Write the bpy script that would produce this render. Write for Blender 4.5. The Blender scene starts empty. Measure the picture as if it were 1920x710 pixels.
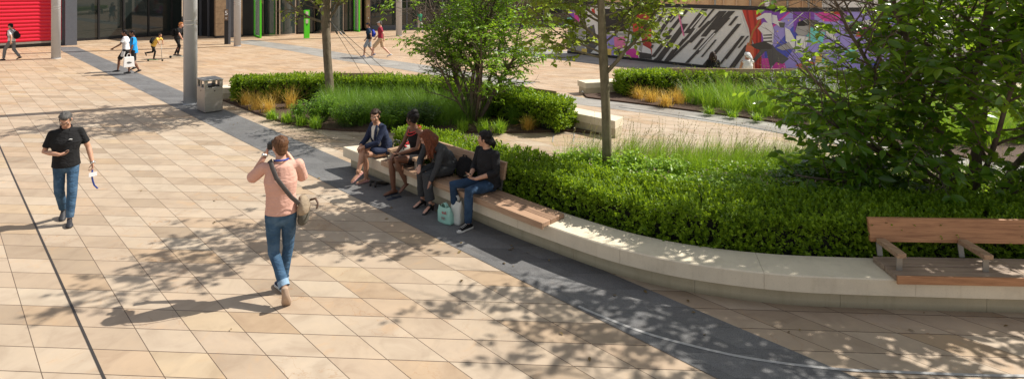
import bpy, math, random
import numpy as np
from mathutils import Vector, Matrix

scene = bpy.context.scene
COL = scene.collection
RNG = np.random.default_rng(11)
random.seed(11)
CAM_H = 3.6
F = 1080.0


def G(x, y, z=0.0):
    """point of the plaza seen at photo pixel (x, y) when it stands z above the ground"""
    d = F * (CAM_H - z) / (y + 31.0)
    return np.array([(x - 960.0) * d / F, d, z])


UV_U = np.array([-0.713, 0.701, 0.0])
UV_V = np.array([0.701, 0.713, 0.0])


def uv(u, v, z=0.0):
    p = UV_U * u + UV_V * v
    return np.array([p[0], p[1], z])


# ------------------------------------------------------------------ materials
class S:
    """tiny expression wrapper round shader sockets"""

    def __init__(self, nt, sock):
        self.nt, self.s = nt, sock

    def _m(self, op, *a):
        n = self.nt.nodes.new('ShaderNodeMath')
        n.operation = op
        for i, v in enumerate(a):
            if isinstance(v, S):
                self.nt.links.new(v.s, n.inputs[i])
            else:
                n.inputs[i].default_value = v
        return S(self.nt, n.outputs[0])

    def __add__(s, o): return s._m('ADD', s, o)
    def __radd__(s, o): return s._m('ADD', o, s)
    def __sub__(s, o): return s._m('SUBTRACT', s, o)
    def __rsub__(s, o): return s._m('SUBTRACT', o, s)
    def __mul__(s, o): return s._m('MULTIPLY', s, o)
    def __rmul__(s, o): return s._m('MULTIPLY', o, s)
    def __truediv__(s, o): return s._m('DIVIDE', s, o)
    def floor(s): return s._m('FLOOR', s)
    def fract(s): return s._m('FRACT', s)
    def abs(s): return s._m('ABSOLUTE', s)
    def lt(s, o): return s._m('LESS_THAN', s, o)
    def gt(s, o): return s._m('GREATER_THAN', s, o)
    def min(s, o): return s._m('MINIMUM', s, o)
    def max(s, o): return s._m('MAXIMUM', s, o)
    def pow(s, o): return s._m('POWER', s, o)
    def clamp(s): return s._m('MINIMUM', s._m('MAXIMUM', s, 0.0), 1.0)


def new_mat(name):
    m = bpy.data.materials.new(name)
    m.use_nodes = True
    nt = m.node_tree
    for n in list(nt.nodes):
        nt.nodes.remove(n)
    out = nt.nodes.new('ShaderNodeOutputMaterial')
    b = nt.nodes.new('ShaderNodeBsdfPrincipled')
    nt.links.new(b.outputs[0], out.inputs[0])
    return m, nt, b, out


def c4(c):
    return (c[0], c[1], c[2], 1.0)


def node_noise(nt, vec, scale, detail=4.0, rough=0.55, dist=0.0):
    n = nt.nodes.new('ShaderNodeTexNoise')
    n.inputs['Scale'].default_value = scale
    n.inputs['Detail'].default_value = detail
    n.inputs['Roughness'].default_value = rough
    n.inputs['Distortion'].default_value = dist
    if vec is not None:
        nt.links.new(vec, n.inputs['Vector'])
    return n


def node_ramp(nt, fac, stops, interp='LINEAR'):
    r = nt.nodes.new('ShaderNodeValToRGB')
    r.color_ramp.interpolation = interp
    el = r.color_ramp.elements
    while len(el) > 1:
        el.remove(el[-1])
    el[0].position, el[0].color = stops[0][0], c4(stops[0][1])
    for p, c in stops[1:]:
        e = el.new(p)
        e.color = c4(c)
    if fac is not None:
        nt.links.new(fac, r.inputs[0])
    return r


def node_mix(nt, fac, a, b, blend='MIX'):
    n = nt.nodes.new('ShaderNodeMix')
    n.data_type = 'RGBA'
    n.blend_type = blend
    for sock, v in ((n.inputs[0], fac), (n.inputs[6], a), (n.inputs[7], b)):
        if isinstance(v, S):
            nt.links.new(v.s, sock)
        elif hasattr(v, 'is_output'):
            nt.links.new(v, sock)
        elif isinstance(v, (int, float)):
            sock.default_value = v
        else:
            sock.default_value = c4(v)
    return n.outputs[2]


def node_bump(nt, height, bsdf, strength=0.3, dist=0.01):
    n = nt.nodes.new('ShaderNodeBump')
    n.inputs['Strength'].default_value = strength
    n.inputs['Distance'].default_value = dist
    nt.links.new(height.s if isinstance(height, S) else height, n.inputs['Height'])
    nt.links.new(n.outputs[0], bsdf.inputs['Normal'])


def mat(name, col, rough=0.6, metal=0.0, var=0.18, scale=9.0, bump=0.0, bscale=None, spec=0.5, col2=None, stretch=None, sheen=0.0):
    m, nt, b, out = new_mat(name)
    tc = nt.nodes.new('ShaderNodeTexCoord')
    vec = tc.outputs['Object']
    if stretch:
        mp = nt.nodes.new('ShaderNodeMapping')
        mp.inputs['Scale'].default_value = stretch
        nt.links.new(vec, mp.inputs[0])
        vec = mp.outputs[0]
    n = node_noise(nt, vec, scale, 5.0, 0.6)
    lo = tuple(max(0.0, c * (1 - var)) for c in col)
    hi = col2 if col2 else tuple(min(1.0, c * (1 + var)) for c in col)
    r = node_ramp(nt, n.outputs[0], [(0.3, lo), (0.7, hi)])
    nt.links.new(r.outputs[0], b.inputs['Base Color'])
    b.inputs['Roughness'].default_value = rough
    b.inputs['Metallic'].default_value = metal
    b.inputs['Specular IOR Level'].default_value = spec
    if sheen:
        b.inputs['Sheen Weight'].default_value = sheen
    if bump:
        n2 = node_noise(nt, vec, bscale or scale * 4, 4.0, 0.6)
        node_bump(nt, n2.outputs[0], b, bump, 0.01)
    return m


def mat_leaf(name, dark, light, trans=None, tr=0.35, rough=0.42, spec=0.5, scale=3.0):
    """leaf: colour varies from leaf to leaf and in patches; light passes through the blade"""
    m, nt, b, out = new_mat(name)
    g = nt.nodes.new('ShaderNodeNewGeometry')
    tc = nt.nodes.new('ShaderNodeTexCoord')
    n = node_noise(nt, tc.outputs['Object'], scale, 2.0)
    f = (S(nt, g.outputs['Random Per Island']) * 0.75 + S(nt, n.outputs[0]) * 0.5 - 0.12).clamp()
    r = node_ramp(nt, f.s, [(0.0, dark), (0.55, tuple((a + c) / 2 for a, c in zip(dark, light))), (1.0, light)])
    nt.links.new(r.outputs[0], b.inputs['Base Color'])
    b.inputs['Roughness'].default_value = rough
    b.inputs['Specular IOR Level'].default_value = spec
    t = nt.nodes.new('ShaderNodeBsdfTranslucent')
    if trans is None:
        trans = (light[0] * 1.5, light[1] * 1.35, light[2] * 0.7)
    mx = node_mix(nt, 0.55, r.outputs[0], trans)
    nt.links.new(mx, t.inputs[0])
    ms = nt.nodes.new('ShaderNodeMixShader')
    ms.inputs[0].default_value = tr
    nt.links.new(b.outputs[0], ms.inputs[1])
    nt.links.new(t.outputs[0], ms.inputs[2])
    nt.links.new(ms.outputs[0], out.inputs[0])
    return m


def mat_glass(name, tint=(0.02, 0.03, 0.03), rough=0.02):
    """dark glazing: mirror-like front, dim interior"""
    m, nt, b, out = new_mat(name)
    b.inputs['Base Color'].default_value = c4(tint)
    b.inputs['Roughness'].default_value = rough
    b.inputs['Specular IOR Level'].default_value = 0.7
    b.inputs['IOR'].default_value = 1.5
    return m


# ------------------------------------------------------------------ objects
def link(o, parent=None):
    COL.objects.link(o)
    if parent is not None:
        o.parent = parent
    return o


def tag(o, label=None, cat=None, group=None, kind=None):
    if label: o['label'] = label
    if cat: o['category'] = cat
    if group: o['group'] = group
    if kind: o['kind'] = kind
    return o


def empty(name, loc, rz=0.0, label=None, cat=None, group=None):
    o = bpy.data.objects.new(name, None)
    o.empty_display_size = 0.2
    link(o)
    o.location = (float(loc[0]), float(loc[1]), float(loc[2]) if len(loc) > 2 else 0.0)
    o.rotation_euler.z = rz
    return tag(o, label, cat, group)


def root_loc(parent):
    p = np.zeros(3)
    while parent is not None:
        p = p + np.array(parent.location)
        parent = parent.parent
    return p


def mesh_np(name, V, T, material, parent=None, local=False, smooth=False, mi=None, origin=None):
    """a mesh object from vertex and triangle arrays given in world space"""
    V = np.asarray(V, dtype=np.float64)
    T = np.asarray(T, dtype=np.int32)
    me = bpy.data.meshes.new(name)
    off = np.zeros(3) if local else root_loc(parent)
    if origin is not None:
        off = np.asarray(origin, float)
    V = V - off
    me.vertices.add(len(V))
    me.vertices.foreach_set('co', V.astype(np.float32).ravel())
    me.loops.add(T.size)
    me.loops.foreach_set('vertex_index', T.ravel())
    me.polygons.add(len(T))
    me.polygons.foreach_set('loop_start', np.arange(0, T.size, 3, dtype=np.int32))
    mats = material if isinstance(material, (list, tuple)) else [material]
    for m in mats:
        me.materials.append(m)
    if mi is not None:
        me.polygons.foreach_set('material_index', np.asarray(mi, dtype=np.int32))
    if smooth:
        me.polygons.foreach_set('use_smooth', np.ones(len(T), dtype=bool))
    me.update(calc_edges=True)
    me.validate()
    o = bpy.data.objects.new(name, me)
    link(o, parent)
    if origin is not None:
        o.location = tuple(float(v) for v in origin)
    return o


class MB:
    """collects polygons (world space) and links them as ONE mesh object"""

    def __init__(self):
        self.v, self.f, self.m = [], [], []

    def add(self, verts, faces, mi=0):
        o = len(self.v)
        self.v.extend([tuple(float(c) for c in p) for p in verts])
        self.f.extend([tuple(i + o for i in fc) for fc in faces])
        self.m.extend([mi] * len(faces))
        return self

    def box(self, c, size, rz=0.0, mi=0, bevel=0.0):
        c = np.asarray(c, float)
        h = np.asarray(size, float) / 2
        if bevel <= 0:
            vs = [(sx * h[0], sy * h[1], sz * h[2]) for sz in (-1, 1) for sy in (-1, 1) for sx in (-1, 1)]
            fs = [(0, 2, 3, 1), (4, 5, 7, 6), (0, 1, 5, 4), (2, 6, 7, 3), (0, 4, 6, 2), (1, 3, 7, 5)]
        else:
            b = min(bevel, min(h) * 0.9)
            prof = [(-h[2], b), (-h[2] + b, 0), (h[2] - b, 0), (h[2], b)]
            vs, fs = [], []
            for z, ins in prof:
                x, y = h[0] - ins, h[1] - ins
                k = b * 0.6
                vs += [(-x + k, -y, z), (x - k, -y, z), (x, -y + k, z), (x, y - k, z), (x - k, y, z), (-x + k, y, z), (-x, y - k, z), (-x, -y + k, z)]
            for r in range(3):
                for i in range(8):
                    j = (i + 1) % 8
                    fs.append((r * 8 + i, r * 8 + j, r * 8 + 8 + j, r * 8 + 8 + i))
            fs.append(tuple(reversed(range(8))))
            fs.append(tuple(range(24, 32)))
        cs, sn = math.cos(rz), math.sin(rz)
        return self.add([(c[0] + x * cs - y * sn, c[1] + x * sn + y * cs, c[2] + z) for x, y, z in vs], fs, mi)

    def obox(self, p, ax, ay, az, mi=0):
        """box from corner p along three edge vectors"""
        p, ax, ay, az = (np.asarray(q, float) for q in (p, ax, ay, az))
        vs = [p + ax * i + ay * j + az * k for k in (0, 1) for j in (0, 1) for i in (0, 1)]
        return self.add(vs, [(0, 2, 3, 1), (4, 5, 7, 6), (0, 1, 5, 4), (2, 6, 7, 3), (0, 4, 6, 2), (1, 3, 7, 5)], mi)

    def wall(self, p, q, t, z0, z1, mi=0):
        """upright slab from ground point p to q, thickness t to the left of p->q (negative: to the right)"""
        p, q = np.array([p[0], p[1], 0.0]), np.array([q[0], q[1], 0.0])
        d = (q - p) / np.linalg.norm(q - p)
        n = np.array([-d[1], d[0], 0.0])
        return self.obox(p + [0, 0, z0], q - p, n * t, [0, 0, z1 - z0], mi)

    def tube(self, pts, rad, n=8, cap=True, mi=0, side=None, power=None):
        """tube along pts; rad: number, list of numbers, or list of (a, b)"""
        pts = [np.asarray(p, float) for p in pts]
        if not isinstance(rad, (list, tuple, np.ndarray)):
            rad = [rad] * len(pts)
        rad = [(r, r) if not isinstance(r, (tuple, list)) else r for r in rad]
        vs, fs = [], []
        prev = None
        for i, p in enumerate(pts):
            t = pts[min(i + 1, len(pts) - 1)] - pts[max(i - 1, 0)]
            t = t / (np.linalg.norm(t) + 1e-9)
            s = np.asarray(side, float) if side is not None else (prev if prev is not None else (np.array([1.0, 0, 0]) if abs(t[0]) < 0.8 else np.array([0, 1.0, 0])))
            s = s - t * np.dot(s, t)
            s = s / (np.linalg.norm(s) + 1e-9)
            prev = s
            b = np.cross(t, s)
            for k in range(n):
                a = 2 * math.pi * k / n
                ca, sa = math.cos(a), math.sin(a)
                if power:
                    ca = math.copysign(abs(ca) ** power, ca)
                    sa = math.copysign(abs(sa) ** power, sa)
                vs.append(p + s * rad[i][0] * ca + b * rad[i][1] * sa)
        for i in range(len(pts) - 1):
            for k in range(n):
                j = (k + 1) % n
                fs.append((i * n + k, i * n + j, i * n + n + j, i * n + n + k))
        if cap:
            fs.append(tuple(reversed(range(n))))
            fs.append(tuple(range(len(vs) - n, len(vs))))
        return self.add(vs, fs, mi)

    def limb(self, pts, rad, n=12, side=None, mi=0, c0=1.0, c1=1.0):
        """tube with rounded ends (closed), used for figures"""
        pts = [np.asarray(p, float) for p in pts]
        rad = [(r, r) if not isinstance(r, (tuple, list)) else r for r in rad]
        P, R = [], []
        t0 = (pts[1] - pts[0]) / (np.linalg.norm(pts[1] - pts[0]) + 1e-9)
        t1 = (pts[-1] - pts[-2]) / (np.linalg.norm(pts[-1] - pts[-2]) + 1e-9)
        for a in (80, 55, 28):
            k = math.radians(a)
            m = min(rad[0])
            P.append(pts[0] - t0 * m * c0 * math.sin(k)); R.append((rad[0][0] * math.cos(k), rad[0][1] * math.cos(k)))
        P += pts; R += rad
        for a in (28, 55, 80):
            k = math.radians(a)
            m = min(rad[-1])
            P.append(pts[-1] + t1 * m * c1 * math.sin(k)); R.append((rad[-1][0] * math.cos(k), rad[-1][1] * math.cos(k)))
        return self.tube(P, R, n=n, side=side, mi=mi)

    def ell(self, c, r, R=None, nu=14, nv=9, mi=0):
        c = np.asarray(c, float)
        R = np.eye(3) if R is None else np.asarray(R, float)
        vs, fs = [c + R @ np.array([0, 0, -r[2]])], []
        for i in range(1, nv):
            th = math.pi * i / nv - math.pi / 2
            for k in range(nu):
                a = 2 * math.pi * k / nu
                vs.append(c + R @ np.array([r[0] * math.cos(th) * math.cos(a), r[1] * math.cos(th) * math.sin(a), r[2] * math.sin(th)]))
        vs.append(c + R @ np.array([0, 0, r[2]]))
        for k in range(nu):
            fs.append((0, 1 + (k + 1) % nu, 1 + k))
        for i in range(nv - 2):
            for k in range(nu):
                j = (k + 1) % nu
                fs.append((1 + i * nu + k, 1 + i * nu + j, 1 + (i + 1) * nu + j, 1 + (i + 1) * nu + k))
        t = len(vs) - 1
        for k in range(nu):
            fs.append((t, 1 + (nv - 2) * nu + k, 1 + (nv - 2) * nu + (k + 1) % nu))
        return self.add(vs, fs, mi)

    def prism(self, poly, z0, z1, mi=0):
        n = len(poly)
        vs = [(p[0], p[1], z0) for p in poly] + [(p[0], p[1], z1) for p in poly]
        fs = [tuple(reversed(range(n))), tuple(range(n, 2 * n))] + [(i, (i + 1) % n, n + (i + 1) % n, n + i) for i in range(n)]
        return self.add(vs, fs, mi)

    def build(self, name, material, parent=None, local=False, smooth=False, origin=None):
        me = bpy.data.meshes.new(name)
        off = np.zeros(3) if local else root_loc(parent)
        if origin is not None:
            off = np.asarray(origin, float)
        me.from_pydata([tuple(np.asarray(p) - off) for p in self.v], [], self.f)
        for m in (material if isinstance(material, (list, tuple)) else [material]):
            me.materials.append(m)
        me.polygons.foreach_set('material_index', self.m)
        if smooth:
            me.polygons.foreach_set('use_smooth', [True] * len(self.f))
        me.update()
        o = bpy.data.objects.new(name, me)
        link(o, parent)
        if origin is not None:
            o.location = tuple(float(v) for v in origin)
        return o


def bevel_mod(o, w=0.008, seg=2):
    m = o.modifiers.new('edge', 'BEVEL')
    m.width = w
    m.segments = seg
    m.limit_method = 'ANGLE'
    return o


def spline(pts, n=10):
    """Catmull-Rom through 2-D points"""
    P = [np.asarray(p, float)[:2] for p in pts]
    P = [2 * P[0] - P[1]] + P + [2 * P[-1] - P[-2]]
    out = []
    for i in range(1, len(P) - 2):
        for k in range(n):
            t = k / n
            a, b, c, d = P[i - 1], P[i], P[i + 1], P[i + 2]
            out.append(0.5 * (2 * b + (c - a) * t + (2 * a - 5 * b + 4 * c - d) * t * t + (3 * b - a - 3 * c + d) * t ** 3))
    out.append(P[-2])
    return np.array(out)


def resample(path, step):
    path = np.asarray(path, float)
    seg = np.linalg.norm(np.diff(path, axis=0), axis=1)
    s = np.concatenate([[0], np.cumsum(seg)])
    n = max(2, int(round(s[-1] / step)) + 1)
    q = np.linspace(0, s[-1], n)
    return np.stack([np.interp(q, s, path[:, k]) for k in range(path.shape[1])], 1)


def normals2(path):
    t = np.gradient(path, axis=0)
    t = t / np.linalg.norm(t, axis=1, keepdims=True)
    return np.stack([-t[:, 1], t[:, 0]], 1)


def offset(path, d):
    return path + normals2(path) * (np.asarray(d).reshape(-1, 1) if np.ndim(d) else d)


def sweep(mb, path, prof, mi=0, nrm=None):
    """closed profile [(offset to the left, z)] carried along a ground path, with end caps"""
    path = np.asarray(path, float)
    N = normals2(path) if nrm is None else nrm
    n = len(prof)
    vs, fs = [], []
    for p, q in zip(path, N):
        for o, z in prof:
            vs.append((p[0] + q[0] * o, p[1] + q[1] * o, z))
    for i in range(len(path) - 1):
        for k in range(n):
            j = (k + 1) % n
            fs.append((i * n + k, i * n + n + k, i * n + n + j, i * n + j))
    fs.append(tuple(range(n)))
    fs.append(tuple(reversed(range(len(vs) - n, len(vs)))))
    mb.add(vs, fs, mi)


def in_poly(P, poly):
    poly = np.asarray(poly)[:, :2]
    x, y = P[:, 0], P[:, 1]
    inside = np.zeros(len(P), bool)
    j = len(poly) - 1
    for i in range(len(poly)):
        xi, yi = poly[i]
        xj, yj = poly[j]
        c = ((yi > y) != (yj > y)) & (x < (xj - xi) * (y - yi) / (yj - yi + 1e-12) + xi)
        inside ^= c
        j = i
    return inside


def scatter(poly, density, rng):
    poly = np.asarray(poly, float)[:, :2]
    lo, hi = poly.min(0), poly.max(0)
    n = int(np.prod(hi - lo) * density)
    P = rng.random((n, 2)) * (hi - lo) + lo
    return P[in_poly(P, poly)]


def wobble(P, seed, freq):
    """smooth noise in [-1, 1] from a few random waves"""
    r = np.random.default_rng(seed)
    out = np.zeros(len(P))
    for k in range(7):
        d = r.normal(size=P.shape[1])
        d = d / np.linalg.norm(d) * freq * (0.6 + 0.35 * k)
        out += np.sin(P @ d + r.random() * 6.28) / (1 + 0.35 * k)
    return out / 3.0
# ------------------------------------------------------------------ paving
M = {}
C_ORG, C_W = 1.623, 0.559          # slab columns run along X + 1.0167 Y = const
R_ORG, R_W = 5.107, 0.3495         # slab rows run along Y + 0.054 X = const


def paving_mat(name, stops, joint_col, veins=0.5, jc=0.0055, jr=0.0035, cw=C_W, rw=R_W, vein_col=(0.30, 0.14, 0.05), speck=0.0, rough=0.62, far_tint=True, stagger=0.0, joint_amt=0.85):
    m, nt, b, out = new_mat(name)
    g = nt.nodes.new('ShaderNodeNewGeometry')
    sp = nt.nodes.new('ShaderNodeSeparateXYZ')
    nt.links.new(g.outputs['Position'], sp.inputs[0])
    X, Y = S(nt, sp.outputs[0]), S(nt, sp.outputs[1])
    c = (X + Y * 1.0167 - C_ORG) / cw
    r = (Y + X * 0.054 - R_ORG) / rw
    ci = c.floor()
    if stagger:
        r = r + (ci * 0.5).fract() * (2 * stagger)
    ri = r.floor()
    cb = nt.nodes.new('ShaderNodeCombineXYZ')
    nt.links.new(ci.s, cb.inputs[0]); nt.links.new(ri.s, cb.inputs[1])
    wn = nt.nodes.new('ShaderNodeTexWhiteNoise')
    wn.noise_dimensions = '2D'
    nt.links.new(cb.outputs[0], wn.inputs['Vector'])
    base = node_ramp(nt, wn.outputs['Value'], stops)
    # every slab cut from another piece of stone: shift the noise by the slab's own random vector
    sc = nt.nodes.new('ShaderNodeVectorMath'); sc.operation = 'SCALE'
    nt.links.new(wn.outputs['Color'], sc.inputs[0]); sc.inputs['Scale'].default_value = 37.0
    ad = nt.nodes.new('ShaderNodeVectorMath'); ad.operation = 'ADD'
    nt.links.new(g.outputs['Position'], ad.inputs[0]); nt.links.new(sc.outputs[0], ad.inputs[1])
    cloud = node_noise(nt, ad.outputs[0], 2.2, 6.0, 0.62, 0.8)
    f1 = node_ramp(nt, cloud.outputs[0], [(0.25, (0.80, 0.77, 0.75)), (0.5, (1, 1, 1)), (0.78, (1.12, 1.10, 1.06))])
    col = node_mix(nt, 1.0, base.outputs[0], f1.outputs[0], 'MULTIPLY')
    if veins:
        v = node_noise(nt, ad.outputs[0], 1.3, 5.0, 0.55, 2.2)
        vv = (S(nt, v.outputs[0]) - 0.5).abs()
        vmask = (1.0 - vv / 0.012).clamp()
        sel = node_noise(nt, ad.outputs[0], 0.9, 2.0, 0.5)
        vmask = vmask * (S(nt, sel.outputs[0]) - 0.47).clamp() * 6.0
        wn2 = nt.nodes.new('ShaderNodeTexWhiteNoise'); wn2.noise_dimensions = '3D'
        nt.links.new(wn.outputs['Color'], wn2.inputs['Vector'])
        vmask = (vmask * S(nt, wn2.outputs['Value']).gt(0.62) * veins).clamp()
        col = node_mix(nt, vmask, col, vein_col)
        # broad rust clouds in some slabs
        bl = node_noise(nt, ad.outputs[0], 3.2, 4.0, 0.55, 1.5)
        bm = ((S(nt, bl.outputs[0]) - 0.56) * 5.0).clamp() * S(nt, wn2.outputs['Value']).gt(0.55) * 0.35
        col = node_mix(nt, bm, col, (0.50, 0.30, 0.15))
    if speck:
        sn = node_noise(nt, g.outputs['Position'], 160.0, 2.0, 0.6)
        sr = node_ramp(nt, sn.outputs[0], [(0.3, (1 - speck,) * 3), (0.7, (1 + speck,) * 3)])
        col = node_mix(nt, 1.0, col, sr.outputs[0], 'MULTIPLY')
    if far_tint:
        # the slabs of the far court are a warmer batch of the stone
        ft = node_noise(nt, g.outputs['Position'], 0.16, 2.0, 0.5)
        k = ((Y - 14.0) / 12.0).clamp() * S(nt, ft.outputs[0]) * 1.3
        col = node_mix(nt, k.clamp(), col, node_mix(nt, 1.0, col, (1.10, 0.95, 0.79), 'MULTIPLY'))
    # trodden-in gum and drips: small round spots, thinly scattered
    vo = nt.nodes.new('ShaderNodeTexVoronoi'); vo.inputs['Scale'].default_value = 2.3; vo.inputs['Randomness'].default_value = 1.0
    nt.links.new(g.outputs['Position'], vo.inputs['Vector'])
    spv = nt.nodes.new('ShaderNodeSeparateColor'); nt.links.new(vo.outputs['Color'], spv.inputs[0])
    gum = (S(nt, vo.outputs['Distance']) - S(nt, spv.outputs[1]) * 0.045).lt(0.0) * S(nt, spv.outputs[0]).gt(0.6)
    col = node_mix(nt, gum * 0.42, col, (0.10, 0.085, 0.07))
    st = node_noise(nt, g.outputs['Position'], 1.7, 6.0, 0.7, 1.0)
    stm = ((S(nt, st.outputs[0]) - 0.60) * 7.0).clamp() * 0.22
    col = node_mix(nt, stm, col, (0.22, 0.17, 0.125))
    # trodden dirt, slow and faint
    dn = node_noise(nt, g.outputs['Position'], 0.7, 4.0, 0.65)
    dr = node_ramp(nt, dn.outputs[0], [(0.3, (0.90, 0.89, 0.87)), (0.65, (1.03, 1.03, 1.03))])
    col = node_mix(nt, 1.0, col, dr.outputs[0], 'MULTIPLY')
    jx = (c.fract() - 0.5).abs()
    jy = (r.fract() - 0.5).abs()
    jm = (jx - (0.5 - jc / cw / 1.43)).gt(0.0).max((jy - (0.5 - jr / rw)).gt(0.0))
    col = node_mix(nt, jm * joint_amt, col, joint_col)
    nt.links.new(col, b.inputs['Base Color'])
    rn = node_noise(nt, g.outputs['Position'], 5.0, 4.0)
    rr = S(nt, rn.outputs[0]) * 0.3 + (rough - 0.15)
    nt.links.new(rr.s, b.inputs['Roughness'])
    b.inputs['Specular IOR Level'].default_value = 0.35
    fine = node_noise(nt, g.outputs['Position'], 42.0, 5.0, 0.65)
    tilt = S(nt, wn.outputs['Value']) * 0.15
    node_bump(nt, S(nt, fine.outputs[0]) * 0.35 + tilt - jm * 0.8, b, 0.35, 0.006)
    return m


SAND = [(0.0, (0.3314, 0.2558, 0.1838)), (0.1, (0.3808, 0.2947, 0.2147)), (0.25, (0.4262, 0.337, 0.251)), (0.4, (0.4509, 0.3678, 0.2795)), (0.55, (0.4179, 0.3254, 0.241)), (0.7, (0.4633, 0.3856, 0.2972)), (0.82, (0.4262, 0.3232, 0.2317)), (0.94, (0.3974, 0.2907, 0.193)), (1.0, (0.4469, 0.3515, 0.2433))]
M['sand'] = paving_mat('sandstone_paving', SAND, (0.085, 0.058, 0.040), jc=0.0075, jr=0.0048, joint_amt=0.95)
M['granite'] = paving_mat('dark_granite_paving', [(0, (0.122, 0.122, 0.125)), (0.5, (0.140, 0.140, 0.143)), (1, (0.165, 0.165, 0.168))], (0.05, 0.05, 0.052), veins=0, speck=0.42, cw=C_W * 1.145, rough=0.7, far_tint=False, stagger=0.25, jc=0.003, jr=0.003, joint_amt=0.6)
M['pale_granite'] = paving_mat('pale_granite_paving', [(0, (0.25, 0.235, 0.215)), (0.5, (0.30, 0.285, 0.262)), (1, (0.345, 0.33, 0.305))], (0.12, 0.115, 0.11), veins=0, speck=0.16, far_tint=False)
M['inlay'] = mat('pale_inlay', (0.36, 0.355, 0.35), 0.5, var=0.1, scale=30)
M['slot'] = mat('drain_slot', (0.035, 0.03, 0.027), 0.6)
M['steel_line'] = mat('steel_line', (0.22, 0.24, 0.28), 0.35, 0.7)
M['mulch'] = mat('bark_mulch', (0.075, 0.042, 0.026), 0.9, var=0.6, scale=40, bump=1.0, bscale=60)


def sheet(name, poly, z, m):
    mb = MB()
    n = len(poly)
    mb.add([(p[0], p[1], z) for p in poly], [tuple(range(n))])
    o = mb.build(name, m)
    return tag(o, kind='structure')


def ribbon(name, path, d0, d1, z, m):
    a, b = offset(path, d0), offset(path, d1)
    mb = MB()
    vs, fs = [], []
    for p, q in zip(a, b):
        vs += [(p[0], p[1], z), (q[0], q[1], z)]
    for i in range(len(a) - 1):
        fs.append((2 * i, 2 * i + 2, 2 * i + 3, 2 * i + 1))
    mb.add(vs, fs)
    return tag(mb.build(name, m), kind='structure')


sheet('ground', [(-160, -40), (160, -40), (160, 300), (-160, 300)], 0.0, M['sand'])


def cline(c, y):      # point with X + 1.0167 Y = c
    return (c - 1.0167 * y, y)


sheet('dark_paving_band', [cline(7.215, -6), cline(8.50, -6), cline(8.50, 32.6), cline(7.215, 32.6)], 0.004, M['granite'])
sheet('drain_slot', [cline(C_ORG - 0.016, -6), cline(C_ORG + 0.016, -6), cline(C_ORG + 0.016, 24), cline(C_ORG - 0.016, 24)], 0.004, M['slot'])
# curved pale inlay that leaves the dark band and swings to the right
inl = spline([G(1085, 574.5), G(1118, 589), G(1200, 621), G(1280, 644), G(1400, 671), G(1550, 690.5), G(1700, 698.5), G(1920, 705), G(2300, 704)], 8)
ribbon('curved_inlay', inl, -0.018, 0.018, 0.008, M['inlay'])
# pale strip that crosses the far court
ribbon('pale_paving_strip', spline([G(452, 77), G(560, 92), G(655, 109), G(760, 124), G(900, 147), G(980, 160)], 6), -0.75, 0.75, 0.004, M['pale_granite'])
# pale border path along the right planting bed
edge3 = spline([G(1040, 176), G(1110, 186), G(1200, 197), G(1300, 210), G(1400, 223), G(1500, 239), G(1600, 257), G(1720, 281), G(1860, 305), G(2100, 330)], 8)
ribbon('bed_border_path', edge3, -0.95, 0.02, 0.004, M['pale_granite'])
# grey sheet laid for the shadow on the road before the painted hoarding
hd = np.array([0.713, -0.701])
A0 = np.array([2.86, 29.7])
sheet('hoarding_road_shadow', [A0 + hd * -4 + [-1.9, -1.9], A0 + hd * 10.1 + [-1.0, -1.6], (26, 20.4), (26, 22.4), A0 + hd * 10.1, A0 + hd * -4 + [0.6, 0.6]], 0.004, M['pale_granite'])
# thin steel lines let into the paving of the middle path
ribbon('steel_inlay', spline([G(560, 255), G(700, 268), G(900, 284), G(1000, 288), G(1250, 287), G(1450, 287), G(1580, 293), G(1750, 318)], 8), -0.008, 0.008, 0.006, M['steel_line'])
ribbon('steel_inlay', spline([G(1160, 201), G(1240, 212), G(1330, 226), G(1420, 241), G(1560, 271)], 8), -0.02, 0.02, 0.009, M['steel_line'])
# inspection cover frame in the middle path
for a, b_ in (((1039, 250), (1036, 267)), ((1077, 250), (1075, 266)), ((1114, 252), (1113, 267)), ((1036, 250.4), (1116, 252))):
    ribbon('cover_frame', np.array([G(*a)[:2], G(*b_)[:2]]), -0.012, 0.012, 0.010, M['pale_granite'])

# ------------------------------------------------------------------ concrete seat walls
def concrete_mat(name, c, dirt, amt):
    m, nt, b, out = new_mat(name)
    g = nt.nodes.new('ShaderNodeNewGeometry')
    n = node_noise(nt, g.outputs['Position'], 2.2, 6.0, 0.65)
    r = node_ramp(nt, n.outputs[0], [(0.28, tuple(v * 0.86 for v in c)), (0.5, c), (0.75, tuple(v * 1.08 for v in c))])
    mp = nt.nodes.new('ShaderNodeMapping'); mp.inputs['Scale'].default_value = (7, 7, 0.7)
    nt.links.new(g.outputs['Position'], mp.inputs[0])
    k = node_noise(nt, mp.outputs[0], 1.0, 5.0, 0.7)
    col = node_mix(nt, ((S(nt, k.outputs[0]) - 0.52) * 4.0).clamp() * amt, r.outputs[0], dirt)
    sp = nt.nodes.new('ShaderNodeSeparateXYZ'); nt.links.new(g.outputs['Position'], sp.inputs[0])
    foot_ = (1.0 - S(nt, sp.outputs[2]) / 0.07).clamp() * (S(nt, n.outputs[0]) + 0.2) * 0.8
    col = node_mix(nt, foot_.clamp(), col, tuple(v * 0.45 for v in dirt))
    p = node_noise(nt, g.outputs['Position'], 90.0, 3.0, 0.6)
    pr = node_ramp(nt, p.outputs[0], [(0.30, (0.82, 0.81, 0.79)), (0.40, (1, 1, 1))])
    col = node_mix(nt, 1.0, col, pr.outputs[0], 'MULTIPLY')
    nt.links.new(col, b.inputs['Base Color'])
    b.inputs['Roughness'].default_value = 0.8
    node_bump(nt, p.outputs[0], b, 0.2, 0.004)
    return m


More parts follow.
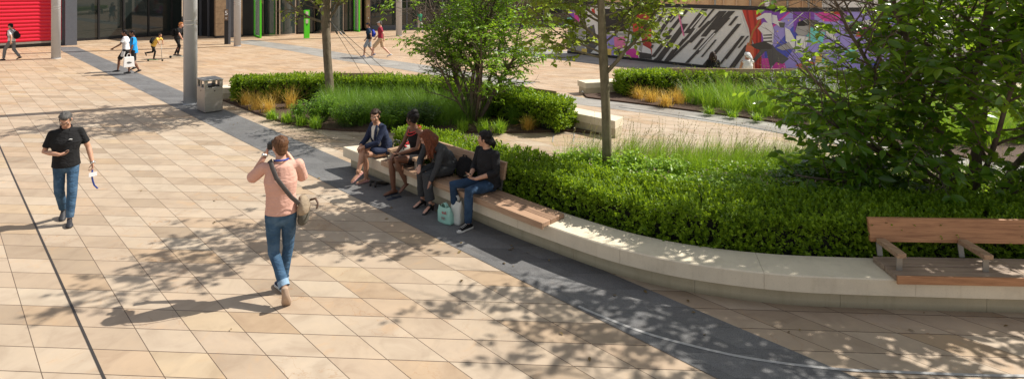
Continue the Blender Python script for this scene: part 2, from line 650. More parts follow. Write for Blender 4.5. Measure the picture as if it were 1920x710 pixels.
M['concrete'] = concrete_mat('pale_cast_concrete', (0.70, 0.615, 0.47), (0.44, 0.365, 0.24), 0.34)
M['concrete_side'] = concrete_mat('shade_toned_concrete', (0.50, 0.435, 0.30), (0.30, 0.25, 0.15), 0.5)  # plinth colour darkened for the shade below the cap; streaks are dirt
ZT = 0.40


def seat_wall(path, chunk, label, depth=0.50, over=0.14, z1=ZT, end_dir=None):
    """recessed plinth and overhanging cap, cast in lengths with open joints"""
    root = empty('concrete_seat_wall', (path[len(path) // 2][0], path[len(path) // 2][1], 0), 0, label, 'seat wall')
    P = resample(path, 0.12)
    N = normals2(P)
    if end_dir is not None:
        N[0] = np.asarray(end_dir[0]); N[-1] = np.asarray(end_dir[1])
    k = max(2, int(chunk / 0.12))
    cap, base = MB(), MB()
    zc = z1 - 0.18
    b = 0.012
    for s in range(0, len(P) - 1, k):
        e = min(s + k, len(P) - 1)
        seg, nn = P[s:e + 1].copy(), N[s:e + 1]
        t = (seg[1] - seg[0]) / np.linalg.norm(seg[1] - seg[0]); seg[0] = seg[0] + t * 0.0018
        t = (seg[-1] - seg[-2]) / np.linalg.norm(seg[-1] - seg[-2]); seg[-1] = seg[-1] - t * 0.0018
        sweep(cap, seg, [(-over, zc), (-over, z1 - b), (-over + b, z1), (depth - over - b, z1), (depth - over, z1 - b), (depth - over, zc)], nrm=nn)
    h = k // 2
    for s in range(-h, len(P) - 1, k):
        e = min(s + k, len(P) - 1)
        s0 = max(0, s)
        if e - s0 < 1:
            continue
        seg, nn = P[s0:e + 1].copy(), N[s0:e + 1]
        t = (seg[1] - seg[0]) / np.linalg.norm(seg[1] - seg[0]); seg[0] = seg[0] + t * 0.0018
        t = (seg[-1] - seg[-2]) / np.linalg.norm(seg[-1] - seg[-2]); seg[-1] = seg[-1] - t * 0.0018
        sweep(base, seg, [(0, -0.02), (0, zc - 0.002), (depth - over - 0.01, zc - 0.002), (depth - over - 0.01, -0.02)], nrm=nn)
    # dark core seen through the open joints
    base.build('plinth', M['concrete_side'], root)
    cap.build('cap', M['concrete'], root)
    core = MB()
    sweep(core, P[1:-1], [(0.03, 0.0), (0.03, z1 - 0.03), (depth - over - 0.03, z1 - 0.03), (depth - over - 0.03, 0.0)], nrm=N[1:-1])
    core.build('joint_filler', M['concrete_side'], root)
    return root


u_end = uv(10.2, 5.865)
wall_pts = [(-3.17, 11.33), (-2.53, 10.70), (-1.89, 10.07), (-1.25, 9.44), (-0.61, 8.81), (0.0, 8.22), (0.60, 7.69), (1.17, 7.22), (1.60, 6.95), (2.02, 6.75), (2.55, 6.58), (3.12, 6.46), (3.69, 6.405), (4.39, 6.36), (5.6, 6.30), (7.2, 6.25), (8.8, 6.32)]
WALL = spline(wall_pts, 10)
seat_wall(WALL, 1.62, 'long curved pale concrete seat wall carrying the two timber benches', end_dir=((1.0, 0.35), normals2(WALL)[-1]))

# ------------------------------------------------------------------ timber benches
def wood_mat(name, base, dark, along, rough=0.6):
    m, nt, b, out = new_mat(name)
    tc = nt.nodes.new('ShaderNodeTexCoord')
    mp = nt.nodes.new('ShaderNodeMapping')
    mp.inputs['Rotation'].default_value = (0, 0, along)
    mp.inputs['Scale'].default_value = (1, 1, 1)
    nt.links.new(tc.outputs['Object'], mp.inputs[0])
    mp2 = nt.nodes.new('ShaderNodeMapping')
    mp2.inputs['Scale'].default_value = (1.3, 22.0, 22.0)
    nt.links.new(mp.outputs[0], mp2.inputs[0])
    n = node_noise(nt, mp2.outputs[0], 1.6, 6.0, 0.65, 0.6)
    g = nt.nodes.new('ShaderNodeNewGeometry')
    f = (S(nt, n.outputs[0]) * 1.2 - 0.1 + (S(nt, g.outputs['Random Per Island']) - 0.5) * 0.5).clamp()
    r = node_ramp(nt, f.s, [(0.2, dark), (0.5, base), (0.85, tuple(min(1, c * 1.25) for c in base))])
    nt.links.new(r.outputs[0], b.inputs['Base Color'])
    b.inputs['Roughness'].default_value = rough
    node_bump(nt, n.outputs[0], b, 0.25, 0.004)
    return m


ANG_U = math.atan2(-0.701, 0.713)
M['wood_left'] = wood_mat('weathered_timber', (0.36, 0.225, 0.145), (0.21, 0.125, 0.08), -ANG_U)
M['wood_left_back'] = wood_mat('pale_bench_timber', (0.47, 0.315, 0.205), (0.33, 0.20, 0.12), -ANG_U)
M['wood_seat_right'] = wood_mat('grey_weathered_timber', (0.33, 0.245, 0.18), (0.20, 0.14, 0.10), 0.05)
M['wood_right'] = wood_mat('oiled_bench_timber', (0.46, 0.225, 0.105), (0.28, 0.125, 0.055), 0.05)
M['wood_arm'] = wood_mat('armrest_timber', (0.40, 0.265, 0.165), (0.25, 0.155, 0.095), 0.8)
M['bracket'] = mat('galvanised_bracket', (0.30, 0.28, 0.245), 0.5, 0.55, var=0.1)


def bench(O, ax, ay, length, back, arms, label, ms, mb_, planks=2, seat_front=-0.19, zs=0.40, supports=None):
    """O: point under the plinth front line where the bench starts; ax along, ay towards the hedge"""
    ax, ay = np.array([*ax, 0.0]), np.array([*ay, 0.0])
    O = np.array([O[0], O[1], 0.0])
    root = empty('timber_bench', O, 0, label, 'bench')
    depth = 0.43
    w = depth / planks
    s = MB()
    for i in range(planks):
        n = 3
        for k in range(n):
            a, b_ = length * k / n, length * (k + 1) / n
            if k: a += 0.003
            s.obox(O + ax * a + ay * (seat_front + i * w + (0.004 if i else 0)) + [0, 0, zs + 0.003], ax * (b_ - a), ay * (w - 0.004), [0, 0, 0.062])
    bevel_mod(s.build('seat', ms, root), 0.005)
    # rail under the front edge that laps the concrete cap
    lip = MB()
    lip.obox(O + ay * (seat_front - 0.022) + [0, 0, zs - 0.022], ax * length, ay * 0.0215, [0, 0, 0.088])
    bevel_mod(lip.build('front_rail', mb_, root), 0.004)
    yb = seat_front + depth + 0.035
    b0, b1 = back
    bk = MB()
    lean = ay * 0.05
    bk.obox(O + ax * b0 + ay * yb + [0, 0, zs + 0.215], ax * (b1 - b0), ay * 0.045, lean + np.array([0, 0, 0.255]))
    bevel_mod(bk.build('backrest', mb_, root), 0.006)
    for a in (supports or arms):
        p = MB()
        p.obox(O + ax * (a - 0.03) + ay * (yb - 0.012) + [0, 0, zs + 0.06], ax * 0.06, ay * 0.012, lean * 1.4 + np.array([0, 0, 0.34]))
        p.build('back_support', M['bracket'], root)
    for a in arms:
        arm = MB()
        arm.obox(O + ax * (a - 0.05) + ay * (yb - 0.40) + [0, 0, zs + 0.215], ax * 0.10, ay * 0.385, [0, 0, 0.052])
        ao = bevel_mod(arm.build('armrest', M['wood_arm'], root), 0.005)
        br = MB()
        br.obox(O + ax * (a - 0.032) + ay * (yb - 0.36) + [0, 0, zs + 0.066], ax * 0.064, ay * 0.010, [0, 0, 0.147])
        br.obox(O + ax * (a - 0.032) + ay * (yb - 0.36) + [0, 0, zs + 0.206], ax * 0.064, ay * 0.33, [0, 0, 0.008])
        br.build('arm_bracket', M['bracket'], ao)
    return root


# left bench runs from u = 8.8 (far) to u = 5.0 (near); ax points to decreasing u
bench(uv(8.82, 5.865), -UV_U[:2], UV_V[:2], 3.82, (0.05, 2.60), (0.12, 0.86), 'left timber bench with four women, its near end without backrest', M['wood_left'], M['wood_left_back'], planks=3, supports=(0.12, 0.86, 1.75, 2.54))
bx = np.array([1.0, -0.035]) / np.linalg.norm([1.0, -0.035])
bench((4.14, 6.385), bx, (-bx[1], bx[0]), 4.2, (0.0, 4.0), (0.10, 1.02, 1.95, 2.9), 'right empty timber bench with two armrests in view, in tree shade', M['wood_seat_right'], M['wood_right'], planks=2)

# ------------------------------------------------------------------ seat walls of the two far beds
b2 = spline([(2.62, 13.72), (1.2, 15.12), (-0.2, 16.5), (-1.1, 17.3), (-2.2, 18.0), (-4.0, 18.35), (-6.0, 18.4), (-7.8, 18.3), (-9.75, 17.9)], 8)
seat_wall(b2[::-1][::-1], 1.6, 'pale concrete seat wall round the far side of the left planting bed', over=0.10, end_dir=((-0.55, -0.83), normals2(b2)[-1]))
b3 = spline([(16.0, 18.2), (10.0, 18.95), (6.0, 19.35), (3.6, 19.3), (2.2, 18.95)], 8)
seat_wall(b3, 1.6, 'pale concrete seat wall behind the far right hedge, chamfered end exposed', over=0.10, depth=0.55, end_dir=(normals2(b3)[0], (0.35, -0.93)))
def nrm_xy(p, q):
    d = (q - p) / np.linalg.norm(q - p)
    return np.array([-d[1], d[0], 0.0])


# timber backrests whose top edge shows above the two far hedges
for nm, (p, q), lab in (('timber_backrest', (G(612, 137, .86), G(722, 137, .86)), 'thin brown bench back showing above the left bed hedge beside the guyed tree'), ('timber_backrest', (G(958, 160, .86), G(1043, 171, .86)), 'thin brown bench back showing above the hedge right of the shrub'), ('timber_backrest', (G(1255, 128, .88), G(1490, 130, .88)), 'long brown bench back above the far right hedge, two people against it')):
    root = empty('far_bench', p, 0, lab, 'bench')
    t = MB(); t.wall(p, q, 0.045, 0.62, float(p[2])); t.build('backrest', M['wood_left_back'], root)
    st = MB(); st.wall(p + nrm_xy(p, q) * 0.07, q + nrm_xy(p, q) * 0.07, 0.40, 0.405, 0.46)
    st.build('seat', M['wood_left'], root)
    d = (q - p) / np.linalg.norm(q - p)
    for k in (0.12, 0.5, 0.88):
        c = p + (q - p) * k
        st = MB()
        st.wall(c - d * 0.03 + np.array([-d[1], d[0], 0]) * 0.046, c + d * 0.03 + np.array([-d[1], d[0], 0]) * 0.046, 0.012, 0.3, 0.8)
        st.build('back_support', M['bracket'], root)
sl = MB(); sp_ = G(1092, 173, 0.1)
sl.tube([sp_ + [0, 0.02, 0], sp_ - [0.02, 0.05, 0]], [0.045, 0.05], n=12); sl.ell(sp_ - [0.02, 0.05, 0], (0.045, 0.02, 0.045))
tag(sl.build('spotlight', M['bracket'], smooth=True, origin=sp_), 'small round metal spotlight on the chamfered end of the far wall', 'light fitting')
# ------------------------------------------------------------------ people
def skin_mat(name, c):
    m, nt, b, out = new_mat(name)
    tc = nt.nodes.new('ShaderNodeTexCoord')
    n = node_noise(nt, tc.outputs['Object'], 14.0, 4.0)
    r = node_ramp(nt, n.outputs[0], [(0.3, (c[0] * 0.88, c[1] * 0.82, c[2] * 0.8)), (0.7, (c[0] * 1.08, c[1] * 1.06, c[2] * 1.05))])
    nt.links.new(r.outputs[0], b.inputs['Base Color'])
    b.inputs['Roughness'].default_value = 0.48
    b.inputs['Subsurface Weight'].default_value = 0.08
    b.inputs['Subsurface Radius'].default_value = (0.02, 0.008, 0.004)
    return m


def cloth_mat(name, c, rough=0.85, var=0.10, weave=220.0, fold=0.5, sheen=0.0, wear=None):
    fold *= 0.45
    m, nt, b, out = new_mat(name)
    tc = nt.nodes.new('ShaderNodeTexCoord')
    n = node_noise(nt, tc.outputs['Object'], 6.0, 5.0, 0.6)
    r = node_ramp(nt, n.outputs[0], [(0.3, tuple(v * (1 - var) for v in c)), (0.7, tuple(min(1, v * (1 + var)) for v in c))])
    col = r.outputs[0]
    if wear:
        w = node_noise(nt, tc.outputs['Object'], 4.0, 3.0, 0.6, 0.6)
        k = ((S(nt, w.outputs[0]) - 0.5) * 5.0).clamp() * 0.6
        col = node_mix(nt, k, col, wear)
    nt.links.new(col, b.inputs['Base Color'])
    b.inputs['Roughness'].default_value = rough
    b.inputs['Specular IOR Level'].default_value = 0.25
    b.inputs['Sheen Weight'].default_value = sheen
    mp = nt.nodes.new('ShaderNodeMapping'); mp.inputs['Scale'].default_value = (1, 1, 1.9)
    nt.links.new(tc.outputs['Object'], mp.inputs[0])
    f = node_noise(nt, mp.outputs[0], 9.0, 3.0, 0.5, 1.2)
    node_bump(nt, f.outputs[0], b, fold, 0.05)
    return m


def hair_mat(name, c):
    m, nt, b, out = new_mat(name)
    tc = nt.nodes.new('ShaderNodeTexCoord')
    mp = nt.nodes.new('ShaderNodeMapping'); mp.inputs['Scale'].default_value = (60, 60, 9)
    nt.links.new(tc.outputs['Object'], mp.inputs[0])
    n = node_noise(nt, mp.outputs[0], 1.6, 4.0, 0.6, 0.5)
    r = node_ramp(nt, n.outputs[0], [(0.3, tuple(v * 0.5 for v in c)), (0.7, tuple(v * 1.5 for v in c))])
    nt.links.new(r.outputs[0], b.inputs['Base Color'])
    b.inputs['Roughness'].default_value = 0.5
    b.inputs['Specular IOR Level'].default_value = 0.18
    node_bump(nt, n.outputs[0], b, 0.8, 0.01)
    return m


SK = dict(light=skin_mat('light_skin', (0.58, 0.33, 0.235)), olive=skin_mat('olive_skin', (0.50, 0.285, 0.19)), tan=skin_mat('tan_skin', (0.42, 0.23, 0.145)), brown=skin_mat('brown_skin', (0.165, 0.075, 0.042)), dark=skin_mat('dark_skin', (0.12, 0.055, 0.033)))
HR = dict(black=hair_mat('black_hair', (0.012, 0.010, 0.010)), dkbrown=hair_mat('dark_brown_hair', (0.035, 0.020, 0.013)), brown=hair_mat('brown_hair', (0.115, 0.055, 0.028)), auburn=hair_mat('auburn_hair', (0.135, 0.042, 0.020)), grey=hair_mat('greying_hair', (0.085, 0.080, 0.076)), ginger=hair_mat('ginger_hair', (0.38, 0.15, 0.05)))
M['eye'] = mat('eye_white', (0.55, 0.52, 0.50), 0.2, var=0.02)
M['iris'] = mat('dark_iris', (0.02, 0.012, 0.008), 0.15, var=0.02)
M['lip'] = mat('lips', (0.33, 0.135, 0.115), 0.4, var=0.05)
M['brow'] = mat('eyebrow', (0.045, 0.028, 0.020), 0.8, var=0.05)


def nrm(v):
    v = np.asarray(v, float)
    return v / (np.linalg.norm(v) + 1e-9)


class Fig:
    """a person in a local frame: x to their right, y ahead, z up"""

    def __init__(s, label, loc, facing, scale=1.0, voxel=0.009, group=None):
        h = nrm([facing[0], facing[1], 0])
        s.rz = math.atan2(-h[0], h[1])
        s.root = empty('person', (loc[0], loc[1], loc[2] if len(loc) > 2 else 0.0), s.rz, label, 'person', group)
        s.loc = np.array([loc[0], loc[1], loc[2] if len(loc) > 2 else 0.0], float)
        s.k = scale
        s.vox = voxel
        s.layers = {}
        s.order = []
        s.opt = {}

    def world(s, p):
        p = np.asarray(p, float) * s.k
        c, n = math.cos(s.rz), math.sin(s.rz)
        return s.loc + np.array([p[0] * c - p[1] * n, p[0] * n + p[1] * c, p[2]])

    def L(s, name, material=None, vox=None, smooth=6, parent=None, wr=0.0):
        if name not in s.layers:
            s.layers[name] = MB()
            s.order.append(name)
            s.opt[name] = dict(mat=material, vox=vox, smooth=smooth, parent=parent, wr=wr)
        return s.layers[name]

    def finish(s):
        out = {}
        for name in s.order:
            mb, o = s.layers[name], s.opt[name]
            mb.v = [(p[0] * s.k, p[1] * s.k, p[2] * s.k) for p in mb.v]
            par = out[o['parent']] if o['parent'] else s.root
            nm = name.split('#')[0]
            ob = mb.build(nm, o['mat'], par, local=True, smooth=True)
            if o['vox'] != 0:
                m1 = ob.modifiers.new('r', 'REMESH'); m1.mode = 'VOXEL'; m1.voxel_size = (o['vox'] or s.vox) * s.k; m1.use_smooth_shade = True
                m2 = ob.modifiers.new('s', 'SMOOTH'); m2.iterations = o['smooth']; m2.factor = 0.5
                dg = bpy.context.evaluated_depsgraph_get()
                me = bpy.data.meshes.new_from_object(ob.evaluated_get(dg))
                ob.modifiers.clear()
                old = ob.data
                ob.data = me
                bpy.data.meshes.remove(old)
                me.name = nm
                me.polygons.foreach_set('use_smooth', np.ones(len(me.polygons), bool))
                if o['wr']:
                    n = len(me.vertices)
                    P = np.zeros(n * 3); me.vertices.foreach_get('co', P); P = P.reshape(-1, 3)
                    Nn = np.zeros(n * 3); me.vertices.foreach_get('normal', Nn); Nn = Nn.reshape(-1, 3)
                    q = P * np.array([1, 1, 1.7])
                    w = wobble(q, len(name) * 7 + int(s.loc[0] * 10) % 97, 14.0) * 0.6 + wobble(P * np.array([1, 1, 2.4]), 5 + int(s.loc[1] * 10) % 89, 30.0) * 0.35
                    P = P + Nn * (w * o['wr'])[:, None]
                    me.vertices.foreach_set('co', P.astype(np.float32).ravel())
                    me.update()
            out[name] = ob
        s.out = out
        if getattr(s, 'face', None) and 'body' in out:
            s.paint_face(out['body'].data)
        return s

    def paint_face(s, me):
        c, R, sc = s.face
        n = len(me.polygons)
        ctr = np.zeros(n * 3); me.polygons.foreach_get('center', ctr); ctr = ctr.reshape(-1, 3) / s.k
        q = (ctr - c) @ R / sc      # head frame: x right, y ahead, z up
        for m in (M['eye'], M['iris'], M['lip'], M['brow']):
            me.materials.append(m)
        mi = np.zeros(n, np.int32)
        me.polygons.foreach_get('material_index', mi)
        fr = q[:, 1] > 0.045
        for sx in (-1, 1):
            ex = q[:, 0] - sx * 0.032
            e = fr & ((ex / 0.0130) ** 2 + ((q[:, 2] - 0.012) / 0.0062) ** 2 < 1)
            mi[e] = 1
            e = fr & ((ex / 0.0068) ** 2 + ((q[:, 2] - 0.012) / 0.0075) ** 2 < 1)
            mi[e] = 2
            e = fr & (np.abs(ex) < 0.019) & (np.abs(q[:, 2] - 0.0365 + 9.0 * ex ** 2 + 0.10 * sx * ex) < 0.0036)
            mi[e] = 4
        e = fr & ((q[:, 0] / 0.026) ** 2 + ((q[:, 2] + 0.062) / 0.0095) ** 2 < 1)
        mi[e] = 3
        me.polygons.foreach_set('material_index', mi)


def head_frame(fwd, up=(0, 0, 1)):
    y = nrm(fwd)
    x = nrm(np.cross(y, up))
    z = np.cross(x, y)
    return np.column_stack([x, y, z])


def head(f, c, fwd, sk, neck_from, up=(0, 0, 1), sc=1.0, nr=0.056):
    b = f.L('body', sk)
    R = head_frame(fwd, up)
    c = np.asarray(c, float)
    f.face = (c, R, sc)
    f.head = (c, R, sc)
    A = lambda p: c + R @ (np.asarray(p, float) * sc)
    E = lambda p, r: b.ell(A(p), np.asarray(r) * sc, R, 16, 11)
    E((0, -0.012, 0.032), (0.076, 0.094, 0.088))      # cranium
    E((0, 0.022, -0.012), (0.066, 0.072, 0.085))      # face
    E((0, 0.030, -0.066), (0.048, 0.056, 0.042))      # jaw
    E((0, 0.068, -0.088), (0.023, 0.020, 0.018))      # chin
    E((0, 0.086, 0.034), (0.050, 0.012, 0.010))       # brow ridge
    b.limb([A((0, 0.086, 0.018)), A((0, 0.102, -0.018))], [0.010 * sc, 0.015 * sc], 8)   # nose
    for sx in (-1, 1):
        E((sx * 0.014, 0.094, -0.026), (0.010, 0.010, 0.008))
        E((sx * 0.045, 0.066, -0.016), (0.022, 0.020, 0.020))   # cheek
        E((sx * 0.079, -0.012, -0.002), (0.009, 0.018, 0.030))  # ear
    E((0, 0.088, -0.057), (0.024, 0.012, 0.008))
    E((0, 0.085, -0.068), (0.020, 0.012, 0.009))
    nb = np.asarray(neck_from, float)
    b.limb([nb, (nb * 0.5 + A((0, -0.018, -0.05)) * 0.5), A((0, -0.02, -0.03))], [nr * 1.25, nr, nr], 12)


def hair(f, m, kind='short', length=0.0):
    c, R, sc = f.head
    h = f.L('hair', m, vox=0.007, smooth=3, wr=0.004)
    A = lambda p: c + R @ (np.asarray(p, float) * sc)
    E = lambda p, r: h.ell(A(p), np.asarray(r) * sc, R, 16, 11)
    E((0, -0.030, 0.052), (0.083, 0.088, 0.080))
    E((0, 0.020, 0.088), (0.066, 0.066, 0.044))
    E((0, -0.055, 0.005), (0.074, 0.058, 0.075))
    cr = np.random.default_rng(int(abs(c[0] * 991 + c[2] * 733)) + len(kind))
    for k in range(46 if kind != 'long' else 20):
        a, e_ = cr.uniform(0, 6.283), cr.uniform(0.05, 1.35)
        v = np.array([math.cos(a) * math.cos(e_), math.sin(a) * math.cos(e_), math.sin(e_)])
        if v[1] > 0.40 and v[2] < 0.80:
            continue
        q_ = np.array([0, -0.02, 0.05]) + v * np.array([0.080, 0.088, 0.082])
        E(q_, np.array([1, 1, 0.8]) * cr.uniform(0.014, 0.024) * (1.25 if kind in ('bun', 'updo') else 0.85))
    if kind == 'short':
        E((0, -0.078, -0.035), (0.055, 0.030, 0.045))
        for sx in (-1, 1):
            E((sx * 0.066, 0.015, 0.035), (0.014, 0.030, 0.036))
    elif kind == 'bun':
        for sx in (-1, 1):
            E((sx * 0.064, -0.005, 0.02), (0.018, 0.035, 0.050))
        E((0, -0.10, -0.035), (0.050, 0.050, 0.052))
        for sx in ((-1, 1) if length else ()):
            h.limb([A((sx * 0.070, 0.045, 0.04)), A((sx * 0.078, 0.045, -0.03)), A((sx * 0.074, 0.04, -0.085))], [0.008, 0.007, 0.004], 6)
    elif kind == 'updo':
        E((0, -0.055, 0.125), (0.072, 0.070, 0.060))
        E((0, -0.095, 0.06), (0.070, 0.050, 0.070))
        for sx in (-1, 1):
            E((sx * 0.066, 0.000, 0.01), (0.018, 0.045, 0.050))
    elif kind == 'long':
        for sx in (-1, 1):
            h.limb([A((sx * 0.055, 0.03, 0.07)), A((sx * 0.088, 0.02, 0.0)), A((sx * 0.095, 0.0, -0.09)) + [0, 0, -0.02], A((sx * 0.10, 0.0, -0.13)) + [0, 0, -length * 0.5]], [0.024, 0.032, 0.036, 0.014], 8)
            h.limb([A((sx * 0.05, -0.06, 0.03)), A((sx * 0.07, -0.075, -0.08)), A((sx * 0.075, -0.07, -0.12)) + [0, 0, -length * 0.7]], [0.04, 0.05, 0.022], 8)
        h.limb([A((0, -0.07, 0.03)), A((0, -0.10, -0.08)), A((0.01, -0.10, -0.12)) + [0, 0, -length]], [0.060, 0.070, 0.03], 10)
        hr_ = np.random.default_rng(int(abs(c[0]) * 1000) + 3)
        for k in range(44):
            a = hr_.uniform(-2.3, 2.3) + math.pi
            x, y = math.sin(a) * 0.090, math.cos(a) * 0.094 - 0.01
            o = hr_.normal(size=2) * 0.012
            h.limb([A((x * 0.75, y * 0.75, 0.06)), A((x * 1.05 + o[0], y * 1.05 + o[1], -0.03)), A((x * 1.28 + o[0], y * 1.25, -0.10)) + [0, 0, -length * 0.35], A((x * 1.35 + o[1] * 3, y * 1.3 + o[0] * 3, -0.12)) + [0, 0, -length * hr_.uniform(0.6, 1.0)]], [0.020, 0.021, 0.017, 0.006], 6)


def hand(f, sk, wrist, d, palm, curl=0.5, thumb_side=1, sc=1.0, spread=0.0, curls=None):
    """palm, four jointed fingers, thumb; d along the hand, palm the way the palm faces"""
    b = f.L('body', sk)
    d = nrm(d); n = nrm(np.asarray(palm, float) - d * np.dot(palm, d)); s = np.cross(d, n) * thumb_side
    w = np.asarray(wrist, float)
    S_ = sc
    b.limb([w, w + d * 0.035 * S_, w + d * 0.085 * S_], [(0.026 * S_, 0.018 * S_), (0.038 * S_, 0.016 * S_), (0.040 * S_, 0.013 * S_)], 12, side=s)
    for i, (off, ln) in enumerate(((0.029, 0.074), (0.0098, 0.084), (-0.0098, 0.077), (-0.0285, 0.060))):
        cv = curl if curls is None else curls[i]
        p = w + d * 0.084 * S_ + s * off * S_
        dd = d + s * off * spread * 8
        ch = [p - d * 0.02 * S_, p]
        a = 0.0
        for q in (0.45, 0.32, 0.25):
            a += cv * (0.9 if q == 0.45 else 1.05)
            v = nrm(dd) * math.cos(a) + n * math.sin(a)
            ch.append(ch[-1] + v * ln * q * S_)
        b.limb(ch, [0.0095 * S_, 0.0095 * S_, 0.0085 * S_, 0.0078 * S_, 0.0065 * S_], 8)
    p = w + d * 0.022 * S_ + s * 0.026 * S_
    v1 = nrm(d * 0.65 + s * 0.8 + n * 0.25)
    v2 = nrm(d * 0.9 + s * 0.25 + n * (0.3 + curl * 0.5))
    b.limb([p - v1 * 0.01, p + v1 * 0.042 * S_, p + v1 * 0.042 * S_ + v2 * 0.034 * S_, p + v1 * 0.042 * S_ + v2 * 0.058 * S_], [0.014 * S_, 0.0115 * S_, 0.0095 * S_, 0.0075 * S_], 8)


def foot(f, layer, m, ankle, toe_dir, up=(0, 0, 1), ln=0.25, sole=None, heel=0.0, thick=1.0, bare=False, vox=0.006):
    """shoe (or bare foot) below an ankle point"""
    b = f.L(layer, m) if bare else f.L(layer, m, vox=vox, smooth=3)
    d = nrm(toe_dir); a = np.asarray(ankle, float)
    upv = nrm(np.asarray(up, float) - d * np.dot(up, d))
    s = np.cross(d, upv)
    g = a - upv * (0.075 + 0.0)                     # point of the sole below the ankle
    P = [g - d * 0.055 + upv * 0.034, g + upv * 0.042, g + d * 0.07 + upv * 0.036, g + d * 0.13 + upv * 0.028, g + d * (ln - 0.075) + upv * 0.021]
    R = [(0.030, 0.032), (0.034, 0.042), (0.038, 0.036), (0.045, 0.027), (0.034, 0.019)]
    R = [(x * thick, y * thick) for x, y in R]
    b.limb(P, R, 14, side=s)
    b.limb([a + upv * (0.03 if bare else 0.0), a - upv * 0.03], [0.036 * thick, 0.037 * thick], 12)
    if sole is not None:
        q = f.L(layer + '#s', sole, vox=0, parent=layer)
        f.layers[layer + '#s'] = q
        out = []
        for t, w in ((-0.088, 0.014), (-0.075, 0.030), (0.0, 0.033), (0.06, 0.038), (0.115, 0.047), (0.155, 0.043), (ln - 0.06, 0.026), (ln - 0.05, 0.010)):
            out.append((t, w))
        vs = []
        for z in (-0.002, 0.024):
            for t, w in out:
                vs.append(g + d * t + s * w * 1.06 * thick + upv * z)
            for t, w in reversed(out):
                vs.append(g + d * t - s * w * 1.06 * thick + upv * z)
        n = len(out) * 2
        q.add(vs, [tuple(reversed(range(n))), tuple(range(n, 2 * n))] + [(i, (i + 1) % n, n + (i + 1) % n, n + i) for i in range(n)])


def arm(f, sk, sh, el, wr, r=(0.048, 0.040, 0.027)):
    f.L('body', sk).limb([sh, np.asarray(sh) * .5 + np.asarray(el) * .5, el, np.asarray(el) * .6 + np.asarray(wr) * .4, wr], [r[0], r[0] * 0.93, r[1], r[1] * 0.98, r[2]], 12)


def leg(f, sk, hip, kn, an, r=(0.080, 0.054, 0.036)):
    hip, kn, an = (np.asarray(p, float) for p in (hip, kn, an))
    back = nrm(np.cross(np.cross(kn - hip, an - kn), an - kn)) if np.linalg.norm(np.cross(kn - hip, an - kn)) > 1e-4 else np.array([0, -1.0, 0])
    if back[1] > 0 and abs(kn[2] - hip[2]) > 0.2: back = -back
    f.L('body', sk).limb([hip, hip * .5 + kn * .5, kn, kn * .68 + an * .32 + back * 0.012, an], [r[0], r[0] * 0.88, r[1], r[1] * 1.02, r[2]], 14)


def torso(f, layer, m, pel, chest, neck, shl, shr, w=(0.160, 0.135, 0.165), d=(0.115, 0.100, 0.118), grow=0.0, hem=None, wr=0.0, vox=None):
    """trunk from pelvis to neck base; shoulders as caps; hem: drop below the pelvis point"""
    b = f.L(layer, m, vox=vox, wr=wr)
    pel, chest, neck, shl, shr = (np.asarray(p, float) for p in (pel, chest, neck, shl, shr))
    side = nrm(shr - shl)
    ax = nrm(chest - pel)
    g = grow
    P, R = [], []
    if hem is not None:
        P.append(pel - ax * hem); R.append((w[0] + g + 0.012, d[0] + g + 0.012))
    P += [pel, pel * .5 + chest * .5, chest, chest * .4 + neck * .6]
    R += [(w[0] + g, d[0] + g), (w[1] + g, d[1] + g), (w[2] + g, d[2] + g), (w[2] * 0.86 + g, d[2] * 0.74 + g)]
    b.limb(P, R, 20, side=side, c0=0.12 if hem is not None else 1.0)
    for s_ in (shl, shr):
        m_ = neck * 0.55 + s_ * 0.45
        b.limb([neck + (s_ - neck) * 0.15 + [0, 0, -0.035], m_ + [0, 0, -0.03], s_ + (neck - s_) * 0.06 + [0, 0, -0.012]], [0.052 + g, 0.056 + g * 0.7, 0.046 + g * 0.6], 12)
    return b


def sleeve(f, layer, sh, el, wr, t=1.0, r=(0.062, 0.055, 0.040), inner=None):
    """sleeve down to fraction t of the whole arm (0.5 = elbow)"""
    sh, el, wr = (np.asarray(p, float) for p in (sh, el, wr))
    pts = [sh]
    rr = [r[0]]
    if t <= 0.5:
        pts += [sh + (el - sh) * t, sh + (el - sh) * 2 * t]; rr += [r[0] * 1.0, r[0] * 1.02]
    else:
        pts += [sh * .5 + el * .5, el, el + (wr - el) * (t - 0.5) * 2]; rr += [(r[0] + r[1]) / 2, r[1], r[2]]
    f.layers[layer].limb(pts, [q * 0.93 for q in rr], 12, c1=0.1)


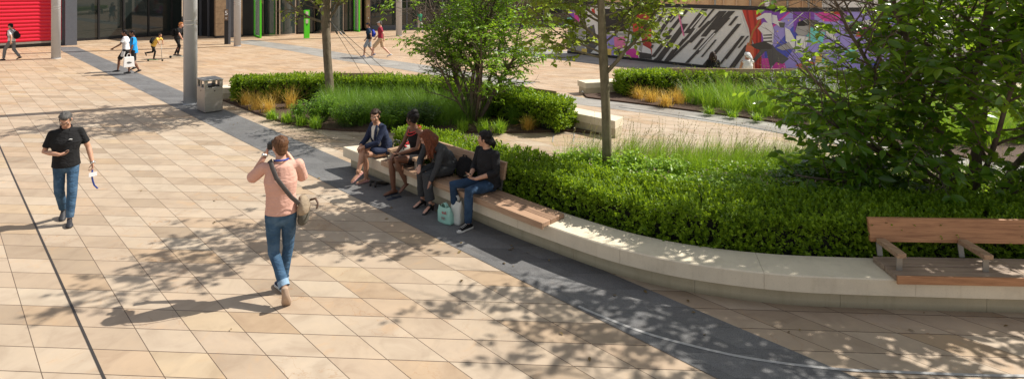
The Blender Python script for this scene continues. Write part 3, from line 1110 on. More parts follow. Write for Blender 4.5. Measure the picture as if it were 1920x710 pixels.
def trouser(f, layer, m, pel, legs, t=1.0, r=(0.098, 0.066, 0.052), side=(1, 0, 0), hipw=0.163, hipd=0.118, wr=0.006, vox=None, top=0.10):
    """trousers: seat plus two legs given as (hip, knee, ankle); t<1 cuts them short"""
    b = f.L(layer, m, wr=wr, vox=vox)
    pel = np.asarray(pel, float)
    hipm = (np.asarray(legs[0][0]) + np.asarray(legs[1][0])) / 2
    b.limb([pel + (pel - hipm) * 0.0 + np.array([0, 0, top]), pel, hipm + np.array([0, 0, -0.02])], [(hipw * 0.93, hipd * 0.92), (hipw, hipd), (hipw, hipd * 1.02)], 18, side=side)
    for hip, kn, an in legs:
        hip, kn, an = (np.asarray(p, float) for p in (hip, kn, an))
        if t >= 0.999:
            b.limb([hip, hip * .5 + kn * .5, kn, kn * .5 + an * .5, an + (kn - an) * 0.06], [r[0] * 0.95, (r[0] + r[1]) / 2 * 0.97, r[1], (r[1] * 1.0 + r[2]) / 2, r[2]], 14, c1=0.1)
        elif t <= 0.5:
            b.limb([hip, hip + (kn - hip) * t, hip + (kn - hip) * 2 * t], [r[0], r[0] * 0.98, r[0] * 0.95], 14, c1=0.1)
        else:
            b.limb([hip, hip * .5 + kn * .5, kn, kn + (an - kn) * (t - 0.5) * 2], [r[0], (r[0] + r[1]) / 2, r[1], r[2]], 14, c1=0.1)


def heldmesh(mb, f):
    """move local (figure frame) geometry into the world"""
    mb.v = [tuple(f.world(p)) for p in mb.v]
    return mb


def held(f, name, mb, material, label, cat, smooth=False, group=None):
    heldmesh(mb, f)
    c = np.mean(np.array(mb.v), 0)
    o = mb.build(name, material, smooth=smooth, origin=c)
    return tag(o, label, cat, group)


DENIM = cloth_mat('blue_denim', (0.040, 0.088, 0.155), 0.9, 0.25, fold=1.1, wear=(0.135, 0.22, 0.32))
DENIM_DK = cloth_mat('dark_denim', (0.022, 0.048, 0.095), 0.9, 0.25, fold=0.7, wear=(0.05, 0.10, 0.18))
BLACK = cloth_mat('black_cloth', (0.012, 0.012, 0.013), 0.9, 0.2, fold=0.8)
M['rubber'] = mat('white_rubber', (0.62, 0.60, 0.56), 0.6)
M['dark_shoe'] = mat('dark_shoe', (0.022, 0.022, 0.026), 0.6)
M['black_leather'] = mat('black_leather', (0.013, 0.012, 0.012), 0.38, bump=0.2)
M['metal'] = mat('polished_metal', (0.65, 0.63, 0.60), 0.25, 0.9, var=0.05)
M['black_plastic'] = mat('black_plastic', (0.012, 0.012, 0.013), 0.35)
M['screen'] = mat('phone_glass', (0.01, 0.01, 0.014), 0.1)
M['white_cloth'] = cloth_mat('white_cloth', (0.72, 0.71, 0.69), 0.85, 0.05)

# ---- man in the black polo shirt, walking towards us, looking at his phone
pos = G(124, 415)
f = Fig('man in black polo shirt and blue jeans reading a phone while walking', (pos[0], pos[1]), (0.55, -0.83), 0.945, 0.0085)
sk = SK['olive']
hipL, hipR = (-0.09, 0, 0.92), (0.09, 0, 0.92)
knL, anL = (-0.085, 0.13, 0.51), (-0.055, 0.17, 0.085)
knR, anR = (0.085, 0.01, 0.50), (0.05, -0.19, 0.14)
leg(f, sk, hipL, knL, anL, (0.074, 0.040, 0.031)); leg(f, sk, hipR, knR, anR, (0.074, 0.040, 0.031))
pel, ch, nk = (0, 0, 1.0), (0, 0.015, 1.28), (0, 0.0, 1.49)
sL, sR = (-0.180, 0, 1.425), (0.180, 0, 1.425)
torso(f, 'body', sk, pel, ch, nk, sL, sR)
head(f, (0, 0.075, 1.635), (0.10, 0.80, -0.55), sk, nk)
eR, wR = (0.275, -0.02, 1.15), (0.075, 0.20, 1.13)
eL, wL = (-0.285, -0.02, 1.15), (-0.345, 0.07, 0.90)
arm(f, sk, sR, eR, wR); arm(f, sk, sL, eL, wL)
hand(f, sk, wR, (-0.75, 0.35, 0.06), (-0.15, 0.2, 1.0), 0.42, -1)
hand(f, sk, wL, (-0.05, 0.12, -1.0), (0.9, 0.25, 0.0), 0.75, 1)
hair(f, HR['grey'])
PB_ = cloth_mat('black_pique', (0.014, 0.014, 0.015), 0.9, 0.15, fold=0.9)
torso(f, 'polo_shirt', PB_, pel, ch, nk, sL, sR, grow=0.022, hem=0.10, wr=0.005, w=(0.158, 0.152, 0.188), d=(0.115, 0.112, 0.120))
sleeve(f, 'polo_shirt', sR, eR, wR, 0.36, (0.064, 0.066, 0.05)); sleeve(f, 'polo_shirt', sL, eL, wL, 0.36, (0.064, 0.066, 0.05))
col = f.L('collar', PB_, vox=0.006, smooth=2)
for sx in (-1, 1):
    col.limb([(sx * 0.055, -0.055, 1.525), (sx * 0.075, 0.0, 1.52), (sx * 0.055, 0.075, 1.475), (sx * 0.04, 0.10, 1.43)], [(0.012, 0.022)] * 3 + [(0.008, 0.012)], 8)
col.limb([(-0.055, -0.06, 1.525), (0, -0.08, 1.53), (0.055, -0.06, 1.525)], [0.02, 0.02, 0.02], 8)
trouser(f, 'jeans', DENIM, pel, ((hipL, knL, anL), (hipR, knR, anR)), r=(0.092, 0.070, 0.056))
foot(f, 'shoe', M['dark_shoe'], anL, (-0.05, 1, 0), sole=M['dark_shoe']); foot(f, 'shoe#2', M['dark_shoe'], anR, (0.05, 1, -0.45), up=(0, 0.45, 1), sole=M['dark_shoe'])
gl = f.L('glasses', M['black_plastic'], vox=0)
c, R, _ = f.head
for sx in (-1, 1):
    ring = [c + R @ np.array([sx * 0.033 + 0.022 * math.cos(a), 0.101, 0.010 + 0.015 * math.sin(a)]) for a in np.linspace(0, 6.283, 15)]
    gl.tube(ring, 0.0021, n=5)
    gl.tube([c + R @ np.array([sx * 0.055, 0.100, 0.014]), c + R @ np.array([sx * 0.083, 0.0, 0.014])], 0.0021, n=5)
gl.tube([c + R @ np.array([-0.011, 0.108, 0.013]), c + R @ np.array([0.011, 0.108, 0.013])], 0.003, n=5)
wt = f.L('wristwatch', M['metal'], vox=0)
wd = nrm(np.array(wL) - np.array(eL)); wt.tube([np.array(wL) - wd * 0.018, np.array(wL) + wd * 0.012], [0.035, 0.035], n=14)
wt.ell(np.array(wL) + [-0.036, 0, 0.0], (0.008, 0.019, 0.019))
lg = f.L('chest_emblem', M['white_cloth'], vox=0)
lg.limb([(-0.085, 0.150, 1.335), (-0.065, 0.155, 1.343), (-0.045, 0.157, 1.337)], [(0.006, 0.006), (0.010, 0.006), (0.004, 0.004)], 6)
f.finish()
pm = MB(); hp = np.array([-0.035, 0.275, 1.185])
pm.box((0, 0, 0), (0.145, 0.072, 0.009), bevel=0.003)
rot = Matrix.Rotation(0.45, 3, 'Z') @ Matrix.Rotation(0.25, 3, 'X')
pm.v = [tuple(hp + np.array(rot @ Vector(v))) for v in pm.v]
held(f, 'phone', pm, M['screen'], 'dark phone held flat in the right hand of the man in black polo', 'phone')
lm = MB()
hl = np.array(wL) + np.array([0.0, 0.05, -0.13])
lm.obox(hl + [-0.06, 0.0, -0.075], [0.105, 0.03, 0], [-0.002, 0.006, 0], [0.0, 0.0, 0.065], mi=0)
for k in range(2):
    o = 0.01 * k
    pts = [hl + [-0.005 + o, 0.01, 0.03], hl + [0.0 + o, 0.01, -0.08], hl + [-0.012 + o, 0.0, -0.16], hl + [-0.03 + o, -0.01, -0.23], hl + [-0.075 + o, -0.01, -0.29]]
    lm.tube(pts, [(0.008, 0.002)] * 5, n=6, mi=1)
M['badge'] = mat('white_badge', (0.78, 0.78, 0.80), 0.35, var=0.03)
M['blue_strap'] = mat('blue_strap', (0.025, 0.065, 0.33), 0.6)
held(f, 'lanyard', lm, [M['badge'], M['blue_strap']], 'white badge on a blue strap dangling from the hand of the man in black polo', 'lanyard')

# ---- man in the salmon shirt, back to us, raising a camera
pos = G(527, 549)
f = Fig('man in salmon shirt seen from behind raising a camera to his face', (pos[0], pos[1]), (-0.36, 0.93), 1.02, 0.0075)
sk = SK['light']
hipL, hipR = (-0.088, 0, 0.90), (0.088, 0, 0.90)
knR, anR = (0.075, 0.05, 0.49), (0.015, 0.05, 0.085)
knL, anL = (-0.075, -0.03, 0.49), (0.045, -0.30, 0.19)
leg(f, sk, hipL, knL, anL, (0.074, 0.040, 0.031)); leg(f, sk, hipR, knR, anR, (0.074, 0.040, 0.031))
pel, ch, nk = (0, 0, 1.0), (0, 0.0, 1.28), (0.0, 0.005, 1.485)
sL, sR = (-0.185, 0.03, 1.44), (0.185, 0.03, 1.44)
torso(f, 'body', sk, pel, ch, nk, sL, sR)
head(f, (-0.012, 0.045, 1.645), (-0.30, 0.93, -0.05), sk, nk)
eL, wL = (-0.315, 0.15, 1.30), (-0.165, 0.19, 1.555)
eR, wR = (0.235, 0.17, 1.235), (0.07, 0.30, 1.49)
arm(f, sk, sR, eR, wR); arm(f, sk, sL, eL, wL)
hand(f, sk, wL, (0.32, 0.32, 0.75), (0.75, 0.1, -0.3), 0.75, 1)
hand(f, sk, wR, (-0.5, 0.15, 0.75), (-0.65, -0.1, -0.3), 0.75, -1)
hair(f, HR['brown'])
SAL = cloth_mat('salmon_cotton', (0.62, 0.36, 0.285), 0.88, 0.07, fold=0.55)
torso(f, 'shirt', SAL, pel, ch, nk, sL, sR, grow=0.024, hem=0.07, wr=0.008, w=(0.140, 0.134, 0.160), d=(0.108, 0.100, 0.112))
sleeve(f, 'shirt', sR, eR, wR, 0.50, (0.070, 0.062, 0.048)); sleeve(f, 'shirt', sL, eL, wL, 0.50, (0.070, 0.062, 0.048))
trouser(f, 'jeans', DENIM, (0, 0, 0.99), ((hipL, knL, anL), (hipR, knR, anR)), t=0.93, r=(0.090, 0.063, 0.052), wr=0.006, hipw=0.155, hipd=0.112)
CUFF = cloth_mat('pale_denim_cuff', (0.22, 0.33, 0.45))
for cn, kn, an in (('jeans_cuff', knL, anL), ('jeans_cuff#2', knR, anR)):
    cf = f.L(cn, CUFF, vox=0, parent='jeans')
    kn, an = np.array(kn), np.array(an); d = nrm(an - kn); e = kn + (an - kn) * 0.86
    cf.tube([e - d * 0.03, e + d * 0.035], [0.060, 0.058], n=18, cap=False)
foot(f, 'shoe', cloth_mat('navy_canvas', (0.02, 0.03, 0.06)), anR, (-0.35, 1, 0), sole=M['rubber'])
foot(f, 'shoe#2', cloth_mat('tan_suede', (0.30, 0.20, 0.14)), anL, (0.10, 0.42, -1.0), up=(0, 1, 0.35), sole=mat('tan_sole', (0.40, 0.29, 0.21), 0.8))
nb = f.L('neck_strap', M['blue_strap'], vox=0)
nb.tube([(-0.075, 0.075, 1.50), (-0.080, 0.0, 1.522), (-0.045, -0.062, 1.530), (0, -0.078, 1.530), (0.045, -0.062, 1.530), (0.080, 0.0, 1.522), (0.075, 0.075, 1.50)], [(0.010, 0.004)] * 7, n=6, side=(0, 0, 1))
wt = f.L('wristwatch', M['metal'], vox=0)
wd = nrm(np.array(wL) - np.array(eL)); q = np.array(wL) - wd * 0.02
wt.tube([q - wd * 0.014, q + wd * 0.014], [0.034, 0.034], n=14); wt.ell(q + np.array([-0.02, -0.03, 0.01]), (0.02, 0.02, 0.02))
f.finish()
cm = MB()
cm.box((-0.085, 0.20, 1.635), (0.135, 0.06, 0.085), bevel=0.012)
cm.tube([(-0.085, 0.22, 1.63), (-0.12, 0.33, 1.63)], [0.036, 0.034], n=16)
cm.box((-0.085, 0.20, 1.69), (0.05, 0.05, 0.03), bevel=0.008)
held(f, 'camera', cm, M['black_plastic'], 'black camera held to the face by the man in salmon shirt', 'camera')
# messenger bag on his right hip with a strap over the left shoulder
KHAKI = cloth_mat('khaki_canvas', (0.30, 0.235, 0.165), 0.9, 0.2, fold=0.8)
OLIVE = cloth_mat('grey_olive_canvas', (0.095, 0.088, 0.070), 0.9, 0.2, fold=0.8)
STRAP = mat('grey_strap', (0.075, 0.065, 0.060), 0.8)
bagroot = empty('shoulder_bag', f.world((0.28, 0.0, 0.9)), f.rz, 'khaki and grey shoulder bag on the right hip of the man in salmon shirt', 'bag')
bb = MB()
bb.limb([(0.235, -0.03, 0.82), (0.242, -0.04, 0.92), (0.235, -0.02, 1.03)], [(0.105, 0.060), (0.105, 0.064), (0.08, 0.04)], 16, side=(0.25, 1, 0))
o = heldmesh(bb, f).build('pouch', OLIVE, smooth=True); o.parent = None
def adopt(o, root):
    """hang a mesh built in world space under a rotated root"""
    bpy.context.view_layer.update()
    o.parent = root
    o.matrix_parent_inverse = Matrix.Translation(root.location) .inverted() if root.rotation_euler.z == 0 else (Matrix.Translation(root.location) @ Matrix.Rotation(root.rotation_euler.z, 4, 'Z')).inverted()
    return o
adopt(o, bagroot)
bb = MB(); bb.limb([(0.238, -0.045, 0.935), (0.248, -0.045, 1.0), (0.235, -0.02, 1.05)], [(0.111, 0.072), (0.110, 0.068), (0.088, 0.045)], 16, side=(0.25, 1, 0))
adopt(heldmesh(bb, f).build('flap', KHAKI, smooth=True), bagroot)
sb = MB()
sb.tube([(-0.13, 0.06, 1.495), (-0.115, -0.03, 1.535), (-0.09, -0.105, 1.47), (-0.045, -0.150, 1.36), (0.03, -0.160, 1.25), (0.11, -0.150, 1.13), (0.185, -0.115, 1.04), (0.235, -0.075, 0.99)], [(0.024, 0.005)] * 8, n=8, side=(0.8, 0, 0.55))
adopt(heldmesh(sb, f).build('strap', STRAP, smooth=True), bagroot)
hb = MB(); hb.tube([(0.31, -0.03, 1.03), (0.37, -0.05, 1.045), (0.395, -0.10, 1.01), (0.38, -0.14, 0.96)], [0.012, 0.013, 0.013, 0.009], n=7)
adopt(heldmesh(hb, f).build('handle', mat('brown_leather', (0.10, 0.055, 0.035), 0.5), smooth=True), bagroot)


# ------------------------------------------------------------------ seated women
def seat_at(u, v):
    p = uv(u, v)
    return (p[0], p[1])


FV = -UV_V
# W1: navy blazer
f = Fig('seated woman in navy blazer and skirt with crossed bare legs and pink flats', seat_at(9.22, 5.98), FV, 1.0, 0.008)
sk = SK['tan']
hipL, hipR = (-0.09, 0.0, 0.50), (0.09, 0.0, 0.50)
knL, anL = (-0.055, 0.43, 0.50), (-0.03, 0.40, 0.085)
knR, anR = (-0.01, 0.45, 0.615), (-0.10, 0.60, 0.245)
leg(f, sk, hipL, knL, anL, (0.085, 0.056, 0.036)); leg(f, sk, hipR, knR, anR, (0.085, 0.056, 0.036))
pel, ch, nk = (0, 0.0, 0.53), (0, 0.10, 0.82), (0, 0.155, 1.005)
sL, sR = (-0.175, 0.13, 0.965), (0.175, 0.13, 0.965)
torso(f, 'body', sk, pel, ch, nk, sL, sR, (0.16, 0.13, 0.15))
head(f, (-0.01, 0.20, 1.150), (-0.66, 0.72, -0.08), sk, nk)
eL, wL = (-0.20, 0.27, 0.73), (-0.055, 0.475, 0.66)
eR, wR = (0.21, 0.24, 0.72), (0.06, 0.46, 0.655)
arm(f, sk, sR, eR, wR); arm(f, sk, sL, eL, wL)
hand(f, sk, wL, (0.55, 0.45, -0.35), (0.1, -0.3, -1), 0.5, 1, 0.93); hand(f, sk, wR, (-0.45, 0.5, -0.45), (-0.1, -0.3, -1), 0.5, -1, 0.93)
hair(f, HR['dkbrown'], 'bun', 0.1)
NAVY = cloth_mat('navy_blazer_wool', (0.022, 0.030, 0.062), 0.9, 0.15, fold=0.6)
torso(f, 'blouse', cloth_mat('ivory_blouse', (0.66, 0.63, 0.56), 0.8, 0.06), pel, (0, 0.125, 0.82), (0, 0.165, 0.99), (-0.13, 0.13, 0.95), (0.13, 0.13, 0.95), (0.13, 0.115, 0.115), (0.12, 0.105, 0.122), grow=0.014, wr=0.004)
torso(f, 'blazer', NAVY, pel, (0, 0.075, 0.82), (0, 0.125, 1.0), sL, sR, (0.165, 0.14, 0.16), (0.13, 0.108, 0.112), grow=0.018, hem=0.05, wr=0.006)
sleeve(f, 'blazer', sL, eL, wL, 0.93, (0.066, 0.058, 0.046)); sleeve(f, 'blazer', sR, eR, wR, 0.93, (0.066, 0.058, 0.046))
lp = f.layers['blazer']
for sx in (-1, 1):
    lp.limb([(sx * 0.06, 0.20, 1.0), (sx * 0.085, 0.235, 0.90), (sx * 0.06, 0.235, 0.78), (sx * 0.04, 0.20, 0.66)], [(0.022, 0.014), (0.040, 0.016), (0.040, 0.018), (0.04, 0.02)], 10, side=(1, 0, 0))
sk_ = f.L('skirt', NAVY, wr=0.005)
sk_.limb([(0, -0.02, 0.62), (0, 0.0, 0.53), (0, 0.12, 0.525), (-0.01, 0.25, 0.54)], [(0.165, 0.13), (0.185, 0.105), (0.175, 0.098), (0.155, 0.095)], 18, side=(1, 0, 0))
PINK = mat('pink_flat_shoe', (0.62, 0.33, 0.31), 0.5)
foot(f, 'body', sk, anL, (0.12, 1, 0), bare=True, thick=0.86); foot(f, 'body', sk, anR, (-0.05, 0.85, -0.42), up=(0, 0.45, 0.9), bare=True, thick=0.86)
foot(f, 'flat_shoe', PINK, np.array(anL) - [0, 0, 0.014], (0.12, 1, 0), thick=0.90); foot(f, 'flat_shoe#2', PINK, np.array(anR) - [0, 0.006, 0.014], (-0.05, 0.85, -0.42), up=(0, 0.45, 0.9), thick=0.90)
for nm in ('flat_shoe', 'flat_shoe#2'):
    # open-topped flats: keep only the lower shell
    pass
f.finish()
W1 = f
# her black bag on the wall beside her
bb = MB(); p0 = np.array([-0.36, -0.05, 0.40])
bb.limb([p0 + [0, 0, 0.045], p0 + [0, 0, 0.10], p0 + [0, 0, 0.20]], [(0.13, 0.09), (0.135, 0.085), (0.11, 0.035)], 16, side=(0.25, 1, 0), )
for q in (-0.04, 0.04):
    bb.tube([p0 + [q, 0.09, 0.19], p0 + [q, 0.07, 0.30], p0 + [q, 0.0, 0.345], p0 + [q, -0.07, 0.30], p0 + [q, -0.09, 0.19]], 0.008, n=6)
held(f, 'handbag', bb, M['black_leather'], 'black leather handbag on the bench right beside the woman in navy blazer', 'bag', True)

# W2: black dress, updo
f = Fig('seated woman in sleeveless black dress with bare legs and black updo', seat_at(8.22, 6.02), FV, 1.0, 0.008)
sk = SK['brown']
hipL, hipR = (-0.09, 0.0, 0.565), (0.09, 0.0, 0.565)
knL, anL = (-0.01, 0.47, 0.63), (-0.07, 0.30, 0.22)
knR, anR = (0.14, 0.47, 0.57), (0.12, 0.42, 0.085)
leg(f, sk, hipL, knL, anL, (0.088, 0.058, 0.036)); leg(f, sk, hipR, knR, anR, (0.088, 0.058, 0.036))
pel, ch, nk = (0, -0.02, 0.60), (0, 0.045, 0.90), (0.0, 0.08, 1.09)
sL, sR = (-0.17, 0.06, 1.05), (0.17, 0.06, 1.05)
torso(f, 'body', sk, pel, ch, nk, sL, sR, (0.155, 0.125, 0.145))
head(f, (0.02, 0.115, 1.245), (0.93, 0.30, -0.05), sk, nk)
eL, wL = (-0.21, 0.17, 0.80), (-0.07, 0.42, 0.735)
eR, wR = (0.22, 0.15, 0.80), (0.12, 0.36, 0.70)
arm(f, sk, sR, eR, wR, (0.044, 0.037, 0.025)); arm(f, sk, sL, eL, wL, (0.044, 0.037, 0.025))
hand(f, sk, wL, (0.45, 0.85, 0.0), (0.0, -0.1, 1.0), 0.25, -1, 0.93); hand(f, sk, wR, (-0.1, 0.9, -0.35), (0, -0.4, -1), 0.35, -1, 0.93)
hair(f, HR['black'], 'updo')
DRESS = cloth_mat('black_dress', (0.012, 0.011, 0.012), 0.85, 0.15)
torso(f, 'dress', DRESS, pel, ch, (0, 0.07, 1.05), (-0.125, 0.06, 1.035), (0.125, 0.06, 1.035), (0.16, 0.13, 0.15), grow=0.012, wr=0.004)
f.layers['dress'].limb([(0, -0.02, 0.60), (0, 0.05, 0.58), (0.02, 0.22, 0.59)], [(0.185, 0.11), (0.18, 0.105), (0.165, 0.10)], 18, side=(1, 0, 0))
foot(f, 'body', sk, anR, (0.1, 1, 0), bare=True, thick=0.86); foot(f, 'body', sk, anL, (0.25, 0.75, -0.6), up=(0, 0.6, 0.8), bare=True, thick=0.86)
nk_ = f.L('necklace', mat('red_beads', (0.55, 0.02, 0.025), 0.3), vox=0)
for k in range(2):
    rr = 0.085 + 0.022 * k
    aa = np.linspace(-3.0, 3.0, 90)
    pts = [np.array([math.sin(a) * rr, 0.085 + math.cos(a) * rr * 1.15, 1.075 - 0.045 * math.cos(a) - 0.045 * k * (0.6 + 0.4 * math.cos(a))]) for a in aa]
    nk_.tube(pts, [0.0095 * (0.55 + 0.45 * abs(math.sin(i * 0.9))) for i in range(90)], n=7)
sd = f.L('flip_flop', mat('navy_rubber', (0.02, 0.028, 0.05), 0.7), vox=0)
for dx, dy in ((0.0, 0.0), (-0.17, 0.05)):
    sd.box((0.13 + dx, 0.47 + dy, 0.008), (0.085, 0.25, 0.016), rz=-0.1, bevel=0.006)
    sd.tube([(0.095 + dx, 0.46 + dy, 0.016), (0.12 + dx, 0.53 + dy, 0.055), (0.165 + dx, 0.46 + dy, 0.016)], 0.007, n=6)
f.finish()
W2 = f
# white handbag with a red scarf between her and the first armrest
hb = empty('handbag', W2.world((0.33, 0.02, 0.47)), W2.rz, 'cream handbag with a red scarf on the bench between the blazer and the updo women', 'bag')
bb = MB(); p0 = np.array([0.30, 0.02, 0.465])
bb.limb([p0 + [0, 0, 0.05], p0 + [0, 0, 0.13], p0 + [0, 0, 0.23]], [(0.15, 0.075), (0.16, 0.075), (0.14, 0.045)], 18, side=(0.15, 1, 0))
bb.v = [(a, b_, max(c, 0.467)) for a, b_, c in bb.v]
adopt(heldmesh(bb, W2).build('pouch', mat('cream_leather', (0.58, 0.55, 0.48), 0.5), smooth=True), hb)
bb = MB(); bb.limb([p0 + [0, 0, 0.045], p0 + [0, 0, 0.085]], [(0.152, 0.079), (0.160, 0.081)], 18, side=(0.15, 1, 0))
bb.v = [(a, b_, max(c, 0.466)) for a, b_, c in bb.v]
adopt(heldmesh(bb, W2).build('base', M['black_leather'], smooth=True), hb)
bb = MB()
for q in (-0.045, 0.045):
    bb.tube([p0 + [q, 0.10, 0.20], p0 + [q, 0.085, 0.31], p0 + [q, 0.0, 0.35], p0 + [q, -0.085, 0.31], p0 + [q, -0.10, 0.20]], 0.008, n=6)
adopt(heldmesh(bb, W2).build('handle', M['black_leather'], smooth=True), hb)
bb = MB()
for k in range(3):
    a0 = k * 2.1
    bb.tube([p0 + [0.03 * math.cos(a + a0), 0.02 + 0.07 * math.cos(a), 0.27 + 0.035 * math.sin(a * 1.5 + a0)] for a in np.linspace(0, 5, 12)], 0.014, n=6)
adopt(heldmesh(bb, W2).build('scarf', mat('red_scarf', (0.62, 0.03, 0.04), 0.7), smooth=True), hb)

# W3: grey suit, auburn hair, leaning forward
f = Fig('seated woman in grey trouser suit leaning forward under long auburn hair', seat_at(7.42, 6.02), FV, 1.0, 0.008)
sk = SK['light']
hipL, hipR = (-0.09, 0.02, 0.565), (0.09, 0.02, 0.565)
knR, anR = (0.10, 0.46, 0.62), (0.13, 0.40, 0.125)
knL, anL = (-0.06, 0.47, 0.57), (-0.13, 0.44, 0.125)
leg(f, sk, hipL, knL, anL, (0.074, 0.040, 0.031)); leg(f, sk, hipR, knR, anR, (0.074, 0.040, 0.031))
pel, ch, nk = (0, 0.0, 0.60), (0.01, 0.17, 0.87), (0.02, 0.29, 1.005)
sL, sR = (-0.165, 0.25, 0.965), (0.195, 0.25, 0.965)
torso(f, 'body', sk, pel, ch, nk, sL, sR, (0.155, 0.125, 0.145))
head(f, (0.05, 0.375, 1.115), (0.45, 0.75, -0.62), sk, nk)
eL, wL = (-0.20, 0.36, 0.70), (-0.15, 0.47, 0.47)
eR, wR = (0.20, 0.40, 0.74), (0.05, 0.52, 0.69)
arm(f, sk, sR, eR, wR, (0.045, 0.038, 0.025)); arm(f, sk, sL, eL, wL, (0.045, 0.038, 0.025))
hand(f, sk, wL, (0.1, 0.15, -1.0), (0.8, 0.2, 0.0), 0.35, 1, 0.93); hand(f, sk, wR, (-0.6, 0.6, -0.2), (0, -0.2, -1), 0.4, -1, 0.93)
hair(f, HR['auburn'], 'long', 0.23)
GREY = cloth_mat('charcoal_suit', (0.050, 0.052, 0.055), 0.85, 0.15, fold=0.6)
torso(f, 'jacket', GREY, pel, ch, nk, sL, sR, (0.165, 0.145, 0.16), (0.125, 0.112, 0.118), grow=0.02, hem=0.03, wr=0.007)
f.layers['jacket'].limb([(-0.02, -0.10, 0.62), (-0.02, 0.02, 0.80)], [(0.15, 0.06), (0.14, 0.08)], 14, side=(1, 0, 0))
sleeve(f, 'jacket', sL, eL, wL, 0.95, (0.064, 0.056, 0.044)); sleeve(f, 'jacket', sR, eR, wR, 0.95, (0.064, 0.056, 0.044))
trouser(f, 'trousers', GREY, (0, 0.0, 0.57), ((hipL, knL, anL), (hipR, knR, anR)), t=0.93, r=(0.098, 0.076, 0.078), wr=0.006, top=0.06)
HEEL = M['black_leather']
for i, (an, dx) in enumerate(((anL, -0.15), (anR, 0.15))):
    nm = 'heeled_shoe' + ('#2' if i else '')
    foot(f, 'body', sk, np.array(an), (dx, 1, -0.30), up=(0, 0.3, 1), bare=True, thick=0.80)
    foot(f, nm, HEEL, np.array(an) + nrm([dx, 1, -0.3]) * 0.012 - [0, 0, 0.012], (dx, 1, -0.30), up=(0, 0.3, 1), thick=0.93)
    d = nrm([dx, 1, 0]); h0 = np.array(an) - d * 0.05
    f.layers[nm].limb([h0 + [0, 0, -0.075], h0 + [0, 0, -0.108]], [0.022, 0.017], 10)
f.finish()
W3 = f
bb = MB(); p0 = np.array([-0.36, -0.08, 0.465])
bb.limb([p0 + [0, 0, 0.07], p0 + [0, 0, 0.17], p0 + [0, 0, 0.29]], [(0.16, 0.085), (0.165, 0.085), (0.12, 0.05)], 16, side=(1, 0.3, 0))
bb.v = [(a, b_, max(c, 0.467)) for a, b_, c in bb.v]
bb.tube([p0 + [0.06, 0, 0.30], p0 + [0.04, 0, 0.36], p0 + [-0.04, 0, 0.36], p0 + [-0.06, 0, 0.30]], 0.01, n=6)
held(f, 'backpack', bb, BLACK, 'black fabric bag leaning on the bench back between grey suit and black shirt', 'bag', True)

# W4: black shirt, jeans, canvas shoes
f = Fig('seated woman in black shirt and jeans at the bare end of the bench', seat_at(6.40, 6.00), FV, 1.0, 0.008)
sk = SK['olive']
hipL, hipR = (-0.09, 0.0, 0.565), (0.09, 0.0, 0.565)
knL, anL = (-0.07, 0.46, 0.575), (-0.035, 0.44, 0.085)
knR, anR = (0.33, 0.43, 0.565), (0.31, 0.36, 0.085)
leg(f, sk, hipL, knL, anL, (0.074, 0.040, 0.031)); leg(f, sk, hipR, knR, anR, (0.074, 0.040, 0.031))
pel, ch, nk = (0, -0.01, 0.60), (0, 0.02, 0.90), (0.0, 0.03, 1.08)
sL, sR = (-0.18, 0.02, 1.035), (0.18, 0.02, 1.035)
torso(f, 'body', sk, pel, ch, nk, sL, sR, (0.16, 0.14, 0.15))
head(f, (0.02, 0.065, 1.235), (0.88, 0.46, -0.02), sk, nk)
eL, wL = (-0.235, 0.06, 0.79), (-0.055, 0.31, 0.715)
eR, wR = (0.235, 0.07, 0.79), (0.07, 0.31, 0.73)
arm(f, sk, sR, eR, wR, (0.046, 0.039, 0.026)); arm(f, sk, sL, eL, wL, (0.046, 0.039, 0.026))
hand(f, sk, wL, (0.75, 0.5, 0.1), (0.0, 0.0, 1.0), 0.4, -1, 0.93); hand(f, sk, wR, (-0.4, 0.8, 0.15), (-0.5, 0.0, 0.8), 0.55, 1, 0.93)
hair(f, HR['black'], 'bun')
f.layers['hair'].limb([(-0.02, -0.03, 1.22), (-0.05, -0.06, 1.16), (-0.06, -0.05, 1.11)], [0.05, 0.045, 0.02], 10)
BSH = cloth_mat('black_shirt', (0.013, 0.013, 0.015), 0.8, 0.15, fold=0.9)
torso(f, 'shirt', BSH, pel, ch, nk, sL, sR, (0.18, 0.165, 0.165), (0.135, 0.135, 0.128), grow=0.02, hem=0.06, wr=0.008)
sleeve(f, 'shirt', sL, eL, wL, 0.72, (0.072, 0.066, 0.056)); sleeve(f, 'shirt', sR, eR, wR, 0.72, (0.072, 0.066, 0.056))
trouser(f, 'jeans', DENIM_DK, (0, 0.0, 0.57), ((hipL, knL, anL), (hipR, knR, anR)), r=(0.100, 0.075, 0.056), wr=0.006, top=0.06)
for nm, an, dx in (('canvas_shoe', anL, 0.05), ('canvas_shoe#2', anR, 0.2)):
    foot(f, nm, BLACK, an, (dx, 1, 0), sole=M['rubber'], thick=0.95)
lc = f.L('shoe_laces', M['rubber'], vox=0, parent='canvas_shoe')
for k in range(5):
    a = np.array(anL) + np.array([0.003 * k, 0.055 + 0.022 * k, 0.012 - 0.0105 * k])
    lc.tube([a + [-0.024, -0.006, -0.004], a + [0, 0, 0.003], a + [0.024, -0.006, -0.004]], 0.004, n=5)
lc.ell(np.array(anL) + [0, 0.165, -0.048], (0.034, 0.028, 0.014))
f.finish()
W4 = f
pm = MB(); pm.box((0.03, 0.40, 0.775), (0.07, 0.13, 0.01), rz=0.5, bevel=0.003)
held(f, 'phone', pm, M['screen'], 'dark phone held in the lap of the woman in black shirt', 'phone')


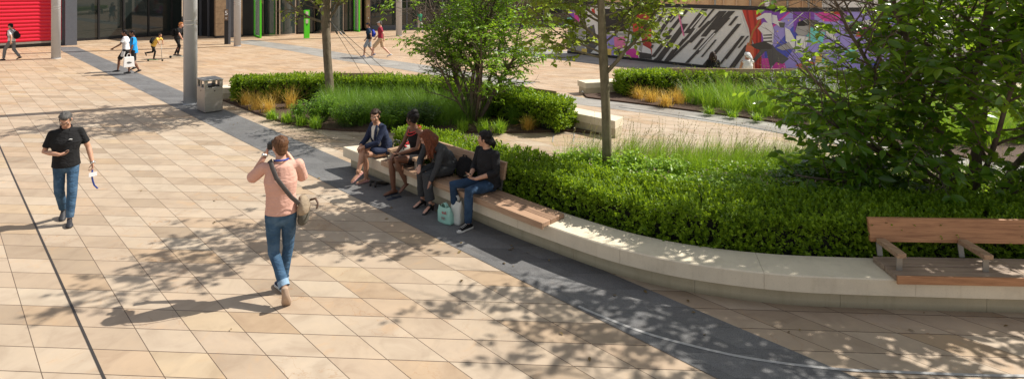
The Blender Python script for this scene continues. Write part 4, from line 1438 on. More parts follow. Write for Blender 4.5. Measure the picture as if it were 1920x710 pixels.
# ---- shopping bags at her feet
def soft_bag(p, w, d, h, m, label, seed, rz, pinch=0.6, lettering=None):
    rng = np.random.default_rng(seed)
    root = empty('shopping_bag', p, rz, label, 'bag')
    mb = MB()
    rings = []
    nz, n = 12, 28
    vs, fs = [], []
    for i in range(nz + 1):
        t = i / nz
        kx = 1 + 0.10 * math.sin(t * 3.1) - 0.16 * t
        ky = 1 + 0.10 * math.sin(t * 3.1) - (1 - pinch) * t ** 1.5 * 1.3
        for k in range(n):
            a = 2 * math.pi * k / n
            ca, sa = math.cos(a), math.sin(a)
            x = math.copysign(abs(ca) ** 0.45, ca) * w / 2 * kx
            y = math.copysign(abs(sa) ** 0.45, sa) * d / 2 * ky
            j = 0.010 * (math.sin(5 * a + 7 * t + seed) + math.sin(9 * a - 11 * t)) * (0.3 + t)
            vs.append((x * (1 + j * 3), y * (1 + j * 5), h * t + 0.012 * math.sin(3 * a + seed) * t))
    for i in range(nz):
        for k in range(n):
            fs.append((i * n + k, i * n + (k + 1) % n, (i + 1) * n + (k + 1) % n, (i + 1) * n + k))
    fs.append(tuple(reversed(range(n))))
    mb.add(vs, fs)
    mb.build('body', m, root, local=True, smooth=True)
    hm = MB()
    for s_ in (-1, 1):
        y = s_ * d / 2 * pinch * 0.6
        hm.tube([(-w * 0.2, y, h * 0.97), (-w * 0.16, y * 0.7, h * 1.13), (0, y * 0.5, h * 1.22), (w * 0.16, y * 0.7, h * 1.13), (w * 0.2, y, h * 0.97)], [(0.018, 0.004)] * 5, n=6, side=(0, 1, 0))
    hm.build('handle', m, root, local=True, smooth=True)
    return root


def text_part(body, size, m, root, loc, rot, name='lettering', extrude=0.0015, align='CENTER'):
    cu = bpy.data.curves.new(name, 'FONT')
    cu.body = body; cu.size = size; cu.extrude = extrude; cu.align_x = align; cu.align_y = 'CENTER'
    tmp = bpy.data.objects.new(name + '_tmp', cu)
    COL.objects.link(tmp)
    dg = bpy.context.evaluated_depsgraph_get()
    me = bpy.data.meshes.new_from_object(tmp.evaluated_get(dg))
    bpy.data.objects.remove(tmp)
    me.materials.clear(); me.materials.append(m)
    o = bpy.data.objects.new(name, me)
    link(o, root)
    o.location = loc
    o.rotation_euler = rot
    return o


MINT = mat('mint_plastic', (0.33, 0.60, 0.50), 0.35, var=0.1, bump=0.3, bscale=14)
WBAG = mat('crumpled_white_plastic', (0.62, 0.63, 0.58), 0.35, var=0.12, bump=0.5, bscale=16)
RED = mat('red_print', (0.52, 0.035, 0.04), 0.5)
GREY_P = mat('grey_print', (0.30, 0.33, 0.32), 0.5)
zb = math.atan2(FV[1], FV[0]) + math.pi / 2
b1_ = soft_bag(G(836, 417), 0.30, 0.11, 0.24, MINT, 'mint green shopping bag with red lettering at the feet of the jeans woman', 3, zb, 0.5)
text_part('sud', 0.078, RED, b1_, (0.05, -0.064, 0.172), (math.pi / 2 + 0.20, 0, 0))
text_part('ne', 0.085, mat('faded_red_print', (0.30, 0.13, 0.11), 0.5), b1_, (0.03, -0.073, 0.095), (math.pi / 2 + 0.02, 0, 0))
b1_.rotation_euler = (0.0, -0.10, zb)
soft_bag(G(857, 418), 0.20, 0.14, 0.34, WBAG, 'crumpled white shopping bag standing between the jeans woman and the mint bag', 8, zb + 0.2, 0.45)

# ---- pair of empty black shoes on the granite
for i, ((x, y), a, l) in enumerate((((705, 347), 0.25, 'empty black court shoe on the dark paving, the one nearer the blazer woman'), ((714, 349), 0.12, 'empty black court shoe on the dark paving, the one nearer the updo woman'))):
    p = G(x, y)
    mb = MB()
    d = nrm([FV[0] + UV_U[0] * a, FV[1] + UV_U[1] * a, 0]) * -1.0; s_ = np.array([-d[1], d[0], 0])
    g0 = p + [0, 0, 0]
    P = [g0 - d * 0.10 + [0, 0, 0.085], g0 - d * 0.05 + [0, 0, 0.072], g0 + d * 0.03 + [0, 0, 0.040], g0 + d * 0.10 + [0, 0, 0.028], g0 + d * 0.15 + [0, 0, 0.020]]
    mb.limb(P, [(0.026, 0.026), (0.032, 0.020), (0.036, 0.018), (0.042, 0.025), (0.022, 0.014)], 12, side=s_)
    mb.tube([g0 - d * 0.10 + [0, 0, 0.075], g0 - d * 0.105 + [0, 0, 0.0]], [0.022, 0.014], n=10)
    tag(mb.build('court_shoe', M['black_leather'], smooth=True, origin=p), l, 'shoe', 'empty pair of black shoes')


# ------------------------------------------------------------------ people farther off
def walker(label, px, facing, skin, hairm, top, bottom, h=1.75, stride=0.30, tleg=1.0, tslv=0.34, shoes=None, arms=None, hk='short', look=None, vox=0.013, long_top=0.07, sole=None, phase=1, capm=None, hat_back=False, group=None, z=0.0):
    pos = G(*px)
    f = Fig(label, (pos[0], pos[1], z), facing, h / 1.80, vox, group)
    st = stride * phase
    hipL, hipR = (-0.09, 0, 0.92), (0.09, 0, 0.92)
    knL, anL = (-0.08, st * 0.75 + 0.05, 0.51), (-0.07, st * 1.15 if st > 0 else st * 1.15, 0.085 if st > 0 else 0.15)
    knR, anR = (0.08, -st * 0.35 + 0.05, 0.50), (0.07, -st * 1.15, 0.15 if st > 0 else 0.085)
    if st < 0:
        knL, knR = (-0.08, st * 0.35 + 0.05, 0.50), (0.08, -st * 0.75 + 0.05, 0.51)
    leg(f, skin, hipL, knL, anL); leg(f, skin, hipR, knR, anR)
    pel, ch, nk = (0, 0, 1.0), (0, 0.02, 1.28), (0, 0.02, 1.485)
    sL, sR = (-0.165, 0.01, 1.43), (0.165, 0.01, 1.43)
    torso(f, 'body', skin, pel, ch, nk, sL, sR)
    head(f, (0, 0.055, 1.645), look or (0, 1, -0.08), skin, nk)
    if arms is None:
        arms = (((-0.215, -0.05 - st * 0.3, 1.15), (-0.215, 0.06 - st * 0.6, 0.91)), ((0.215, -0.05 + st * 0.3, 1.15), (0.215, 0.06 + st * 0.6, 0.91)))
    for (el, wr), s_, ts in ((arms[0], sL, 1), (arms[1], sR, -1)):
        arm(f, skin, s_, el, wr)
        d = nrm(np.array(wr) - np.array(el))
        hand(f, skin, wr, d, (0.9 * ts, 0.2, 0.1), 0.5, ts)
    if hk:
        hair(f, hairm, hk, 0.12)
    torso(f, 'top', top, pel, ch, nk, sL, sR, grow=0.020, hem=long_top, wr=0.006, w=(0.150, 0.140, 0.165))
    sleeve(f, 'top', sL, *arms[0], tslv, (0.061, 0.064, 0.05)); sleeve(f, 'top', sR, *arms[1], tslv, (0.061, 0.064, 0.05))
    trouser(f, 'trousers' if tleg > 0.8 else 'shorts', bottom, pel, ((hipL, knL, anL), (hipR, knR, anR)), t=tleg, r=(0.100, 0.074 if tleg > 0.8 else 0.088, 0.060 if tleg > 0.8 else 0.085))
    sh = shoes or M['dark_shoe']
    foot(f, 'shoe', sh, anL, (-0.05, 1, 0 if st > 0 else -0.35), up=(0, 0 if st > 0 else 0.35, 1), sole=sole)
    foot(f, 'shoe#2', sh, anR, (0.05, 1, -0.35 if st > 0 else 0), up=(0, 0.35 if st > 0 else 0, 1), sole=sole)
    if capm is not None:
        c, R, sc = f.head
        k = f.L('cap', capm, vox=0.008, smooth=3)
        A = lambda p: c + R @ np.asarray(p, float)
        k.ell(A((0, -0.01, 0.062)), (0.087, 0.102, 0.066), R)
        k.limb([A((0, 0.07, 0.062)), A((0, 0.135, 0.052))], [(0.065, 0.008), (0.050, 0.007)], 12, side=R[:, 0])
    return f


def backpack(f, m, label, w=0.15, h=0.22, z=1.22, y=-0.22, cat='bag', trim=None):
    root = empty('backpack', f.world((0, y, z)), f.rz, label, cat)
    b = MB(); b.limb([(0, y, z - h * 0.5), (0, y - 0.01, z), (0, y + 0.02, z + h * 0.55)], [(w, 0.09), (w, 0.105), (w * 0.85, 0.07)], 16, side=(1, 0, 0))
    adopt(heldmesh(b, f).build('pack', m, smooth=True), root)
    b = MB(); b.limb([(0, y - 0.09, z - h * 0.45), (0, y - 0.095, z)], [(w * 0.75, 0.035), (w * 0.75, 0.04)], 12, side=(1, 0, 0))
    adopt(heldmesh(b, f).build('pocket', trim or m, smooth=True), root)
    b = MB()
    for sx in (-1, 1):
        b.tube([(sx * 0.11, y + 0.05, z + h * 0.62), (sx * 0.12, 0.0, 1.535), (sx * 0.125, 0.125, 1.40), (sx * 0.14, 0.145, 1.25), (sx * 0.19, 0.05, 1.12), (sx * 0.15, y + 0.07, z - h * 0.4)], [(0.025, 0.008)] * 6, n=6, side=(1, 0, 0))
    adopt(heldmesh(b, f).build('strap', trim or m, smooth=True), root)
    return root


WHITE_SHIRT = cloth_mat('white_polo', (0.70, 0.70, 0.70), 0.85, 0.06)
GREY_TR = cloth_mat('grey_trousers', (0.16, 0.165, 0.17), 0.85, 0.12)
f = walker('person in black cap, white shirt and grey trousers passing the red shutter', (22, 113), (-1, -0.12), SK['light'], HR['black'], WHITE_SHIRT, GREY_TR, 1.74, 0.27, capm=BLACK, hk='short')
f.L('waistcoat', BLACK)
f.layers['waistcoat'].limb([(0, 0.10, 1.0), (0, 0.115, 1.40)], [(0.10, 0.05), (0.09, 0.05)], 12, side=(1, 0, 0))
f.finish()
backpack(f, BLACK, 'black backpack on the white-shirted person beside the red shutter')

WP = cloth_mat('pale_polo', (0.66, 0.66, 0.68), 0.85, 0.08)
BWS = cloth_mat('black_white_shorts', (0.015, 0.015, 0.016), 0.85, 0.1)
f = walker('boy in white polo swinging his arm, half behind the boy in blue', (236, 134), (-0.92, -0.30), SK['brown'], HR['black'], WP, BWS, 1.72, 0.24, tleg=0.46, shoes=M['dark_shoe'], arms=(((-0.23, 0.14, 1.18), (-0.27, 0.37, 1.04)), ((0.22, -0.12, 1.16), (0.23, -0.10, 0.93))), look=(-0.1, 1, -0.05))
side = f.L('shorts_panel', M['white_cloth'])
side.limb([(-0.165, 0.03, 0.88), (-0.17, 0.09, 0.66)], [(0.022, 0.075), (0.022, 0.078)], 10, side=(1, 0, 0))
f.finish()
BLUE = cloth_mat('bright_blue_shirt', (0.012, 0.25, 0.62), 0.75, 0.15)
f = walker('boy in bright blue football shirt and black shorts carrying a white bag', (251, 138), (-0.90, -0.40), SK['brown'], HR['black'], BLUE, BWS, 1.75, -0.16, tleg=0.46, long_top=0.16, arms=(((-0.215, 0.02, 1.15), (-0.215, 0.10, 0.90)), ((0.215, 0.02, 1.15), (0.215, 0.06, 0.91))), look=(-0.1, 1, -0.1), tslv=0.42)
pn = f.L('sleeve_panel', BLACK)
for sx in (-1, 1):
    pn.limb([(sx * 0.195, 0.01, 1.46), (sx * 0.242, 0.015, 1.33), (sx * 0.262, 0.02, 1.24)], [0.028, 0.022, 0.020], 8)
pr = f.L('chest_print', M['white_cloth'], vox=0)
pr.limb([(-0.06, 0.165, 1.27), (0.06, 0.165, 1.27)], [(0.02, 0.012), (0.02, 0.012)], 8, side=(0, 0, 1))
f.finish()
hp = f.world((-0.27, 0.13, 0.82))
bag = empty('shopping_bag', (hp[0], hp[1], 0.30), 0.75, 'white paper carrier bag with black print held by the boy in blue', 'bag')
mb = MB(); vs = []
for z, k in ((0.0, 1.0), (0.40, 0.86)):
    vs += [(-0.185 * k, -0.08 * k, z), (0.185 * k, -0.08 * k, z), (0.185 * k, 0.08 * k, z), (-0.185 * k, 0.08 * k, z)]
mb.add(vs, [(3, 2, 1, 0), (0, 1, 5, 4), (1, 2, 6, 5), (2, 3, 7, 6), (3, 0, 4, 7), (4, 5, 6, 7)])
bevel_mod(mb.build('body', mat('white_paper', (0.80, 0.79, 0.77), 0.7, var=0.04, bump=0.2, bscale=10), bag, local=True), 0.01)
mb = MB()
for y in (-0.05, 0.05):
    mb.tube([(-0.07, y, 0.40), (-0.05, y * 0.6, 0.50), (0, y * 0.4, 0.53), (0.05, y * 0.6, 0.50), (0.07, y, 0.40)], 0.008, n=6)
mb.build('handle', mat('white_paper_cord', (0.7, 0.7, 0.68), 0.8), bag, local=True)
mb = MB()
prng = random.Random(4)
# indistinct rows of print as on the bag
for r_, (z, w, t) in enumerate(((0.215, 0.08, 0.012), (0.192, 0.14, 0.018), (0.168, 0.15, 0.016), (0.148, 0.10, 0.010))):
    x = -w / 2
    while x < w / 2:
        l = prng.uniform(0.010, 0.028)
        k = 1 - 0.14 * z / 0.40
        mb.obox((x, -0.0822 * (1 - 0.14 * (z / 0.4)) - 0.0035, z - t / 2), (l, 0, 0), (0, 0.003, 0), (0, 0.0007, t))
        x += l + 0.006
mb.build('print', M['black_plastic'], bag, local=True)
hd_ = MB()

# ---- boy and woman on kick scooters
def scooter(f, deck_col, label, bar_h=0.78, bar_y=0.42):
    root = empty('kick_scooter', f.world((0, 0.1, 0.0)), f.rz, label, 'scooter')
    met = M['bracket']
    def P(name, mb, m):
        return adopt(heldmesh(mb, f).build(name, m, smooth=True), root)
    mb = MB(); mb.limb([(0, -0.30, 0.085), (0, 0.28, 0.085)], [(0.055, 0.014), (0.055, 0.014)], 12, side=(1, 0, 0)); P('deck', mb, deck_col)
    mb = MB(); mb.tube([(0, bar_y, 0.10), (0, bar_y - 0.05, bar_h)], 0.016, n=8); mb.tube([(0, 0.28, 0.085), (0, bar_y, 0.14)], 0.018, n=8); P('stem', mb, met)
    mb = MB(); mb.tube([(-0.19, bar_y - 0.05, bar_h), (0.19, bar_y - 0.05, bar_h)], 0.013, n=8); P('handlebar', mb, M['black_plastic'])
    for y in (-0.36, bar_y + 0.03):
        mb = MB(); mb.tube([(-0.014, y, 0.06), (0.014, y, 0.06)], [0.06, 0.06], n=18); P('wheel', mb, M['black_plastic'])
    return root


YEL = cloth_mat('yellow_tee', (0.66, 0.44, 0.09), 0.85, 0.12)
def rider(label, px, facing, skin, hairm, top, h, hk, back_leg, bar_h, tslv=0.34, lean=0.12):
    pos = G(*px)
    f = Fig(label, (pos[0], pos[1]), facing, h / 1.80, 0.013)
    l = lean
    hipL, hipR = (-0.085, -0.02, 0.98), (0.085, -0.02, 0.98)
    knR, anR = (0.04, 0.13, 0.60), (0.02, 0.02, 0.185)
    if back_leg:
        knL, anL = (-0.08, -0.12, 0.58), (-0.06, -0.55, 0.52)
    else:
        knL, anL = (-0.05, 0.03, 0.58), (-0.03, -0.16, 0.19)
    leg(f, skin, hipL, knL, anL); leg(f, skin, hipR, knR, anR)
    pel, ch, nk = (0, 0, 1.05), (0, l * 1.3, 1.31), (0, l * 2.3, 1.50)
    sL, sR = (-0.185, l * 2.1, 1.46), (0.185, l * 2.1, 1.46)
    torso(f, 'body', skin, pel, ch, nk, sL, sR)
    head(f, (0, l * 2.3 + 0.07, 1.655), (0, 1, -0.1), skin, nk)
    k = 1.80 / h
    wz = bar_h * k + 0.02
    for sx, s_ in ((-1, sL), (1, sR)):
        el, wr = (sx * 0.24, l * 2 + 0.14, (1.42 + wz) / 2 + 0.0), (sx * 0.17, 0.37 * k - 0.06, wz)
        arm(f, skin, s_, el, wr); hand(f, skin, wr, (0, 0.85, -0.25), (0, -0.2, -1), 0.8, -sx)
        torso(f, 'top', top, pel, ch, nk, sL, sR, grow=0.022, hem=0.05, wr=0.005) if sx < 0 else None
        sleeve(f, 'top', s_, el, wr, tslv, (0.07, 0.066, 0.05))
    hair(f, hairm, hk, 0.10)
    trouser(f, 'leggings', BLACK, pel, ((hipL, knL, anL), (hipR, knR, anR)), r=(0.094, 0.064, 0.048))
    foot(f, 'shoe', M['dark_shoe'], anR, (0, 1, 0))
    foot(f, 'shoe#2', M['dark_shoe'], anL, (0, 0.5, -1) if back_leg else (0, 1, 0), up=(0, 1, 0.4) if back_leg else (0, 0, 1))
    f.finish()
    return f


GREEN_D = mat('green_deck', (0.05, 0.30, 0.06), 0.5)
TEAL_D = mat('teal_deck', (0.04, 0.26, 0.30), 0.5)
f = rider('boy in yellow T-shirt kicking along on a green scooter', (288, 115), (1, -0.05), SK['tan'], HR['dkbrown'], YEL, 1.30, 'short', True, 0.80, lean=0.16)
scooter(f, GREEN_D, 'green-decked kick scooter under the boy in yellow', 1.06, 0.55)
backpack(f, BLACK, 'dark backpack on the boy in yellow riding the scooter', y=-0.10, z=1.30)
f = rider('ginger-haired woman in black with a backpack riding a teal scooter', (333, 109), (1, 0.0), SK['light'], HR['ginger'], BLACK, 1.72, 'bun', False, 0.92, lean=0.05)
scooter(f, TEAL_D, 'teal-decked kick scooter ridden by the ginger-haired woman', 0.94, 0.44)
backpack(f, BLACK, 'black backpack on the ginger-haired scooter rider', y=-0.19, z=1.28)

# ---- couple in shorts
NAVYP = cloth_mat('navy_polo', (0.018, 0.045, 0.085), 0.85, 0.12)
GREYS = cloth_mat('grey_shorts', (0.27, 0.31, 0.35), 0.85, 0.1)
MAROON = cloth_mat('maroon_polo', (0.26, 0.022, 0.045), 0.85, 0.12)
KHAKIS = cloth_mat('khaki_shorts', (0.50, 0.36, 0.23), 0.85, 0.08)
TRAIN = mat('grey_white_trainer', (0.52, 0.53, 0.57), 0.6)
TRAIN_B = mat('blue_grey_trainer', (0.16, 0.19, 0.30), 0.6)
f = walker('man in navy polo and grey shorts walking, blue backpack on', (692, 107), (-1, -0.15), SK['tan'], HR['dkbrown'], NAVYP, GREYS, 1.70, 0.22, tleg=0.49, shoes=TRAIN_B, capm=cloth_mat('navy_cap', (0.015, 0.03, 0.08)), sole=M['rubber'])
f.finish()
backpack(f, cloth_mat('royal_blue_nylon', (0.02, 0.05, 0.42), 0.6), 'royal blue backpack with red trim on the man in navy polo', trim=cloth_mat('dark_blue_trim', (0.015, 0.02, 0.12)))
bb = MB(); bb.limb([(-0.22, -0.02, 0.98), (-0.22, -0.03, 1.12)], [(0.10, 0.05), (0.09, 0.05)], 12, side=(0, 1, 0))
held(f, 'waist_bag', bb, BLACK, 'small dark bag slung at the hip of the man in navy polo', 'bag', True)
f = walker('man in maroon polo, khaki shorts and white cap striding past', (714, 108), (-1, -0.08), SK['light'], HR['grey'], MAROON, KHAKIS, 1.80, 0.38, tleg=0.49, shoes=TRAIN, capm=cloth_mat('white_cap', (0.74, 0.74, 0.74)), sole=M['rubber'])
f.finish()

# ---- person in green beyond the shrub
GRN = cloth_mat('green_top', (0.02, 0.27, 0.14), 0.8, 0.1)
f = walker('person in green top and pale trousers beyond the left bed shrub', (787, 62), (0.7, -0.7), SK['tan'], HR['brown'], GRN, cloth_mat('pale_trousers', (0.55, 0.50, 0.52)), 1.70, 0.2, hk='long', vox=0.018)
f.finish()
bb = MB(); bb.limb([(0.22, -0.08, 1.02), (0.22, -0.08, 1.26)], [(0.13, 0.07), (0.10, 0.05)], 12, side=(0, 1, 0))
held(f, 'shoulder_bag', bb, BLACK, 'black shoulder bag of the person in the green top', 'bag', True)

# ---- two people sitting behind the far hedge with their backs to us
def far_sitter(label, x, hairm, kind, top, skin, shawl=None, slv=0.9):
    p = G(x, 120, 0.6)
    f = Fig(label, (p[0], 19.45), (0.02, 1), 0.97, 0.011)
    hipL, hipR = (-0.09, 0.10, 0.50), (0.09, 0.10, 0.50)
    leg(f, skin, hipL, (-0.09, 0.5, 0.52), (-0.09, 0.48, 0.085)); leg(f, skin, hipR, (0.09, 0.5, 0.52), (0.09, 0.48, 0.085))
    pel, ch, nk = (0, 0.08, 0.54), (0, 0.06, 0.84), (0, 0.08, 1.03)
    sL, sR = (-0.175, 0.07, 0.985), (0.175, 0.07, 0.985)
    torso(f, 'body', skin, pel, ch, nk, sL, sR, (0.155, 0.13, 0.145))
    head(f, (0, 0.12, 1.185), (-0.15, 1, -0.1), skin, nk)
    for sx, s_ in ((-1, sL), (1, sR)):
        el, wr = (sx * 0.23, 0.14, 0.74), (sx * 0.10, 0.38, 0.68)
        arm(f, skin, s_, el, wr); hand(f, skin, wr, (-sx * 0.3, 0.9, -0.1), (0, 0, -1), 0.4, -sx)
    torso(f, 'top', top, pel, ch, nk, sL, sR, (0.16, 0.14, 0.155), grow=0.018, hem=0.04, wr=0.005)
    for sx, s_ in ((-1, sL), (1, sR)):
        if slv > 0.2:
            sleeve(f, 'top', s_, (sx * 0.23, 0.14, 0.74), (sx * 0.10, 0.38, 0.68), slv, (0.062, 0.055, 0.044))
    trouser(f, 'trousers', BLACK, (0, 0.08, 0.52), ((hipL, (-0.09, 0.5, 0.52), (-0.09, 0.48, 0.085)), (hipR, (0.09, 0.5, 0.52), (0.09, 0.48, 0.085))), top=0.05)
    foot(f, 'shoe', M['dark_shoe'], (-0.09, 0.48, 0.085), (0, 1, 0)); foot(f, 'shoe#2', M['dark_shoe'], (0.09, 0.48, 0.085), (0, 1, 0))
    hair(f, hairm, kind, 0.16)
    if shawl is not None:
        s_ = f.L('head_scarf', shawl, vox=0.009, smooth=4, wr=0.006)
        s_.ell((0, 0.10, 1.235), (0.105, 0.115, 0.085)); s_.ell((0, 0.02, 1.20), (0.09, 0.07, 0.09))
        s_.limb([(0.05, 0.0, 1.20), (0.08, -0.06, 1.08), (0.05, -0.09, 0.97)], [0.055, 0.05, 0.02], 10)
        s_.limb([(-0.04, 0.0, 1.22), (0.03, -0.06, 1.14), (0.07, -0.08, 1.05)], [0.05, 0.045, 0.03], 10)
    f.finish()


far_sitter('person with long dark hair and black top seated behind the far hedge', 1303, HR['dkbrown'], 'long', BLACK, SK['olive'])
far_sitter('person in white top and white head scarf seated behind the far hedge', 1362, HR['black'], 'short', M['white_cloth'], SK['tan'], shawl=cloth_mat('grey_white_scarf', (0.68, 0.68, 0.68), 0.85, 0.15), slv=0.0)
# ------------------------------------------------------------------ leaf shapes (x across, y along, z up)
SMALL_V = np.array([(0, 0, 0), (0.30, 0.5, 0.10), (0, 1, 0), (-0.30, 0.5, 0.10)], float)
SMALL_T = np.array([(0, 1, 2), (0, 2, 3)])
BIG_V = np.array([(0, 0, 0), (0.20, 0.25, 0.05), (0.24, 0.58, 0.03), (0, 1, -0.16), (-0.24, 0.58, 0.03), (-0.20, 0.25, 0.05), (0, 0.28, 0.0), (0, 0.62, -0.05)], float)
BIG_T = np.array([(0, 1, 6), (1, 2, 7), (1, 7, 6), (2, 3, 7), (0, 6, 5), (5, 6, 7), (5, 7, 4), (4, 7, 3)])


def leaves(P, D, Nn, L, W, tv=SMALL_V, tt=SMALL_T):
    """arrays for leaves rooted at P, pointing along D, upper side near Nn, length L, relative width W"""
    n = len(P)
    D = D / (np.linalg.norm(D, axis=1, keepdims=True) + 1e-9)
    X = np.cross(D, Nn)
    X = X / (np.linalg.norm(X, axis=1, keepdims=True) + 1e-9)
    Z = np.cross(X, D)
    L = np.broadcast_to(np.asarray(L, float), (n,))
    W = np.broadcast_to(np.asarray(W, float), (n,))
    V = P[:, None, :] + (X[:, None, :] * (tv[None, :, 0:1] * (L * W)[:, None, None]) + D[:, None, :] * (tv[None, :, 1:2] * L[:, None, None]) + Z[:, None, :] * (tv[None, :, 2:3] * L[:, None, None]))
    T = tt[None] + (np.arange(n) * len(tv))[:, None, None]
    return V.reshape(-1, 3), T.reshape(-1, 3)


def rand_unit(n, rng):
    v = rng.normal(size=(n, 3))
    return v / np.linalg.norm(v, axis=1, keepdims=True)


def join(parts):
    V, T, o = [], [], 0
    for v, t in parts:
        V.append(v); T.append(t + o); o += len(v)
    return np.concatenate(V), np.concatenate(T)


M['hedge_leaf'] = mat_leaf('box_hedge_leaf', (0.040, 0.110, 0.008), (0.310, 0.460, 0.026), tr=0.44, rough=0.5, spec=0.3, scale=1.6)
M['hedge_core'] = mat('hedge_twig_shade', (0.010, 0.011, 0.006), 0.9, var=0.5, scale=30, bump=0.8)  # near-black colour stands for the shade in the gaps between leaves


def hedge(front, back, z0, z1, density, size, label, seed, top_bias=1.0, group=None, rag=0.05):
    """clipped hedge between two ground polylines of the same length"""
    rng = np.random.default_rng(seed)
    front, back = np.asarray(front), np.asarray(back)
    mid = (front[len(front) // 2] + back[len(back) // 2]) / 2
    root = empty('clipped_hedge', (mid[0], mid[1], 0), 0, label, 'hedge', group)
    # twiggy core, set in from the leaf skin, coloured near-black as inner shade
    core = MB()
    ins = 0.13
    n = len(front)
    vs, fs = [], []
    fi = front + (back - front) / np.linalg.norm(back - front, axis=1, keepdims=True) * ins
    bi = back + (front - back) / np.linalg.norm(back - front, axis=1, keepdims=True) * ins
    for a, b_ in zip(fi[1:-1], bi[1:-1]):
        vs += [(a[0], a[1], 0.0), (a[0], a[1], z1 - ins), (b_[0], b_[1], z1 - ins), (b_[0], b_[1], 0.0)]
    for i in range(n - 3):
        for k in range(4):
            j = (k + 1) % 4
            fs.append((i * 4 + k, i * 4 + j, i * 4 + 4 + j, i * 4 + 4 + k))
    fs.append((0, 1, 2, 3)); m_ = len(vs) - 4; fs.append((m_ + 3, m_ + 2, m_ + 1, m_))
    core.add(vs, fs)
    core.build('twig_shade_core', M['hedge_core'], root)
    segF = np.linalg.norm(np.diff(front, axis=0), axis=1)
    parts = []

    def emit(P, N):
        """sprigs: each a little rosette of leaves round its own twig tip"""
        k = len(P)
        w = wobble(P, seed + 5, 2.6) * rag + wobble(P, seed + 6, 8.0) * rag * 0.7
        P = P + N * w[:, None] - N * (rng.random(k) ** 1.2 * 0.12)[:, None]
        ax = N * 0.75 + rand_unit(k, rng) * 0.55 + np.array([0, 0, 0.45])
        ax /= np.linalg.norm(ax, axis=1, keepdims=True)
        sz = size * (0.7 + 0.6 * rng.random(k))
        for q in range(9):
            r_ = rand_unit(k, rng)
            r_ = r_ - ax * np.sum(r_ * ax, 1, keepdims=True)
            r_ /= np.linalg.norm(r_, axis=1, keepdims=True) + 1e-9
            up = 0.25 + 0.55 * (q / 8)
            D = r_ * (1 - up * 0.6) + ax * up
            parts.append(leaves(P + ax * (0.012 * q - 0.05) * (size / 0.036), D, ax + r_ * -0.25 + rand_unit(k, rng) * 0.3, sz * (0.8 + 0.35 * rng.random(k)), 1.05))

    def strip(A, B, C, D_):
        """quad strips: sample between polylines A (low) and B (high)"""
        for i in range(len(A) - 1):
            a, b_, c, d = A[i], A[i + 1], B[i + 1], B[i]
            nrm = np.cross(b_ - a, d - a)
            ar = np.linalg.norm(nrm)
            if ar < 1e-6: continue
            nrm = nrm / ar * D_
            k = rng.poisson(ar * density * C)
            if k == 0: continue
            s, t = rng.random((k, 1)), rng.random((k, 1))
            P = (a * (1 - s) + b_ * s) * (1 - t) + (d * (1 - s) + c * s) * t
            acc_p.append(P); acc_n.append(np.repeat(nrm[None], k, 0))

    acc_p, acc_n = [], []
    h = lambda L, z: np.column_stack([L, np.full(len(L), z)])
    strip(h(front, z0), h(front, z1), 1.0, 1.0)
    strip(h(front, z1), h(back, z1), top_bias, 1.0)
    strip(h(back, z1), h(back, z0), 0.8, 1.0)
    for e, sg in ((0, -1.0), (-1, 1.0)):
        A = np.stack([np.append(front[e], z0), np.append(back[e], z0)]); B = np.stack([np.append(front[e], z1), np.append(back[e], z1)])
        strip(A, B, 1.2, sg)
    P, N = np.concatenate(acc_p), np.concatenate(acc_n)
    emit(P, N)
    # stray shoots that break the clipped line
    k = int(len(P) * 0.02)
    idx = rng.choice(len(P), k)
    sp = P[idx] + N[idx] * (rng.random((k, 1)) * 0.05)
    for q in range(5):
        parts.append(leaves(sp + N[idx] * 0.012 * q, rand_unit(k, rng) * 0.8 + N[idx] * 0.7 + [0, 0, 0.3], N[idx] + rand_unit(k, rng) * 0.5, size * 0.9, 1.1))
    V, T = join(parts)
    mesh_np('foliage', V, T, M['hedge_leaf'], root)
    return root


# front bed hedge: behind the seat wall
W = resample(WALL, 0.15)
i0 = 6
Wf = offset(W, 0.40)[i0:]
wid = np.interp(np.arange(len(W)), [i0, i0 + 6, i0 + 20, i0 + 40, len(W)], [0.45, 0.75, 0.86, 1.0, 1.05])
Wb = offset(W, 0.40 + wid)[i0:]
hedge(Wf, Wb, 0.34, 0.80, 620, 0.040, 'long low hedge behind the curved front seat wall', 21)
B2 = resample(b2, 0.15)
hedge(offset(B2, 1.16)[7:-8][::-1], offset(B2, 0.44)[7:-8][::-1], 0.12, 0.76, 300, 0.055, 'hedge bending round the back of the left bed, beside the bin', 22)
B3 = resample(b3, 0.15)
hedge(offset(B3, 1.2)[20:-7][::-1], offset(B3, 0.48)[20:-7][::-1], 0.12, 0.76, 230, 0.060, 'straight far hedge in front of the painted hoarding', 23)

# ------------------------------------------------------------------ soil of the beds
bed1_far = [uv(9.95, 6.3)[:2], uv(9.5, 7.0)[:2], uv(8.4, 7.25)[:2], uv(7.1, 7.35)[:2], (0.9, 10.2), (1.8, 10.5), (2.8, 10.6), (4.0, 10.45), (5.5, 10.1), (7.2, 9.7), (9.0, 9.3), (11.0, 9.0)]
bed1 = list(offset(W, 0.36)[3:]) + [(11.0, 7.0)] + bed1_far[::-1]
mb = MB(); mb.prism([(p[0], p[1]) for p in bed1], -0.02, 0.30)
tag(mb.build('soil_bed', M['mulch']), kind='structure')
bed2_front = spline([G(420, 190), G(452, 203), G(495, 219), G(560, 237), G(640, 246), G(750, 249), G(900, 250), G(1000, 249.5), G(1062, 247)], 5)
bed2 = list(bed2_front) + list(offset(B2, 0.37)[2:])
mb = MB(); mb.prism([(p[0], p[1]) for p in bed2], -0.02, 0.05)
tag(mb.build('soil_bed', M['mulch']), kind='structure')
e3 = resample(edge3, 0.3)
bed3 = list(offset(e3, 0.03)[4:]) + [(16, 13), (16, 17.8)] + list(offset(B3, 0.37))
mb = MB(); mb.prism([(p[0], p[1]) for p in bed3], -0.02, 0.05)
